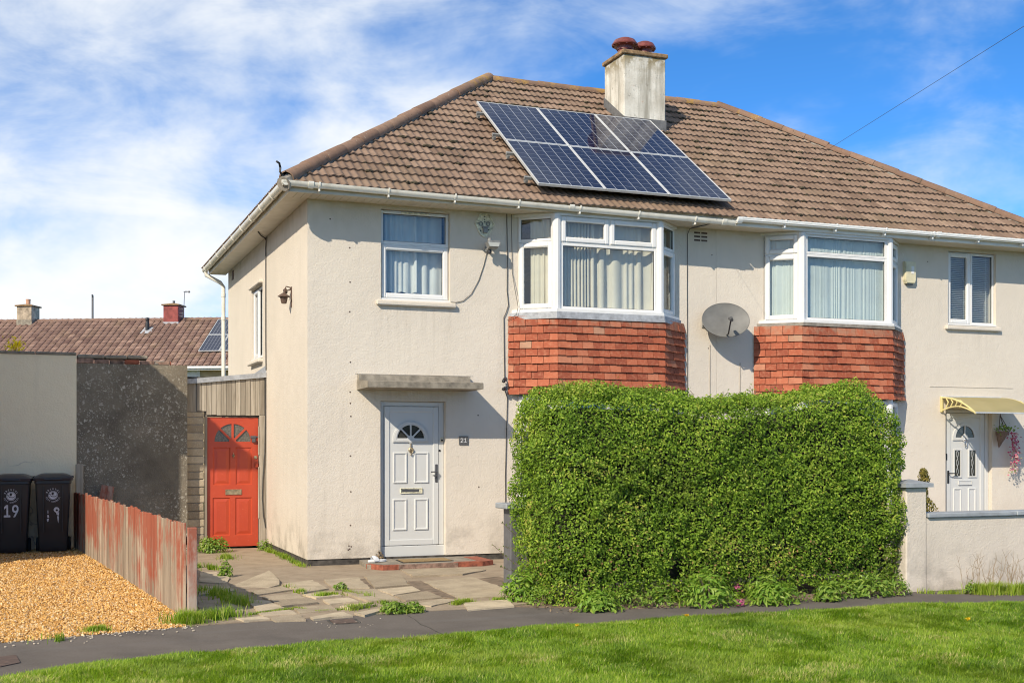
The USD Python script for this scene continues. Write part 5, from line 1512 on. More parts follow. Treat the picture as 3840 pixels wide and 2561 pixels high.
# ================================================================== SIDE PASSAGE: lean-to with red door
ln = thing('lean_to', 'grey timber-clad lean-to front with red panelled door beside the house', 'lean-to', (-.5, 3.1, 0))
def topz(x): return 2.610 + (x + .003) * (.121 / 1.163)
g = G(); V = []
for x in (-1.32, -.004):
    z = topz(x)
    V += [(x, 3.06, z), (x, 3.06, z + .075), (x, 3.10, z), (x, 3.10, z + .075)]
V = np.array(V); g.add(V[[0, 1, 2, 3, 4, 5, 6, 7]], _BF); g.build('fascia', M['lead'], ln)
g = G(); V = []
for x in (-1.5, -.004):
    z = topz(x) + .050
    V += [(x, 3.102, z), (x, 3.102, z + .018), (x, 7.1, z - .25), (x, 7.1, z - .232)]
g.add(np.array(V), _BF); g.build('roof', M['dark_lead'], ln)
g = G(); g.add(np.array([(-.010, 3.102, 2.67), (-.010, 3.102, 2.79), (-.010, 4.3, 2.60), (-.010, 4.3, 2.72), (-.001, 3.102, 2.67), (-.001, 3.102, 2.79), (-.001, 4.3, 2.60), (-.001, 4.3, 2.72)]), _BF); g.build('wall_flashing', M['lead'], ln)
brng = np.random.default_rng(31)
xb = -1.035; k = 0
while xb < -.015:
    w = .072 + brng.normal(0, .003); x1 = min(xb + w, -.006)
    zb = 2.028 + brng.normal(0, .003) if xb > -.93 else 2.085
    yf = 3.095 + brng.normal(0, .003)
    g = G(); t = float(brng.uniform(0, 1))
    V = np.array([(xb, yf, zb), (xb, yf, topz(xb) + .002), (xb, yf + .018, zb), (xb, yf + .018, topz(xb) + .002), (x1 - .005, yf, zb), (x1 - .005, yf, topz(x1)), (x1 - .005, yf + .018, zb), (x1 - .005, yf + .018, topz(x1))])
    g.add(V, _BF, t); g.build('cladding_board', M['grey_wood'], ln); xb = x1; k += 1
g = G(); g.box((-1.3, 3.118, 2.0), (-.004, 3.135, 2.60)); g.build('backing', M['bitumen'], ln)
g = G(tuple((0, 0, 0))); g.box((-1.19, 3.112, 2.075), (-1.04, 3.117, 2.50)); g.build('end_board', M['grey_wood'], ln)
# timber posts and door frame
g = G(); g.box((-.108, 3.085, .0), (-.006, 3.16, 2.024), .006, .3); g.build('post', M['grey_wood'], ln)
g = G(); g.box((-.922, 3.09, .0), (-.886, 3.17, 2.024), .004, .8); g.build('post', M['grey_wood'], ln)
g = G(); g.box((-.886, 3.12, 1.999), (-.108, 3.17, 2.024), .003, .6); g.build('head_rail', M['grey_wood'], ln)
g = G()
for z0, z1 in ((1.42, 1.86), (.45, 1.24)): g.box((-.126, 3.078, z0), (-.106, 3.10, z1), .003, .1)
g.build('stop_strip', M['grey_wood'], ln)
# stacked block pier
g0 = np.random.default_rng(9)
z = -.02
while z < 2.06:
    hgt = .120 + g0.normal(0, .004)
    for x0, x1 in ((-1.24, -.925),):
        j = g0.normal(0, .004, 4)
        g = G(); g.box((x0, 3.095 + j[0], z + .006), (x1 - abs(j[1]) * 1.5, 3.30, min(z + hgt - .004, 2.07)), .010, float(g0.uniform(.1, .9))); g.build('block', M['slab'], ln)
    z += hgt
g = G(); g.box((-1.23, 3.112, -.02), (-.94, 3.29, 2.06)); g.build('pier_mortar', M['mortar'], ln)
# the red door
def reddoor():
    d = numbered(ln, 'door')
    o = (0, 3.135, 0)
    g = G(o, X, -Yv, (0, 0, 1))
    l0, l1, z0, z1 = -.878, -.117, .030, 1.994
    cx, cz, R = -.502, 1.625, .272
    hole = half_disc(cx, cz, R)
    spokes = shapely.union_all([shapely.affinity.rotate(sbox(cx, cz - .016, cx + R + .02, cz + .016), t, origin=(cx, cz)) for t in (45, 90, 135)]).union(half_disc(cx, cz, .055))
    panels = [sbox(-.790, .967, -.538, 1.537), sbox(-.455, .967, -.215, 1.537), sbox(-.80, .20, -.542, .772), sbox(-.462, .20, -.211, .772)]
    leaf = sbox(l0, z0, l1, z1).difference(hole.difference(spokes))
    for p in panels: leaf = leaf.difference(p)
    g.prism(leaf, -.035, .0, 'xz')
    v, f, t = g.arrays(); raw_mesh(d, v, f, M['reddoor'], ln, False, t); tag(d, 'red panelled door with a half-round light')
    for p in panels:
        g = G(o, X, -Yv, (0, 0, 1)); a, b_, c_, e_ = p.bounds[0], p.bounds[2], p.bounds[1], p.bounds[3]
        def loop(i, dd): return [(a + i, dd, c_ + i), (b_ - i, dd, c_ + i), (b_ - i, dd, e_ - i), (a + i, dd, e_ - i)]
        rings = [loop(0, -.001), loop(.012, -.014), loop(.024, -.013), loop(.06, -.006)]
        for r0, r1 in zip(rings[:-1], rings[1:]):
            for k in range(4):
                q = (k + 1) % 4; g.add([r0[k], r0[q], r1[q], r1[k]], [[0, 3, 2, 1]])
        g.add(rings[-1], [[0, 3, 2, 1]]); g.build('panel', M['reddoor'], d)
    g = G(o, X, -Yv, (0, 0, 1)); g.prism(hole.difference(spokes.buffer(-.004)).buffer(.004), -.024, -.018, 'xz'); g.build('fan_glass', M['obscure'], d)
    g = G(o, X, -Yv, (0, 0, 1)); ring(g, -.612, -.369, .815, .898, .012, .0, .012, .003); g.box((-.603, .0, .824), (-.378, .007, .889), .002); g.build('letterbox', M['brass'], d)
    g = G(o, X, -Yv, (0, 0, 1)); g.tube([(-.490, .012, 1.455), (-.490, .02, 1.40)], .006, 6); g.add([(-.513, .004, 1.425), (-.467, .004, 1.425), (-.49, .004, 1.365), (-.49, .018, 1.41)], [[0, 1, 3], [1, 2, 3], [2, 0, 3], [0, 2, 1]]); g.build('knocker', M['brass'], d)
    g = G(o, X, -Yv, (0, 0, 1)); g.box((-.235, .0, 1.675), (-.150, .018, 1.715), .003); g.box((-.215, .0, 1.615), (-.16, .04, 1.672), .006); g.box((-.15, .035, 1.685), (-.10, .055, 1.71), .003); g.build('bolt', M['dark_steel'], d)
    g = G(o, X, -Yv, (0, 0, 1)); g.lathe([(.0, .0), (.026, .002), (.026, .012), (.0, .016)], (-.158, .0, 1.385), (0, 1, 0), 14); g.build('lock', M['brass'], d)
    g = G(o, X, -Yv, (0, 0, 1)); g.box((-.165, .0, 1.23), (-.118, .03, 1.30), .004); g.build('latch', M['reddoor'], d)
reddoor()
cable([(-.018, 3.075, 2.60), (-.016, 3.078, 1.9), (-.025, 3.076, 1.45), (-.055, 3.074, 1.05), (-.062, 3.074, .75), (-.045, 3.074, .48), (-.010, 3.074, .30)], .009, 'cable', 'slack black cable hanging down the timber post beside the red door')

# ================================================================== SHED WALLS AT THE LEFT
s1 = thing('shed', 'dark lichen-spotted outbuilding wall with broken bricks along its top', 'outbuilding', (-2.0, 2.95, 0))
g = G(); g.box((-2.742, 2.93, -.1), (-1.195, 5.9, 2.752)); v, f, t = g.arrays()
m = mbox((-2.742, 2.93, -.1), (-1.195, 5.9, 2.752))
g = G(); g.tm(m); g.build('wall', M['lichen'], s1)
kr = np.random.default_rng(3)
xx = -2.74
while xx < -1.42:
    w = .215 + kr.normal(0, .01)
    g = G(); g.box((xx + .006, 2.935 + kr.normal(0, .008), 2.754), (min(xx + w, -1.42) - .006, 3.035, 2.754 + (.072 if xx < -1.9 else .05) + kr.normal(0, .004)), .008); g.build('brick', M['worn_brick' if kr.random() < .6 else 'brickred'], s1); xx += w
for a, b in ((-2.735, -2.36), (-2.355, -2.05), (-2.045, -1.76)):
    g = G(); h = kr.normal(0, .004); g.box((a, 2.90 + kr.normal(0, .01), 2.832 + h), (b, 3.3, 2.880 + h), .012); g.build('coping_slab', M['concrete'], s1)
g = G(); g.box((-1.76, 2.94, 2.754), (-1.60, 3.05, 2.79), .012); g.box((-1.68, 2.95, 2.79), (-1.52, 3.04, 2.815), .010); g.build('loose_mortar', M['mortar'], s1)
s2 = thing('shed', 'cream rendered outbuilding wall with hairline cracks behind the wheelie bins', 'outbuilding', (-4.5, 2.93, 0))
g = G(); g.tm(mbox((-7.5, 2.912, -.1), (-2.745, 5.9, 2.862))); g.build('wall', M['stucco_shed'], s2)
for a in np.arange(-7.5, -2.8, .6):
    g = G(); h = kr.normal(0, .003); g.box((a + .004, 2.885, 2.864 + h), (min(a + .6, -2.742) - .004, 3.15, 2.900 + h), .010); g.build('coping_slab', M['concrete'], s2)

yp = thing('yellow_plant', 'small yellow plant rooted in the coping of the cream outbuilding', 'plant', (-3.566, 2.98, 2.9))
wr = np.random.default_rng(12); n_ = 170
c = np.array([-3.566, 2.98, 2.985]) + wr.normal(0, 1, (n_, 3)) * [.065, .04, .055]
V, F, T = leaf_mesh(c, wr.normal(size=(n_, 3)) + [0, -.6, .5], .05, wr.random(n_), wr, .4); raw_mesh(numbered(yp, 'leaves'), V, F, M['yellowleaf'], yp, False, T)
g = G()
for k in range(6): a = wr.uniform(0, 6.28); g.tube([(-3.566, 2.98, 2.89), (-3.566 + .07 * math.cos(a), 2.98 + .05 * math.sin(a), 3.02)], .004, 5)
g.build('stem', M['twig'], yp)

# ================================================================== FENCE
fn = thing('board_fence', 'low fence of upright boards with peeling red paint between gravel and path', 'fence', (-2.4, -.7, 0))
fd = FENCE[1] - FENCE[0]; fL = np.linalg.norm(fd); fd3 = np.array([*(fd / fL), 0.]); fn3 = np.array([fd3[1], -fd3[0], 0.])   # outward to the path
o3 = np.array([*FENCE[0], 0.])
fr = np.random.default_rng(17)
s = 0.; i = 0
while s < fL - .02:
    w = .118 + fr.normal(0, .006)
    if i in (36, 37, 46): w *= .8
    p = o3 + fd3 * s; gz = gravel_z(p[0], p[1]) if True else 0
    zt = .860 - .065 * s / fL + gz + fr.normal(0, .007) + (.02 if fr.random() < .1 else 0)
    y0 = fr.normal(0, .003)
    gap = .006 + (.012 if i in (40, 49) else 0)
    g = G(o3, fd3, fn3, (0, 0, 1)); t = float(fr.random())
    # boards with a groove down the middle, like tongue-and-groove
    zb = gz - .05
    h = (s + w - gap)
    mid = (s + h) / 2
    g.box((s, -.011 + y0, zb), (mid - .004, .009 + y0, zt + fr.normal(0, .003)), .003, t)
    g.box((mid - .004, -.006 + y0, zb), (mid + .004, .006 + y0, zt - .004), 0, t)
    g.box((mid + .004, -.011 + y0, zb), (h, .009 + y0, zt + fr.normal(0, .003)), .003, t)
    g.build('fence_board', M['fence'], fn); s += w; i += 1
for zr in (.22, .66):
    g = G(o3, fd3, fn3, (0, 0, 1)); g.box((.02, .012, zr), (fL, .055, zr + .07), .004, .4); g.build('rail', M['fence'], fn)
for sp_ in (.35, 2.3, 4.5, 6.9):
    if sp_ == .35: continue
    g = G(o3, fd3, fn3, (0, 0, 1)); g.box((sp_, .056, -.05), (sp_ + .08, .14, .84), .005, .5); g.build('post', M['fence_red'], fn)
g = G((-1.922, -4.225, 0), X, Yv, (0, 0, 1)); g.box((-.040, -.045, -.02), (.043, .045, .825), .006, .3); g.build('post', M['fence_red'], fn, label='red-painted front post standing clear of the boards')
# loose boards behind the far end
g = G((-2.71, 2.79, .6), X, Yv, (0, 0, 1)); g.box((-.052, -.02, -.6), (.052, .03, .70), .006, .3)
tag(g.build('timber_post', M['grey_wood']), 'short grey timber post standing at the join of the two outbuilding walls', 'post')
g = G((-2.49, 2.84, .0), np.array([.985, 0, -.17]), Yv, np.array([.17, 0, .985])); g.box((-.09, -.02, .2), (.0, .0, 1.0), .004, .6); g.box((.003, -.02, .2), (.09, .0, 1.0), .004, .2)
tag(g.build('loose_boards', M['fence_red']), 'faded red boards leaning on the dark wall behind the fence', 'board')

# ================================================================== WHEELIE BINS
def loft(sections):
    """sections: list of (cx, cy, z, wx, wy, r): rounded rectangles joined into a skin."""
    V, n = [], 24
    for (cx, cy, z, wx, wy, r) in sections:
        for k in range(n):
            q = k // 6; a = (q + (k % 6) / 5.) * math.pi / 2
            sx, sy = ((1, 1), (-1, 1), (-1, -1), (1, -1))[q]
            V.append((cx + sx * (wx / 2 - r) + r * math.cos(a), cy + sy * (wy / 2 - r) + r * math.sin(a), z))
    F = []
    for i in range(len(sections) - 1):
        for k in range(n):
            q = (k + 1) % n; F.append([i * n + k, i * n + q, (i + 1) * n + q, (i + 1) * n + k])
    V = np.array(V); F = np.array(F); F = np.vstack([F[:, [0, 1, 2]], F[:, [0, 2, 3]]])
    m = len(sections) - 1
    top = np.array([[m * n, m * n + k, m * n + k + 1] for k in range(1, n - 1)]); bot = np.array([[0, k + 1, k] for k in range(1, n - 1)])
    return V, np.vstack([F, top, bot])
def ring_text(t, C, e, n, u, word, R, h, a0, a1, inside=False):
    for k, chx in enumerate(word):
        if chx == ' ': continue
        a = a0 + (a1 - a0) * (k + .5) / len(word)
        tm_ = meshkit.text_mesh(chx, h, .0015, bold=True); v = np.array(tm_.vertices)
        v[:, 0] -= (v[:, 0].min() + v[:, 0].max()) / 2
        rad = np.array([math.cos(a), math.sin(a)]); tan = np.array([math.sin(a), -math.cos(a)])
        if inside: tan = -tan; upv = -rad; c = rad * (R + h)
        else: upv = rad; c = rad * R
        P = c + v[:, :1] * tan + v[:, 1:2] * upv
        g = t; g.add(np.stack([P[:, 0], v[:, 2], P[:, 1]], 1), tm_.faces)
def wheelie_bin(label, cx, cy, zg, yaw, number):
    b = thing('wheelie_bin', label, 'wheelie bin', (cx, cy, zg))
    c, s = math.cos(yaw), math.sin(yaw); e, n = np.array([c, s, 0]), np.array([-s, c, 0])      # n points to the back
    o = (cx, cy, zg)
    G_ = lambda: G(o, e, n, (0, 0, 1))
    g = G_(); V, F = loft([(0, .02, .03, .355, .42, .03), (0, .01, .10, .37, .45, .03), (0, 0, .80, .440, .62, .035), (0, 0, .955, .455, .66, .035), (0, 0, .965, .475, .69, .04), (0, 0, 1.0, .475, .69, .04)]); g.add(V, F); 
    for x in (-.12, .12): g.box((x - .006, -.335, .30), (x + .006, -.29, .93), .003)
    g.build('body', M['binblack'], b, smooth=30)
    g = G_(); V, F = loft([(0, 0, 1.003, .505, .735, .05), (0, -.005, 1.035, .510, .74, .05), (0, 0, 1.055, .47, .69, .05), (0, .01, 1.085, .33, .55, .06), (0, .01, 1.092, .26, .45, .06)]); g.add(V, F)
    g.box((-.27, .30, 1.02), (-.20, .40, 1.05), .01); g.box((.20, .30, 1.02), (.27, .40, 1.05), .01); g.box((-.12, -.40, 1.01), (.12, -.36, 1.03), .008)
    g.build('lid', M['binlid'], b, smooth=30)
    g = G_(); g.tube([(-.25, .40, 1.0), (.25, .40, 1.0)], .016, 8); g.build('handle', M['binblack'], b)
    for x in (-.205, .205):
        g = G_(); g.lathe([(.0, -.025), (.09, -.022), (.10, -.012), (.10, .012), (.09, .022), (.0, .025)], (x, .20, .10), (1, 0, 0), 20); g.build('wheel', M['rubber'], b, smooth=40)
    # printed council badge and house number on the sloping front
    slope = math.atan(.095 / .70)
    yl = lambda z: -.215 - (z - .10) * (.095 / .70) - .0030
    zc = .80; uu = np.array([0, -math.sin(slope), math.cos(slope)])
    U3 = e * uu[0] + n * uu[1] + np.array([0, 0, uu[2]]); N3 = np.cross(e, U3)
    C3 = np.asarray(o) + n * yl(zc) + np.array([0, 0, zc])
    g = G(C3, e, N3, U3); ring_text(g, None, None, None, None, 'BRISTOL', .078, .020, math.pi * .90, math.pi * .10)
    ring_text(g, None, None, None, None, 'CITY COUNCIL', .078, .018, math.pi * 1.08, math.pi * 1.92, True)
    disc = Point(0, 0).buffer(.060, 32); shape = disc.difference(disc.buffer(-.006)).union(disc.buffer(-.010))
    sail = Polygon([(-.012, .004), (-.020, .030), (-.004, .046), (.018, .036), (.008, .022), (.010, .006)])
    wave1 = Polygon([(-.05, -.006), (-.03, .004), (-.012, -.012), (.02, -.014), (.046, .002), (.050, -.004), (.022, -.024), (-.014, -.022), (-.032, -.008)])
    shape = shape.difference(sail).difference(wave1).difference(sbox(-.055, .012, -.022, .016).buffer(.002))
    g.prism(shape, .0, .0016, 'xz'); g.build('badge', M['print'], b)
    if number == 'clean':
        tm_ = meshkit.text_mesh('19', .160, .0016, bold=True); v = np.array(tm_.vertices); v[:, 0] = (v[:, 0] - (v[:, 0].min() + v[:, 0].max()) / 2) * .74
        g = G(C3 + U3 * (-.285), e, N3, U3); g.add(v[:, [0, 2, 1]], tm_.faces); g.build('number', M['print'], b)
    else:
        g = G(C3 + U3 * (-.335), e, N3, U3)
        nine = Point(.045, .135).buffer(.036, 16).difference(Point(.048, .128).buffer(.015, 12)).union(Polygon([(.030, .11), (.078, .10), (.076, .055), (.050, .062)]))
        nine = nine.union(Polygon([(.052, .045), (.076, .045), (.074, .0), (.066, -.055), (.056, .01)]))
        one = Polygon([(-.072, .065), (-.052, .060), (-.050, .025), (-.074, .03)]).union(Polygon([(-.078, .012), (-.052, .014), (-.058, -.025), (-.070, -.033), (-.078, -.015)])).union(Polygon([(-.070, .125), (-.062, .13), (-.060, .085), (-.068, .08)]))
        g.prism(nine.union(one), .0, .0016, 'xz'); g.build('number', M['print'], b, label='peeling remains of the number')
    return b
wheelie_bin('black wheelie bin with a clean white 19 on it', -3.585, 2.42, .083, -.03, 'clean')
wheelie_bin('black wheelie bin with its number 19 half worn away, nearest the fence', -3.06, 2.40, .088, -.02, 'worn')

# ================================================================== RIGHT GARDEN WALL, PIER, GREY POST
rw = thing('garden_wall', 'low cream rendered garden wall with grey coping right of the hedge', 'wall', (7.5, -4.97, 0))
g = G(); g.box((5.46, -4.97, -.25), (5.735, -4.73, 1.115), .012); g.build('pier', M['stucco_wall'], rw)
g = G(); g.box((5.735, -4.955, -.25), (14., -4.76, .784), .008); g.build('wall', M['stucco_wall'], rw)
g = G()
pz = 1.118; a = np.array([(5.415, -5.02), (5.785, -5.02), (5.785, -4.68), (5.415, -4.68)]); ctr = (5.60, -4.85, pz + .085)
V = [(x, y, pz) for x, y in a] + [(x, y, pz + .042) for x, y in a] + [ctr]
g.add(np.array(V), [[3, 2, 1], [3, 1, 0]]); g.add(np.array(V), [[0, 1, 5, 4], [1, 2, 6, 5], [2, 3, 7, 6], [3, 0, 4, 7]]); g.add(np.array(V), [[4, 5, 8], [5, 6, 8], [6, 7, 8], [7, 4, 8]])
g.build('pier_cap', M['coping_grey'], rw)
for a in np.arange(5.72, 13.9, 1.25):
    x0 = max(a, 5.738); g = G(); g.box((x0 + .0015, -4.995, .786), (a + 1.25 - .0015, -4.72, .834), .008); g.build('coping', M['coping_grey'], rw)
gp = thing('gate_pier', 'dark grey painted pier with a flat cap at the left edge of the hedge', 'pier', (1.6, -3.35, 0))
g = G(); g.box((1.50, -3.42, -.05), (1.80, -3.20, .885), .008); g.build('shaft', M['grey_post'], gp)
g = G(); g.box((1.425, -3.48, .886), (1.86, -3.14, .945), .008); g.build('cap', M['coping_grey'], gp)

# ================================================================== HEDGE
HTOP = np.array([(1.30, 2.12), (1.90, 2.115), (2.77, 2.09), (3.38, 2.005), (4.15, 2.055), (4.64, 2.13), (5.00, 2.21), (5.14, 2.14), (5.25, 2.02), (5.38, 1.92), (5.8, 1.80)])
HX0, HX1, HY0, HY1 = 1.35, 5.52, -4.97, -3.62
def hedge_depth(p):
    x, y, z = p.T
    x0 = HX0 + .10 * ss(.9, .0, z) - .02; x1 = HX1 + .06 * ss(1.2, 0., z)
    y0 = HY0 + .03 * ss(.55, .0, z) - .05 * ss(.2, 1.0, z) * ss(2.0, 1.4, z)
    dx = np.minimum(x - x0, x1 - x); dy = np.minimum(y - y0, HY1 - y); dz = np.interp(x, HTOP[:, 0], HTOP[:, 1]) - z
    r = np.where(x < 2.2, .38, .30)
    q = np.stack([np.maximum(r - dx, 0), np.maximum(r - dy, 0), np.maximum(r * .9 - dz, 0)], 1)
    d = r - np.linalg.norm(q, axis=1)
    d = d + .17 * (meshkit.fbm(p * 2.6, 3, 5) - .5) + .15 * (meshkit.fbm(p * 7.5, 2, 9) - .5)
    sgn = np.stack([np.where(x - x0 < x1 - x, -1, 1), np.where(y - y0 < HY1 - y, -1, 1), np.ones_like(x)], 1)
    n = q * sgn; n /= np.maximum(np.linalg.norm(n, axis=1, keepdims=True), 1e-6)
    return d, n
hd = thing('hedge', 'tall clipped green privet hedge in front of the two bays', 'hedge', (3.4, -4.3, 0))
hr = np.random.default_rng(41)
def hedge_leaves(n_try, dmin, dmax):
    P = np.stack([hr.uniform(1.02, 5.75, n_try), hr.uniform(-5.15, -3.5, n_try), hr.uniform(.015, 2.40, n_try)], 1)
    d, n = hedge_depth(P)
    k = (d > dmin) & (d < dmax)
    # ragged thin spots near the ground
    k &= ~((P[:, 2] < .50) & (meshkit.fbm(P * [3.0, 1.0, 3.], 2, 31) > .60 + .35 * P[:, 2] / .50))
    return P[k], n[k], d[k]
P, N, d_ = hedge_leaves(1150000, -.015, .105)
front = (N[:, 1] < .55) | (hr.random(len(P)) < .25)
P, N, d_ = P[front], N[front], d_[front]
nl = len(P)
patchy = meshkit.fbm(P * 1.7, 3, 51)
tone = np.clip(.42 + .9 * (patchy - .5) + hr.normal(0, .24, nl) + .12 * (P[:, 2] - 1.1) * .4, 0, .90)
yel = (meshkit.fbm(P * 2.3 + 7, 3, 61) > .64) & (hr.random(nl) < .30); tone[yel] = hr.uniform(.82, .97, yel.sum())
brown = (P[:, 2] < .60) & (hr.random(nl) < .05) & (meshkit.fbm(P * 3., 2, 77) > .5); tone[brown] = 1.
Nn = N * .8 + hr.normal(0, .60, (nl, 3)) + [-.15, -.15, .40]
V, F, T = leaf_mesh(P, Nn, hr.uniform(.022, .039, nl), tone, hr, .56, .28)
tag(raw_mesh(numbered(hd, 'leaves'), V, F, M['leaf'], hd, False, T), kind='stuff')
# loose shoots along the top and the left edge
g = G(); C, NN, TT = [], [], []
shoots = [(4.15, -4.0, 2.02, .16), (4.25, -3.9, 2.02, .20), (4.35, -4.0, 2.03, .17), (4.05, -4.1, 2.0, .10), (4.62, -3.8, 2.06, .15), (4.72, -3.9, 2.08, .12), (2.1, -4.6, 2.09, .10), (2.25, -4.4, 2.09, .13), (3.1, -4.5, 2.04, .08), (5.0, -4.7, 2.16, .09), (1.6, -4.7, 2.10, .07), (3.7, -4.2, 2.0, .11),
          (3.9, -4.0, 2.01, .14), (4.5, -4.0, 2.07, .13), (2.7, -4.6, 2.07, .07), (5.2, -4.6, 2.08, .06)]
for (x, y, z, h) in shoots:
    for _ in range(3):
        a = np.array([x, y, z]) + hr.normal(0, .03, 3); b = a + [hr.normal(0, .06), hr.normal(0, .05), h * hr.uniform(.7, 1.2)]
        m_ = (a + b) / 2 + hr.normal(0, .012, 3); g.tube([a, m_, b], .0025, 4)
        for t in np.linspace(.2, 1, 7):
            C.append(a + (b - a) * t + hr.normal(0, .012, 3)); NN.append(hr.normal(size=3) + [0, -.3, .5]); TT.append(hr.uniform(.1, .8))
for (z, out, up) in ((1.42, .06, .10), (1.25, .05, .12), (1.08, .07, -.02), (.62, .16, .16), (.50, .12, .02), (.32, .22, .22), (.26, .18, .06), (1.6, .05, .1), (.85, .05, .05)):
    a = np.array([HX0 + .06, -3.85, z]); b = a + [-out * 1.1, hr.normal(0, .05), up]
    g.tube([a, (a + b) / 2 + [0, 0, -.01], b], .0025, 4)
    for t in np.linspace(.15, 1, 9): C.append(a + (b - a) * t + hr.normal(0, .008, 3)); NN.append(hr.normal(size=3) + [0, -.3, .5]); TT.append(hr.uniform(.0, .5))
tag(g.build('shoots', M['twig'], hd), kind='stuff')
V, F, T = leaf_mesh(np.array(C), np.array(NN), hr.uniform(.024, .04, len(C)), np.array(TT), hr, .5)
tag(raw_mesh(numbered(hd, 'shoot_leaves'), V, F, M['leaf'], hd, False, T), kind='stuff')
# woody middle: dark twiggy mass that the leaves grow on
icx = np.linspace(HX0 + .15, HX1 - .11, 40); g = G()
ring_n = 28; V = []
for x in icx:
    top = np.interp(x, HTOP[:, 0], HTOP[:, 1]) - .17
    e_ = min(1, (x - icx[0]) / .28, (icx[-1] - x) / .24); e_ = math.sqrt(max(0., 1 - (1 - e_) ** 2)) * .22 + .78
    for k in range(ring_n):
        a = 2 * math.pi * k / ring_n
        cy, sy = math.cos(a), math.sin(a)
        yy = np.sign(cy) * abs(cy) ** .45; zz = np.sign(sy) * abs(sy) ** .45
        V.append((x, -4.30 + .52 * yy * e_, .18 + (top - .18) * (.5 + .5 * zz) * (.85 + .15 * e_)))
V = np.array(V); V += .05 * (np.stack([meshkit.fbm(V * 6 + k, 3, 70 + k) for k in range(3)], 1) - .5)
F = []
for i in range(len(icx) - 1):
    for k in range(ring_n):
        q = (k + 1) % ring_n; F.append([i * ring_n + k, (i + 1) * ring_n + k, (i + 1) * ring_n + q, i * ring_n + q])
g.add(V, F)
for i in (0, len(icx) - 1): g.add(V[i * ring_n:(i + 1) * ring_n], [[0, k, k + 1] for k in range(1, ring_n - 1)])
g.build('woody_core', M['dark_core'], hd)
g = G()
for k in range(46):
    x = hr.uniform(1.5, 5.4); y = hr.uniform(-4.75, -4.2)
    p = [np.array([x, y, -.02])]
    for j in range(4): p.append(p[-1] + [hr.normal(0, .06), hr.normal(-.02, .04), .14])
    g.tube(p, [.012, .010, .008, .006, .004], 5)
g.build('stems', M['twig'], hd)

# ================================================================== SMALL PLANTS
def clump(name, label, cat, c, r, h, n, mat, seed, size=(.03, .07), slim=.4, stems=8, group=None):
    """A bushy plant: leaves in a dome with upright stems."""
    q = np.random.default_rng(seed)
    t = thing(name, label, cat, c, group)
    c = np.asarray(c, float)
    u = q.normal(size=(n, 3)); u /= np.linalg.norm(u, axis=1, keepdims=True); u[:, 2] = np.abs(u[:, 2])
    rad = q.uniform(.35, 1., (n, 1)) ** .6 * (.75 + .5 * meshkit.noise(u * 2.2 + seed, seed)[:, None])
    P = c + u * rad * np.array([r, r * .8, h]) + [0, 0, .015]
    V, F, T = leaf_mesh(P, u + q.normal(0, .55, (n, 3)) + [0, 0, .4], q.uniform(*size, n), np.clip(.25 + .5 * rad[:, 0] + q.normal(0, .2, n), 0, 1), q, slim, .3, droop=u * [1, 1, .5])
    raw_mesh(numbered(t, 'leaves'), V, F, M[mat], t, False, T)
    g = G()
    for k in range(stems):
        a = u[k] * [r, r * .8, h] * .9; g.tube([c + [a[0] * .2, a[1] * .2, 0], c + a * .55 + [0, 0, .02], c + a], [.005, .004, .002], 4)
    g.build('stem', M['twig'], t)
    return t
def flower_head(t, p, seed, n=70, r=.035):
    q = np.random.default_rng(seed)
    P = np.asarray(p) + q.normal(0, 1, (n, 3)) * [r * .8, r * .6, r * .7]
    V, F, T = leaf_mesh(P, q.normal(size=(n, 3)) + [0, -.5, .5], .022, q.random(n), q, .8); raw_mesh(numbered(t, 'flower_head'), V, F, M['pink'], t, False, T)
gp_ = lambda px, py: np.array([*ground_pt(px, py, .0), .0])
VAL = 'leafy plants along the foot of the hedge'
Q4 = lambda x, y: (1920 + x / 1.2245, 2000 + y / 1.2245)
v0 = clump('valerian', 'bright green leafy plant at the left foot of the hedge, against the dark grey pier', 'plant', gp_(*Q4(40, 310)), .22, .30, 420, 'valerian', 1, (.05, .10), .34, group=VAL)
v1 = clump('valerian', 'low green plant with one pink flower head beside it, sprawling onto the pavement', 'plant', gp_(*Q4(400, 355)), .24, .20, 420, 'valerian', 2, (.05, .10), .34, group=VAL)
flower_head(v1, gp_(*Q4(330, 330)) + [.0, .10, .19], 3)
v2 = clump('valerian', 'loose green plant with a pink flower low at its right, middle of hedge foot', 'plant', gp_(*Q4(900, 335)), .30, .36, 520, 'valerian', 4, (.05, .10), .32, group=VAL)
flower_head(v2, gp_(*Q4(1045, 335)) + [0, -.02, .04], 5, 60, .03); flower_head(v2, gp_(*Q4(1035, 320)) + [0, 0, .16], 6, 30, .022)
clump('valerian', 'rounded green plant right of the middle of the hedge foot', 'plant', gp_(*Q4(1190, 325)), .27, .26, 460, 'valerian', 7, (.05, .10), .33, group=VAL)
clump('valerian', 'dark-leaved plant below the right part of the hedge', 'plant', gp_(*Q4(1450, 310)), .17, .19, 300, 'weed', 8, (.05, .09), .4, group=VAL)
clump('valerian', 'broad leafy plant at the right-hand foot of the hedge near the pier', 'plant', gp_(*Q4(1640, 290)), .28, .25, 420, 'weed', 9, (.035, .07), .45, group=VAL)
clump('valerian', 'green plant spilling out in front of the right garden pier', 'plant', gp_(*Q4(1780, 285)), .15, .22, 160, 'weed', 10, (.03, .06), .4, group=VAL)
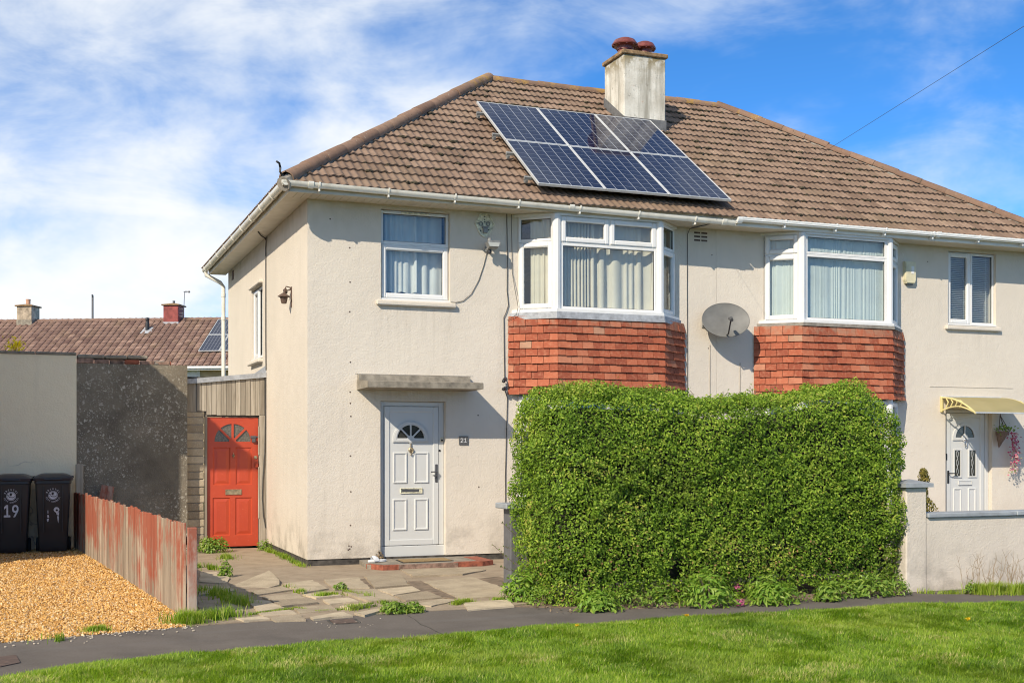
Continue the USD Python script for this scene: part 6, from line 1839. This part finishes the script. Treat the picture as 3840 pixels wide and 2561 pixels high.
HF = [(150, 335, .17, .17, 190, 'weed', (.025, .045), .6, 'low small-leaved plant between the left pier plant and the pink flower'), (560, 345, .22, .20, 240, 'weed', (.022, .04), .65, 'low browning small-leaved plant right of the sprawling green plant'),
      (690, 345, .20, .24, 220, 'weed', (.022, .045), .6, 'scrubby small-leaved plant just left of the loose green plant'), (1320, 320, .20, .16, 160, 'weed', (.025, .045), .5, 'thin low weed in the brown gap right of the rounded plant'),
      (1560, 300, .20, .22, 240, 'weed', (.025, .05), .5, 'pale weed between the dark-leaved and the broad leafy plant')]
for k, (x_, y_, r_, h_, n_, m_, sz_, sl_, lab_) in enumerate(HF):
    clump('low_weed', lab_, 'plant', gp_(*Q4(x_, y_)) + [0, .10, 0], r_, h_, n_, m_, 40 + k, sz_, sl_, group=VAL)
# weeds on the path
Q5 = lambda x, y: gp_(600 + x * 1400 / 2351, 1950 + y * 1400 / 2351)
WD = 'weeds growing out of the broken paving'
clump('weed', 'big yellow-green weed growing in front of the red door', 'weed', Q5(330, 205), .26, .26, 560, 'weed', 21, (.035, .065), .55, group=WD)
clump('weed', 'small upright round-leaved weed in the middle of the path', 'weed', Q5(410, 360), .09, .20, 200, 'weed', 22, (.025, .045), .8, group=WD)
clump('weed', 'tuft of weed at the corner of the side wall by the timber post', 'weed', Q5(655, 190), .12, .16, 180, 'weed', 23, (.03, .055), .4, group=WD)
clump('weed', 'low weed clump in a slab joint in front of the white door', 'weed', Q5(1140, 440), .09, .08, 120, 'weed', 24, (.025, .045), .5, group=WD)
clump('weed', 'weed clump at the pavement edge of the broken slabs', 'weed', Q5(1480, 585), .17, .11, 260, 'weed', 25, (.03, .055), .45, group=WD)
clump('weed', 'weed clump nearest the hedge at the edge of the broken slabs', 'weed', Q5(1590, 580), .12, .09, 200, 'weed', 26, (.03, .055), .45, group=WD)
clump('weed', 'small dry reddish weed at the foot of the white door frame', 'weed', np.array([.955, -.03, .06]), .06, .10, 70, 'dead', 27, (.03, .06), .3, group=WD)

def blades(poly_pts, n, h, seed, mat='grass', z=0., zf=None, lean=.5, w=.0035, tone_b=.0, rough=False):
    """n grass blades at given xy points (or a polygon to fill)."""
    q = np.random.default_rng(seed)
    if hasattr(poly_pts, 'bounds'):
        x0, y0, x1, y1 = poly_pts.bounds; P = []
        pp = shapely.prepared.prep(poly_pts) if hasattr(shapely, 'prepared') else poly_pts
        A = np.stack([q.uniform(x0, x1, n), q.uniform(y0, y1, n)], 1)
        A = A[shapely.contains_xy(poly_pts, A[:, 0], A[:, 1])]
    else: A = poly_pts
    n = len(A); hh = h * q.uniform(.55, 1.25, n)
    if rough: hh *= .62 + .85 * meshkit.fbm(np.stack([A[:, 0] * 3.2, A[:, 1] * 3.2, 0 * A[:, 0] + 8], 1), 3, seed + 2)
    zz = np.full(n, z) if zf is None else zf(A[:, 0], A[:, 1]) + z
    a = q.uniform(0, 2 * np.pi, n); ln_ = lean * q.uniform(.2, 1.3, n)
    cl = meshkit.fbm(np.stack([A[:, 0] * 5, A[:, 1] * 5, 0 * A[:, 0]], 1), 2, seed)
    a = a * .55 + cl * 9.0
    D = np.stack([np.cos(a), np.sin(a), 0 * a], 1); S = np.stack([-np.sin(a), np.cos(a), 0 * a], 1)
    b = np.stack([A[:, 0], A[:, 1], zz], 1); up = np.array([0, 0, 1.])
    m1_ = b + up * (hh * .55)[:, None] + D * (hh * ln_ * .28)[:, None]; t_ = b + up * (hh * (1 - .35 * ln_))[:, None] + D * (hh * ln_ * .95)[:, None]
    ww = (w * q.uniform(.7, 1.4, n))[:, None]
    V = np.stack([b - S * ww, b + S * ww, m1_ + S * ww * .8, m1_ - S * ww * .8, t_], 1).reshape(-1, 3)
    k = np.arange(n)[:, None] * 5
    F = np.concatenate([k + np.array([[0, 1, 2]]), k + np.array([[0, 2, 3]]), k + np.array([[3, 2, 4]])])
    T = np.clip(.38 + .75 * (meshkit.fbm(np.stack([A[:, 0] * 1.3, A[:, 1] * 1.3, 0 * A[:, 0]], 1), 3, seed + 5) - .5) + q.normal(0, .25, n) + tone_b, 0, .93)
    T[q.random(n) < .035] = 1.
    if rough:
        dry = meshkit.fbm(np.stack([A[:, 0] * 2.1, A[:, 1] * 2.1, 0 * A[:, 0] + 3], 1), 3, seed + 9)
        T[(dry > .68) & (q.random(n) < .30)] = 1.
    return V, F, np.repeat(T, 5)
import shapely.prepared
# the verge: blades thin out with distance behind the camera
gr = np.random.default_rng(100)
vis = Polygon([(-4.3, -7.6), (-3.4, -6.80)] + PAV_NEAR[3:12] + [(7.2, -6.42), (6.5, -8.0), (3.3, -9.75), (-2.6, -9.3)]).buffer(.03)
V, F, T = blades(vis, 760000, .058, 101, z=-.005, zf=verge_z, lean=.75, w=.0030, rough=True)
rest_poly = VERGE.intersection(sbox(-6.5, -12.5, 9, 0)).difference(vis)
V2, F2, T2 = blades(rest_poly, 190000, .055, 102, z=-.005, zf=verge_z, lean=.75, w=.0038, rough=True)
gpath = '/World/grass'; raw_mesh(gpath, np.vstack([V, V2]), np.vstack([F, F2 + len(V)]), M['grass'], '/World', False, np.r_[T, T2])
tag(gpath, 'bright green unmown grass covering the verge in the foreground', 'grass', kind='stuff'); _COUNT['/World/grass'] = 1
# tufts between the slabs and along edges: one object each
def tuft(label, pts, n, h, seed, spread=.05, zb=.0, w=.0028, group='grass tufts on the path'):
    q = np.random.default_rng(seed); pts = np.asarray(pts)
    seg = np.linalg.norm(np.diff(pts[:, :2], axis=0), axis=1); cum = np.r_[0, np.cumsum(seg)]
    s = q.uniform(0, cum[-1], n); A = np.stack([np.interp(s, cum, pts[:, 0]), np.interp(s, cum, pts[:, 1])], 1) + q.normal(0, spread, (n, 2)) * q.uniform(.3, 1.7, (n, 1))
    A = A[meshkit.fbm(np.c_[A * 7, np.zeros(n)], 3, seed) > .44]
    V, F, T = blades(A, 0, h * 1.15, seed + 1, z=zb, lean=.8, w=w, tone_b=.08, rough=True)
    p = numbered('/World', 'grass_tuft'); raw_mesh(p, V, F, M['grass'], '/World', False, T)
    tag(p, label, 'grass tuft', kind='stuff')
tuft('long grass at the foot of the fence front, beside the pavement', [Q5(120, 655), Q5(250, 640), Q5(440, 610)], 2600, .10, 201, .06)
tuft('shaded grass beside the fence on the path', [Q5(245, 455), Q5(350, 470), Q5(520, 545)], 1500, .09, 202, .07)
tuft('long strip of grass in the joint between slabs in front of the white door', [Q5(990, 490), Q5(1180, 462), Q5(1330, 490)], 1500, .055, 203, .035)
tuft('grass strip between the last rows of slabs near the pavement', [Q5(1190, 570), Q5(1330, 540), Q5(1430, 525)], 1100, .05, 204, .035)
tuft('grass at the outer edge of the broken slabs', [Q5(1330, 585), Q5(1480, 580), Q5(1620, 580)], 1300, .05, 205, .04)
tuft('grass growing along the foot of the side wall', [Q5(655, 190), Q5(760, 225), Q5(900, 300)], 1600, .055, 206, .03)
tuft('grass patch beside the weed in front of the red door', [Q5(400, 238), Q5(430, 250)], 500, .07, 207, .05)
tuft('grass patch on the path left of the small upright weed', [Q5(240, 300), Q5(340, 315)], 800, .06, 208, .05)
tuft('small grass tuft beside the tilted slab', [Q5(800, 430), Q5(890, 465)], 500, .05, 209, .03)
tuft('grass tuft at the pavement edge near the hedge', [Q5(1860, 535), Q5(1940, 515)], 500, .045, 210, .03)
tuft('small grass tuft by the tarmac below the bright plant', [Q5(2070, 505), Q5(2160, 500)], 300, .03, 211, .03)
tuft('tuft of grass where gravel meets tarmac', [gp_(330, 2372), gp_(385, 2365)], 500, .06, 212, .03)
tuft('dry grass tuft at the gravel edge near the left of the frame', [gp_(150, 2408), gp_(215, 2402)], 420, .06, 213, .03)
tuft('thin grass along the joint between the front slabs', [Q5(560, 600), Q5(680, 585), Q5(850, 560), Q5(1000, 580), Q5(1200, 560)], 900, .03, 214, .015)
tuft('grass along the foot of the right garden wall', [gp_(*Q4(1860, 275)), gp_(*Q4(2100, 278)), gp_(*Q4(2351, 282))], 700, .05, 215, .02)
# dry stalks and grass by the wall at the far right
dsx = thing('dry_shrub', 'thin leafless dry stalks rising from grass against the right garden wall', 'dead plant', gp_(*Q4(2230, 275)))
g = G(); dr_ = np.random.default_rng(66)
for k in range(34):
    a = gp_(*Q4(2080 + 300 * dr_.random(), 272)) + [0, .02, 0]
    h = dr_.uniform(.18, .52); p = [a]; lean_ = dr_.normal(0, .35)
    for j in range(5): p.append(p[-1] + [lean_ * h / 5 + dr_.normal(0, .012), dr_.normal(0, .008), h / 5])
    g.tube(p, [.004, .0035, .003, .0025, .002, .0012], 4)
    for j in (2, 3, 4):
        b = p[j] + [dr_.normal(0, .05), dr_.normal(0, .02), dr_.uniform(.03, .09)]; g.tube([p[j], b], [.002, .001], 4)
g.build('stalks', M['dead'], dsx)
tuft('thick grass under the dry stalks at the far right', [gp_(*Q4(2120, 276)), gp_(*Q4(2230, 278)), gp_(*Q4(2400, 276))], 2200, .12, 216, .05)
clump('weed', 'small yellowish weed left of the dry stalks by the wall', 'weed', gp_(*Q4(2105, 278)), .07, .13, 90, 'weed', 28, (.03, .05), .5, group='weeds by the right wall')
# young conifer behind the wall
cf = thing('young_conifer', 'narrow golden conifer just behind the right garden pier', 'conifer', (6.42, -4.2, 0))
q = np.random.default_rng(90); n_ = 1500
z_ = q.uniform(.35, 1.30, n_); lump = .75 + .5 * np.sin(z_ * 17) ; rr_ = (.035 + .13 * (1.36 - z_)) * np.clip(lump, .35, 1.2) * np.sqrt(q.random(n_)); a_ = q.uniform(0, 6.28, n_)
Pc = np.stack([6.40 - .13 * (z_ - .8) + rr_ * np.cos(a_), -4.2 + rr_ * np.sin(a_), z_], 1)
V, F, T = leaf_mesh(Pc, np.stack([np.cos(a_), np.sin(a_), .3 + 0 * a_], 1) + q.normal(0, .5, (n_, 3)), .045, np.clip(q.normal(.5, .25, n_), 0, 1), q, .35, .2, droop=np.stack([.6 * np.cos(a_), .6 * np.sin(a_), 1. + 0 * a_], 1))
raw_mesh(numbered(cf, 'foliage'), V, F, M['conifer'], cf, False, T)
g = G(); g.tube([(6.46, -4.2, -.02), (6.41, -4.2, .7), (6.33, -4.2, 1.27)], [.02, .014, .004], 6); g.build('stem', M['twig'], cf)
# dandelions
for k, (x, y, lab) in enumerate(((800, 412, 'yellow dandelion at the pavement edge of the grass'), (2095, 430, 'yellow dandelion in the grass at the right'), (300, 462, 'yellow dandelion in the grass below the left end of the hedge'))):
    p = gp_(*Q4(x, y)); p[2] = .075
    t = thing('dandelion', lab, 'flower', p, 'dandelions in the verge')
    qq = np.random.default_rng(300 + k); V, F, T = leaf_mesh(p + qq.normal(0, .010, (40, 3)) * [1, 1, .5], qq.normal(size=(40, 3)) + [0, 0, 1.5], .022, qq.random(40), qq, .5); raw_mesh(numbered(t, 'flower_head'), V, F, M['dandelion'], t, False, T)
    g = G(); g.tube([p - [0, 0, .075], p], .002, 4); g.build('stalk', M['weed'], t)
# fallen leaves and litter under the hedge
n_ = 520; A = np.stack([hr.uniform(1.2, 5.5, n_), hr.uniform(-5.2, -4.7, n_), np.full(n_, .016)], 1); V, F, T = leaf_mesh(A, hr.normal(0, .3, (n_, 3)) + [0, 0, 1], .035, hr.random(n_), hr, .55, .15)
lp_ = numbered('/World', 'fallen_leaves'); raw_mesh(lp_, V, F, M['dead'], '/World', False, T); tag(lp_, 'brown dead leaves scattered along the foot of the hedge', 'leaves', kind='stuff')

# ================================================================== SMALL THINGS ON THE GROUND
g = G((1.46, -.36, .064), X, Yv, (0, 0, 1)); g.prism(Polygon([(-.36, -.27), (.34, -.24), (.34, .15), (-.34, .14)]), .0, .006, 'xy')
dm = thing('doormat', 'worn brown doormat with dark rim on the step of the white door', 'doormat', (1.46, -.36, .064))
g.build('rim', M['rubber'], dm)
g = G((1.46, -.36, .064), X, Yv, (0, 0, 1)); g.prism(Polygon([(-.36, -.27), (.34, -.24), (.34, .15), (-.34, .14)]).buffer(-.022), .005, .012, 'xy'); g.build('coir', M['mat'], dm)
sl = thing('slipper', 'white slider slipper left on the corner of the doorstep', 'slipper', (.83, -.36, .064))
o_ = np.array([.835, -.36, .068]); ang = .25; e_ = np.array([math.cos(ang), math.sin(ang), 0]); n2 = np.array([-math.sin(ang), math.cos(ang), 0])
tt = np.linspace(0, 2 * np.pi, 30, endpoint=False); sole = Polygon([(.135 * math.cos(t), (.046 + .008 * math.cos(t)) * math.sin(t)) for t in tt])
g = G(o_, e_, n2, (0, 0, 1)); g.prism(sole, .0, .022, 'xy'); g.prism(sole.buffer(-.008), .020, .026, 'xy'); g.build('sole', M['white_rubber'], sl)
g = G(o_, e_, n2, (0, 0, 1)); Vs, Fs = [], []
for i, x in enumerate(np.linspace(-.075, .0, 5)):
    for k, t in enumerate(np.linspace(0, np.pi, 11)): Vs.append((x, .052 * math.cos(t), .012 + (.058 + .012 * math.sin(i)) * math.sin(t)))
for i in range(4):
    for k in range(10): Fs.append([i * 11 + k, i * 11 + k + 1, (i + 1) * 11 + k + 1, (i + 1) * 11 + k])
g.add(np.array(Vs), Fs); g.add(np.array(Vs) * [1, .93, .93], Fs); g.build('strap', M['white_rubber'], sl, smooth=50)
for pts_, lab in (([(1070, 632), (1215, 622), (1245, 645), (1100, 655)], 'small rusty water cover set in the tarmac in front of the path'),):
    P2 = [ground_pt(*_S5(*p), 0.) for p in pts_]
    wc = thing('water_cover', lab, 'drain cover', (*np.mean(P2, 0), 0))
    g = G(); g.prism(Polygon(P2), -.02, .007, 'xy'); g.build('lid', M['rust'], wc)
    g = G(); g.prism(Polygon(P2).buffer(.03).difference(Polygon(P2).buffer(.004)), -.02, .004, 'xy'); g.build('frame', M['bitumen'], wc)
P2 = [ground_pt(0, 2465, 0), ground_pt(55, 2458, 0), ground_pt(70, 2485, 0), ground_pt(0, 2500, 0)]
wc = thing('water_cover', 'rusty iron cover in the tarmac at the left edge of the picture', 'drain cover', (*np.mean(P2, 0), 0)); g = G(); g.prism(Polygon(P2).buffer(.01), -.02, .007, 'xy'); g.build('lid', M['rust'], wc)
lk = np.random.default_rng(71); g = G()
for k in range(34):
    p = ground_pt(lk.normal(1290, 90), lk.uniform(2305, 2345)); s_ = lk.uniform(.002, .008); g.box((p[0] - s_, p[1] - s_, .0), (p[0] + s_, p[1] + s_ * .8, s_ * 1.2), s_ * .4)
for k in range(90):
    t_ = lk.random(); x_, y_ = (np.interp(t_, [0, .5, 1], [-3.6, -2.8, -2.0]), np.interp(t_, [0, .5, 1], [-5.12, -4.92, -4.72])); y_ -= abs(lk.normal(0, .15)); x_ += lk.normal(0, .05); s_ = lk.uniform(.005, .011)
    g.box((x_ - s_, y_ - s_, .0), (x_ + s_, y_ + s_ * .8, s_ * 1.3), s_ * .4)
tag(g.build('loose_stones', M['crumb']), 'stray stones and crumbs scattered on the tarmac', 'stones', kind='stuff')

# gravel: thousands of small stones
grp = UsdGeom.PointInstancer.Define(stage, '/World/gravel')
_COUNT['/World/gravel'] = 1
tag('/World/gravel', 'golden gravel stones covering the driveway', 'gravel', kind='stuff')
protos = []
gq = np.random.default_rng(55)
for k in range(6):
    h = trimesh.Trimesh(gq.normal(size=(11, 3)) * [1, .8, .55], process=False).convex_hull
    v = np.array(h.vertices); v /= np.abs(v).max()
    _BASE['/World/gravel'] = np.zeros(3)
    p = raw_mesh(f'/World/gravel/stone_{k:03d}' if k else '/World/gravel/stone', v, np.array(h.faces), M['gravel'], '/World/gravel')
    protos.append(Sdf.Path(p))
grp.CreatePrototypesRel().SetTargets(protos)
n_ = 78000
gx, gy = gq.uniform(-4.3, -2.0, n_), gq.uniform(-5.4, 2.9, n_)
dens = np.clip(1.25 - .11 * (gy + 5.4), .35, 1.)
k = shapely.contains_xy(GRAVEL.buffer(.015), gx, gy) & (gq.random(n_) < dens)
gx, gy = gx[k], gy[k]; n_ = len(gx)
lump = meshkit.fbm(np.stack([gx * 2.2, gy * 2.2, 0 * gx], 1), 3, 8)
gz = gravel_z(gx, gy) - .014 + .022 * lump + gq.uniform(-.004, .008, n_)
sc = gq.uniform(.009, .0195, n_) * np.where(gq.random(n_) < .12, 1.25, 1.)
qu = gq.normal(size=(n_, 4)); qu /= np.linalg.norm(qu, axis=1, keepdims=True)
grp.CreateProtoIndicesAttr(Vt.IntArray.FromNumpy(gq.integers(0, 6, n_).astype(np.int32)))
grp.CreatePositionsAttr(Vt.Vec3fArray.FromNumpy(np.stack([gx, gy, gz], 1).astype(np.float32)))
grp.CreateScalesAttr(Vt.Vec3fArray.FromNumpy(np.repeat(sc[:, None], 3, 1).astype(np.float32)))
grp.CreateOrientationsAttr(Vt.QuathArray([Gf.Quath(float(a), float(b), float(c), float(d)) for a, b, c, d in qu]))

# ================================================================== BACKGROUND: terrace, lamp post, aerial
ph = math.radians(5.4)
B1 = math.cos(ph) * _R - math.sin(ph) * _F; B2 = math.sin(ph) * _R + math.cos(ph) * _F
BO = CAM * [1, 1, 0] + 58 * _F
bt = thing('terraced_house', 'terrace with long brown tiled roof and two chimneys beyond the outbuildings', 'house', BO + B1 * -18)
bg = lambda: G(BO, B1, B2, (0, 0, 1))
SB = .6375; BE = -4.0
def bz(v): return 7.80 + SB * v
g = bg(); g.box((-42, -3.45, -.1), (8, 3.45, 5.10)); g.build('wall', M['buffwall'], bt)
g = bg(); g.box((-14.95, -3.50, -.1), (-14.30, -3.452, 5.08)); g.build('wall_panel', M['whitewall'], bt)
g = bg(); g.add(np.array([(-42, BE, bz(BE) - .06), (8, BE, bz(BE) - .06), (8, 0, 7.74), (-42, 0, 7.74), (-42, -BE, bz(BE) - .06), (8, -BE, bz(BE) - .06)]), [[0, 1, 2], [0, 2, 3], [3, 2, 5], [3, 5, 4]]); rb = g.build('roof', M['bitumen'], bt)
LB = math.hypot(4.0, 4.0 * SB); cb, sb_ = 4.0 / LB, 4.0 * SB / LB
tv, tf = tile_shape(.285, 1, .42, 8, .045, .05)
tiles = []; fq = np.random.default_rng(63)
for r in range(15):
    for c in range(140):
        u0 = -37.0 + c * .32
        v = tv.copy(); v[:, 0] += u0; v[:, 1] += r * .325; 
        w = np.stack([v[:, 0], BE - .05 + v[:, 1] * cb - v[:, 2] * sb_, bz(BE) - .035 + v[:, 1] * sb_ + v[:, 2] * cb], 1)
        w = w[:, :1] * B1 + w[:, 1:2] * B2 + w[:, 2:] * np.array([0, 0, 1.]) + BO
        tiles.append((w, float(np.clip(fq.normal(.5, .24), 0, 1))))
tf3 = np.vstack([tf[:, [0, 1, 2]], tf[:, [0, 2, 3]]])
order = np.argsort([-abs(-20 - i) for i in range(len(tiles))])
cen = np.array([t[0].mean(0) for t in tiles]); key = np.linalg.norm(cen - CAM, axis=1)
# those the picture shows: between the frame's left edge and the white house's side wall
rel = cen - CAM; px_ = 1920 + FPX * (rel @ _R) / (rel @ _F); seen = (px_ > 5) & (px_ < 835) & (cen[:, 2] > 5.55)
order = np.argsort(key + 500 * ~seen)
rest = G()
for i, k in enumerate(order):
    if i < 300: g = G(); g.add(tiles[k][0], tf3, tiles[k][1]); g.build('roof_tile', M['tile_far'], rb)
    else: rest.add(tiles[k][0], tf3, tiles[k][1])
tag(rest.build('roof_tiles', M['tile_far'], rb), kind='stuff')
g = bg(); g.tube([(u_, 0, 7.80 + .012 * math.sin(u_ * 14)) for u_ in np.linspace(-42, 8, 200)], .10, 8); g.build('ridge', M['tile_far'], rb)
g = bg(); g.box((-42, BE - .10, bz(BE) - .15), (8, BE - .01, bz(BE) - .04), .02); g.box((-42, BE + .0, bz(BE) - .22), (8, BE + .03, bz(BE) - .08)); g.build('gutter', M['whitewall'], bt)
g = bg(); g.box((-42, BE + .03, bz(BE) - .2), (8, -3.45, bz(BE) - .17)); g.build('soffit', M['whitewall'], bt)
def far_chimney(u0, u1, ztop, mat, label, pot_h, pot_r, potm, base=.30):
    c = numbered(bt, 'chimney')
    g = bg(); g.box((u0, -.42, 7.0), (u1, .42, ztop), .02); v, f, t = g.arrays(); raw_mesh(c, v, f, mat, bt, False, t); tag(c, label)
    g = bg(); g.box((u0 - .02, -.44, 7.0), (u1 + .02, .44, bz(-.42) + base), .01); g.build('base_flashing', M['concrete'] if base > .2 else M['lead'], c)
    g = bg(); g.box((u0 - .08, -.5, ztop), (u1 + .08, .5, ztop + .07), .015); m_ = (u0 + u1) / 2
    g.add(np.array([(u0 - .04, -.46, ztop + .07), (u1 + .04, -.46, ztop + .07), (u1 + .04, .46, ztop + .07), (u0 - .04, .46, ztop + .07), (m_, 0, ztop + .18)]), [[0, 1, 4], [1, 2, 4], [2, 3, 4], [3, 0, 4]])
    g.build('cap', M['cap_tile'], c)
    g = bg(); g.lathe([(pot_r * .95, 0), (pot_r, pot_h * .8), (pot_r * 1.1, pot_h * .85), (pot_r * 1.1, pot_h), (pot_r * .7, pot_h), (.0, pot_h * .9)], (m_, 0, ztop + .10), seg=14); g.build('pot', potm, c, smooth=40)
    return c
far_chimney(-24.85, -24.08, 8.50, M['buffstone'], 'buff chimney with one clay pot', .30, .11, M['potclay'])
far_chimney(-17.28, -16.52, 8.46, M['redpaint_ch'], 'red-painted chimney', .18, .06, M['dark_steel'], .12)
g = bg(); g.lathe([(.10, 0), (.10, .42), (.075, .45), (.075, .55), (.10, .58), (.09, .68), (.0, .70)], (-17.85, -1.0, 7.12), seg=12); vp = g.build('vent_pipe', M['black'], bt, smooth=40)
g = bg(); g.add(np.array([(-18.1, -1.35, bz(-1.35) + .06), (-17.55, -1.35, bz(-1.35) + .06), (-17.6, -.85, bz(-.85) + .09), (-18.05, -.85, bz(-.85) + .09)]), [[0, 1, 2, 3]]); g.build('pipe_flashing', M['lead'], vp)
for r in range(2):
    for c in range(2):
        lab = [['solar panel at the bottom left on the far terrace roof, beside the downpipe', 'solar panel sliver at the bottom on the far terrace roof, mostly hidden by the downpipe'], ['upper solar panel on the far terrace roof, beside the downpipe', 'upper solar panel on the far terrace roof, mostly hidden behind the house']][r][c]
        u0 = -14.52 + c * 1.02; v0_ = -3.08 + r * 1.40
        a = BO + B1 * u0 + B2 * v0_ + np.array([0, 0, bz(v0_) + .12])
        t = thing('solar_panel', lab, 'solar panel', a, 'solar panels on the far terrace')
        e3 = B1; s3 = B2 * cb + np.array([0, 0, sb_]); n3 = -B2 * sb_ + np.array([0, 0, cb]); Ls = 1.375 / cb
        g = G(a, e3, n3, s3); ring(g, 0, 1.0, 0, Ls, .03, 0, .05, 0); g.build('frame', M['alu'], t)
        pth = numbered(t, 'cells'); q_ = np.array([a + e3 * x + s3 * y + n3 * .035 for x, y in ((.03, .03), (.97, .03), (.97, Ls - .03), (.03, Ls - .03))]) - a
        usdkit.mesh(stage, pth, (q_, np.array([[0, 1, 2], [0, 2, 3]])), M['solar'], uv=[(0, 0), (6, 0), (6, 10), (0, 10)]); _BASE[pth] = a
ta = thing('tv_aerial', 'thin television aerial on a mast beside the red chimney', 'aerial', BO + B1 * -16.3)
g = bg(); g.tube([(-16.42, -.30, 7.95), (-16.28, -.30, 8.0), (-16.24, -.30, 9.17)], .016, 6); g.build('mast', M['dark_steel'], ta)
g = bg(); g.tube([(-16.28, -.30, 9.15), (-15.98, -.30, 9.15)], .022, 6)
for u_ in (-16.2, -16.12, -16.04): g.tube([(u_, -.30, 9.09), (u_, -.30, 9.19)], .012, 5)
g.lathe([(.0, -.05), (.05, -.03), (.05, .03), (.0, .05)], (-16.0, -.3, 9.14), (1, 0, 0), 8); g.build('aerial_head', M['dark_steel'], ta)
g = bg()
for z_ in (7.92, 8.08, 8.30): g.tube([(-16.55, -.32, z_), (-16.30, -.32, z_)], .020, 6); g.tube([(-16.36, -.32, z_ - .06), (-16.36, -.32, z_ + .06)], .018, 6)
g.build('bracket', M['dark_steel'], ta)
lb = BO + B1 * -26.62 + B2 * 12
lm = thing('street_lamp', 'grey street lamp post rising behind the far terrace roof', 'street lamp', (lb[0], lb[1], 0))
g = G(lb, B1, B2, (0, 0, 1)); g.lathe([(.11, 0), (.11, 1.4), (.075, 1.5), (.060, 10.6), (.0, 10.62)], seg=10); g.build('column', M['grey_post'], lm, smooth=40)
g = G(lb, B1, B2, (0, 0, 1)); g.tube([(0, 0, 10.52), (.10, -.2, 10.56), (.30, -.7, 10.54)], [.04, .06, .05], 8); g.build('lantern', M['dark_steel'], lm)

# ================================================================== THE NEIGHBOUR'S HOUSE, just left of the picture (its eaves shade the drive and the outbuildings)
nb = thing('neighbour_house', 'next house along on the left, number 19, standing just outside the picture', 'house', (-8, 3.5, 0))
NX, NY = -4.57, .20
m = mbox((-16.5, NY, -.1), (NX, NY + 7.2, EZ + .05)) - mbox((-16.2, NY + .3, 0), (NX - .3, NY + 6.9, EZ + .2))
for a, b, c, d in ((-7.2, -6.2, 3.5, 4.7), (-6.1, -5.2, .06, 2.1)): m = m - mbox((a, NY - .1, c), (b, NY + .4, d))
g = G(); g.tm(m); g.build('wall', M['stucco2'], nb)
window(nb, (0, NY + .06, 0), X, -Yv, [(-7.2, -6.2, 4.25, 4.7, 'fixed'), (-7.2, -6.2, 3.5, 4.25, 'sash')])
g = G(); g.box((-6.1, NY + .08, .06), (-5.2, NY + .13, 2.1), .005); g.build('door', M['door_white'], nb)
ex, ey = NX + .47, NY - .42
g = G(); g.box((-16.9, ey + .12, EZ), (ex - .12, NY + 7.6, EZ + .03)); g.build('soffit', M['soffit'], nb)
g = G(); g.box((-16.9, ey + .10, EZ - .012), (ex - .10, ey + .12, EZ + .125)); g.box((ex - .12, ey + .12, EZ - .012), (ex - .10, NY + 7.6, EZ + .125)); g.build('fascia', M['fascia_white'], nb)
g = G(); g.tube([(-16.9, ey + .05, EZ + .075), (ex - .05, ey + .05, EZ + .075), (ex - .05, NY + 7.6, EZ + .075)], .055, 10); g.build('gutter', M['gutter_new'], nb)
ez, rz, my = EZ + .08, 7.38, NY + 3.6
g = G(); V = np.array([(-16.9, ey, ez), (ex, ey, ez), (ex, NY + 7.62, ez), (-16.9, NY + 7.62, ez), (-12.9, my, rz), (ex - 4.1, my, rz)])
g.add(V, [[0, 1, 5], [0, 5, 4], [1, 2, 5], [2, 3, 4], [2, 4, 5], [3, 0, 4]]); nr_ = g.build('roof', M['bitumen'], nb)
def nb_tiles():
    g = G(); L = math.hypot(my - ey, rz - ez); c, s = (my - ey) / L, (rz - ez) / L
    nt, ft = tile_shape(.42, 4, .34, 16, .017, .024)
    for r in range(int(L / GAUGE)):
        for k in range(30):
            for side in (0, 1):
                v = nt.copy(); v[:, 1] += r * GAUGE
                if side == 0:
                    v[:, 0] += ex - .42 * (k + 1); w = np.stack([v[:, 0], ey + v[:, 1] * c - v[:, 2] * s, ez + v[:, 1] * s + v[:, 2] * c], 1)
                    pl = [((np.array([ex, ey, 0.])), np.array([-1, 1., 0]) / math.sqrt(2) * -1 * -1 if False else np.array([-(my - ey), -4.1, 0]) / math.hypot(my - ey, 4.1) * -1)]
                    pl = [(np.array([ex, ey, 0.]), np.array([-(my - ey), -4.1, 0]) / math.hypot(my - ey, 4.1))]
                else:
                    v[:, 0] += ey + .42 * k; w = np.stack([ex - v[:, 1] * c + v[:, 2] * s, v[:, 0], ez + v[:, 1] * s + v[:, 2] * c], 1)
                    pl = [(np.array([ex, ey, 0.]), np.array([(my - ey), 4.1, 0]) / math.hypot(my - ey, 4.1)), (np.array([ex, NY + 7.62, 0.]), np.array([4.0, -4.1, 0]) / math.hypot(4, 4.1))]
                res = clip_to(w, ft, pl)
                if res is not None and len(res[1]) > 2: g.add(res[0], res[1], float(trng.uniform(.2, .8)))
    tag(g.build('roof_tiles', M['tile'], nr_), kind='stuff')
nb_tiles()
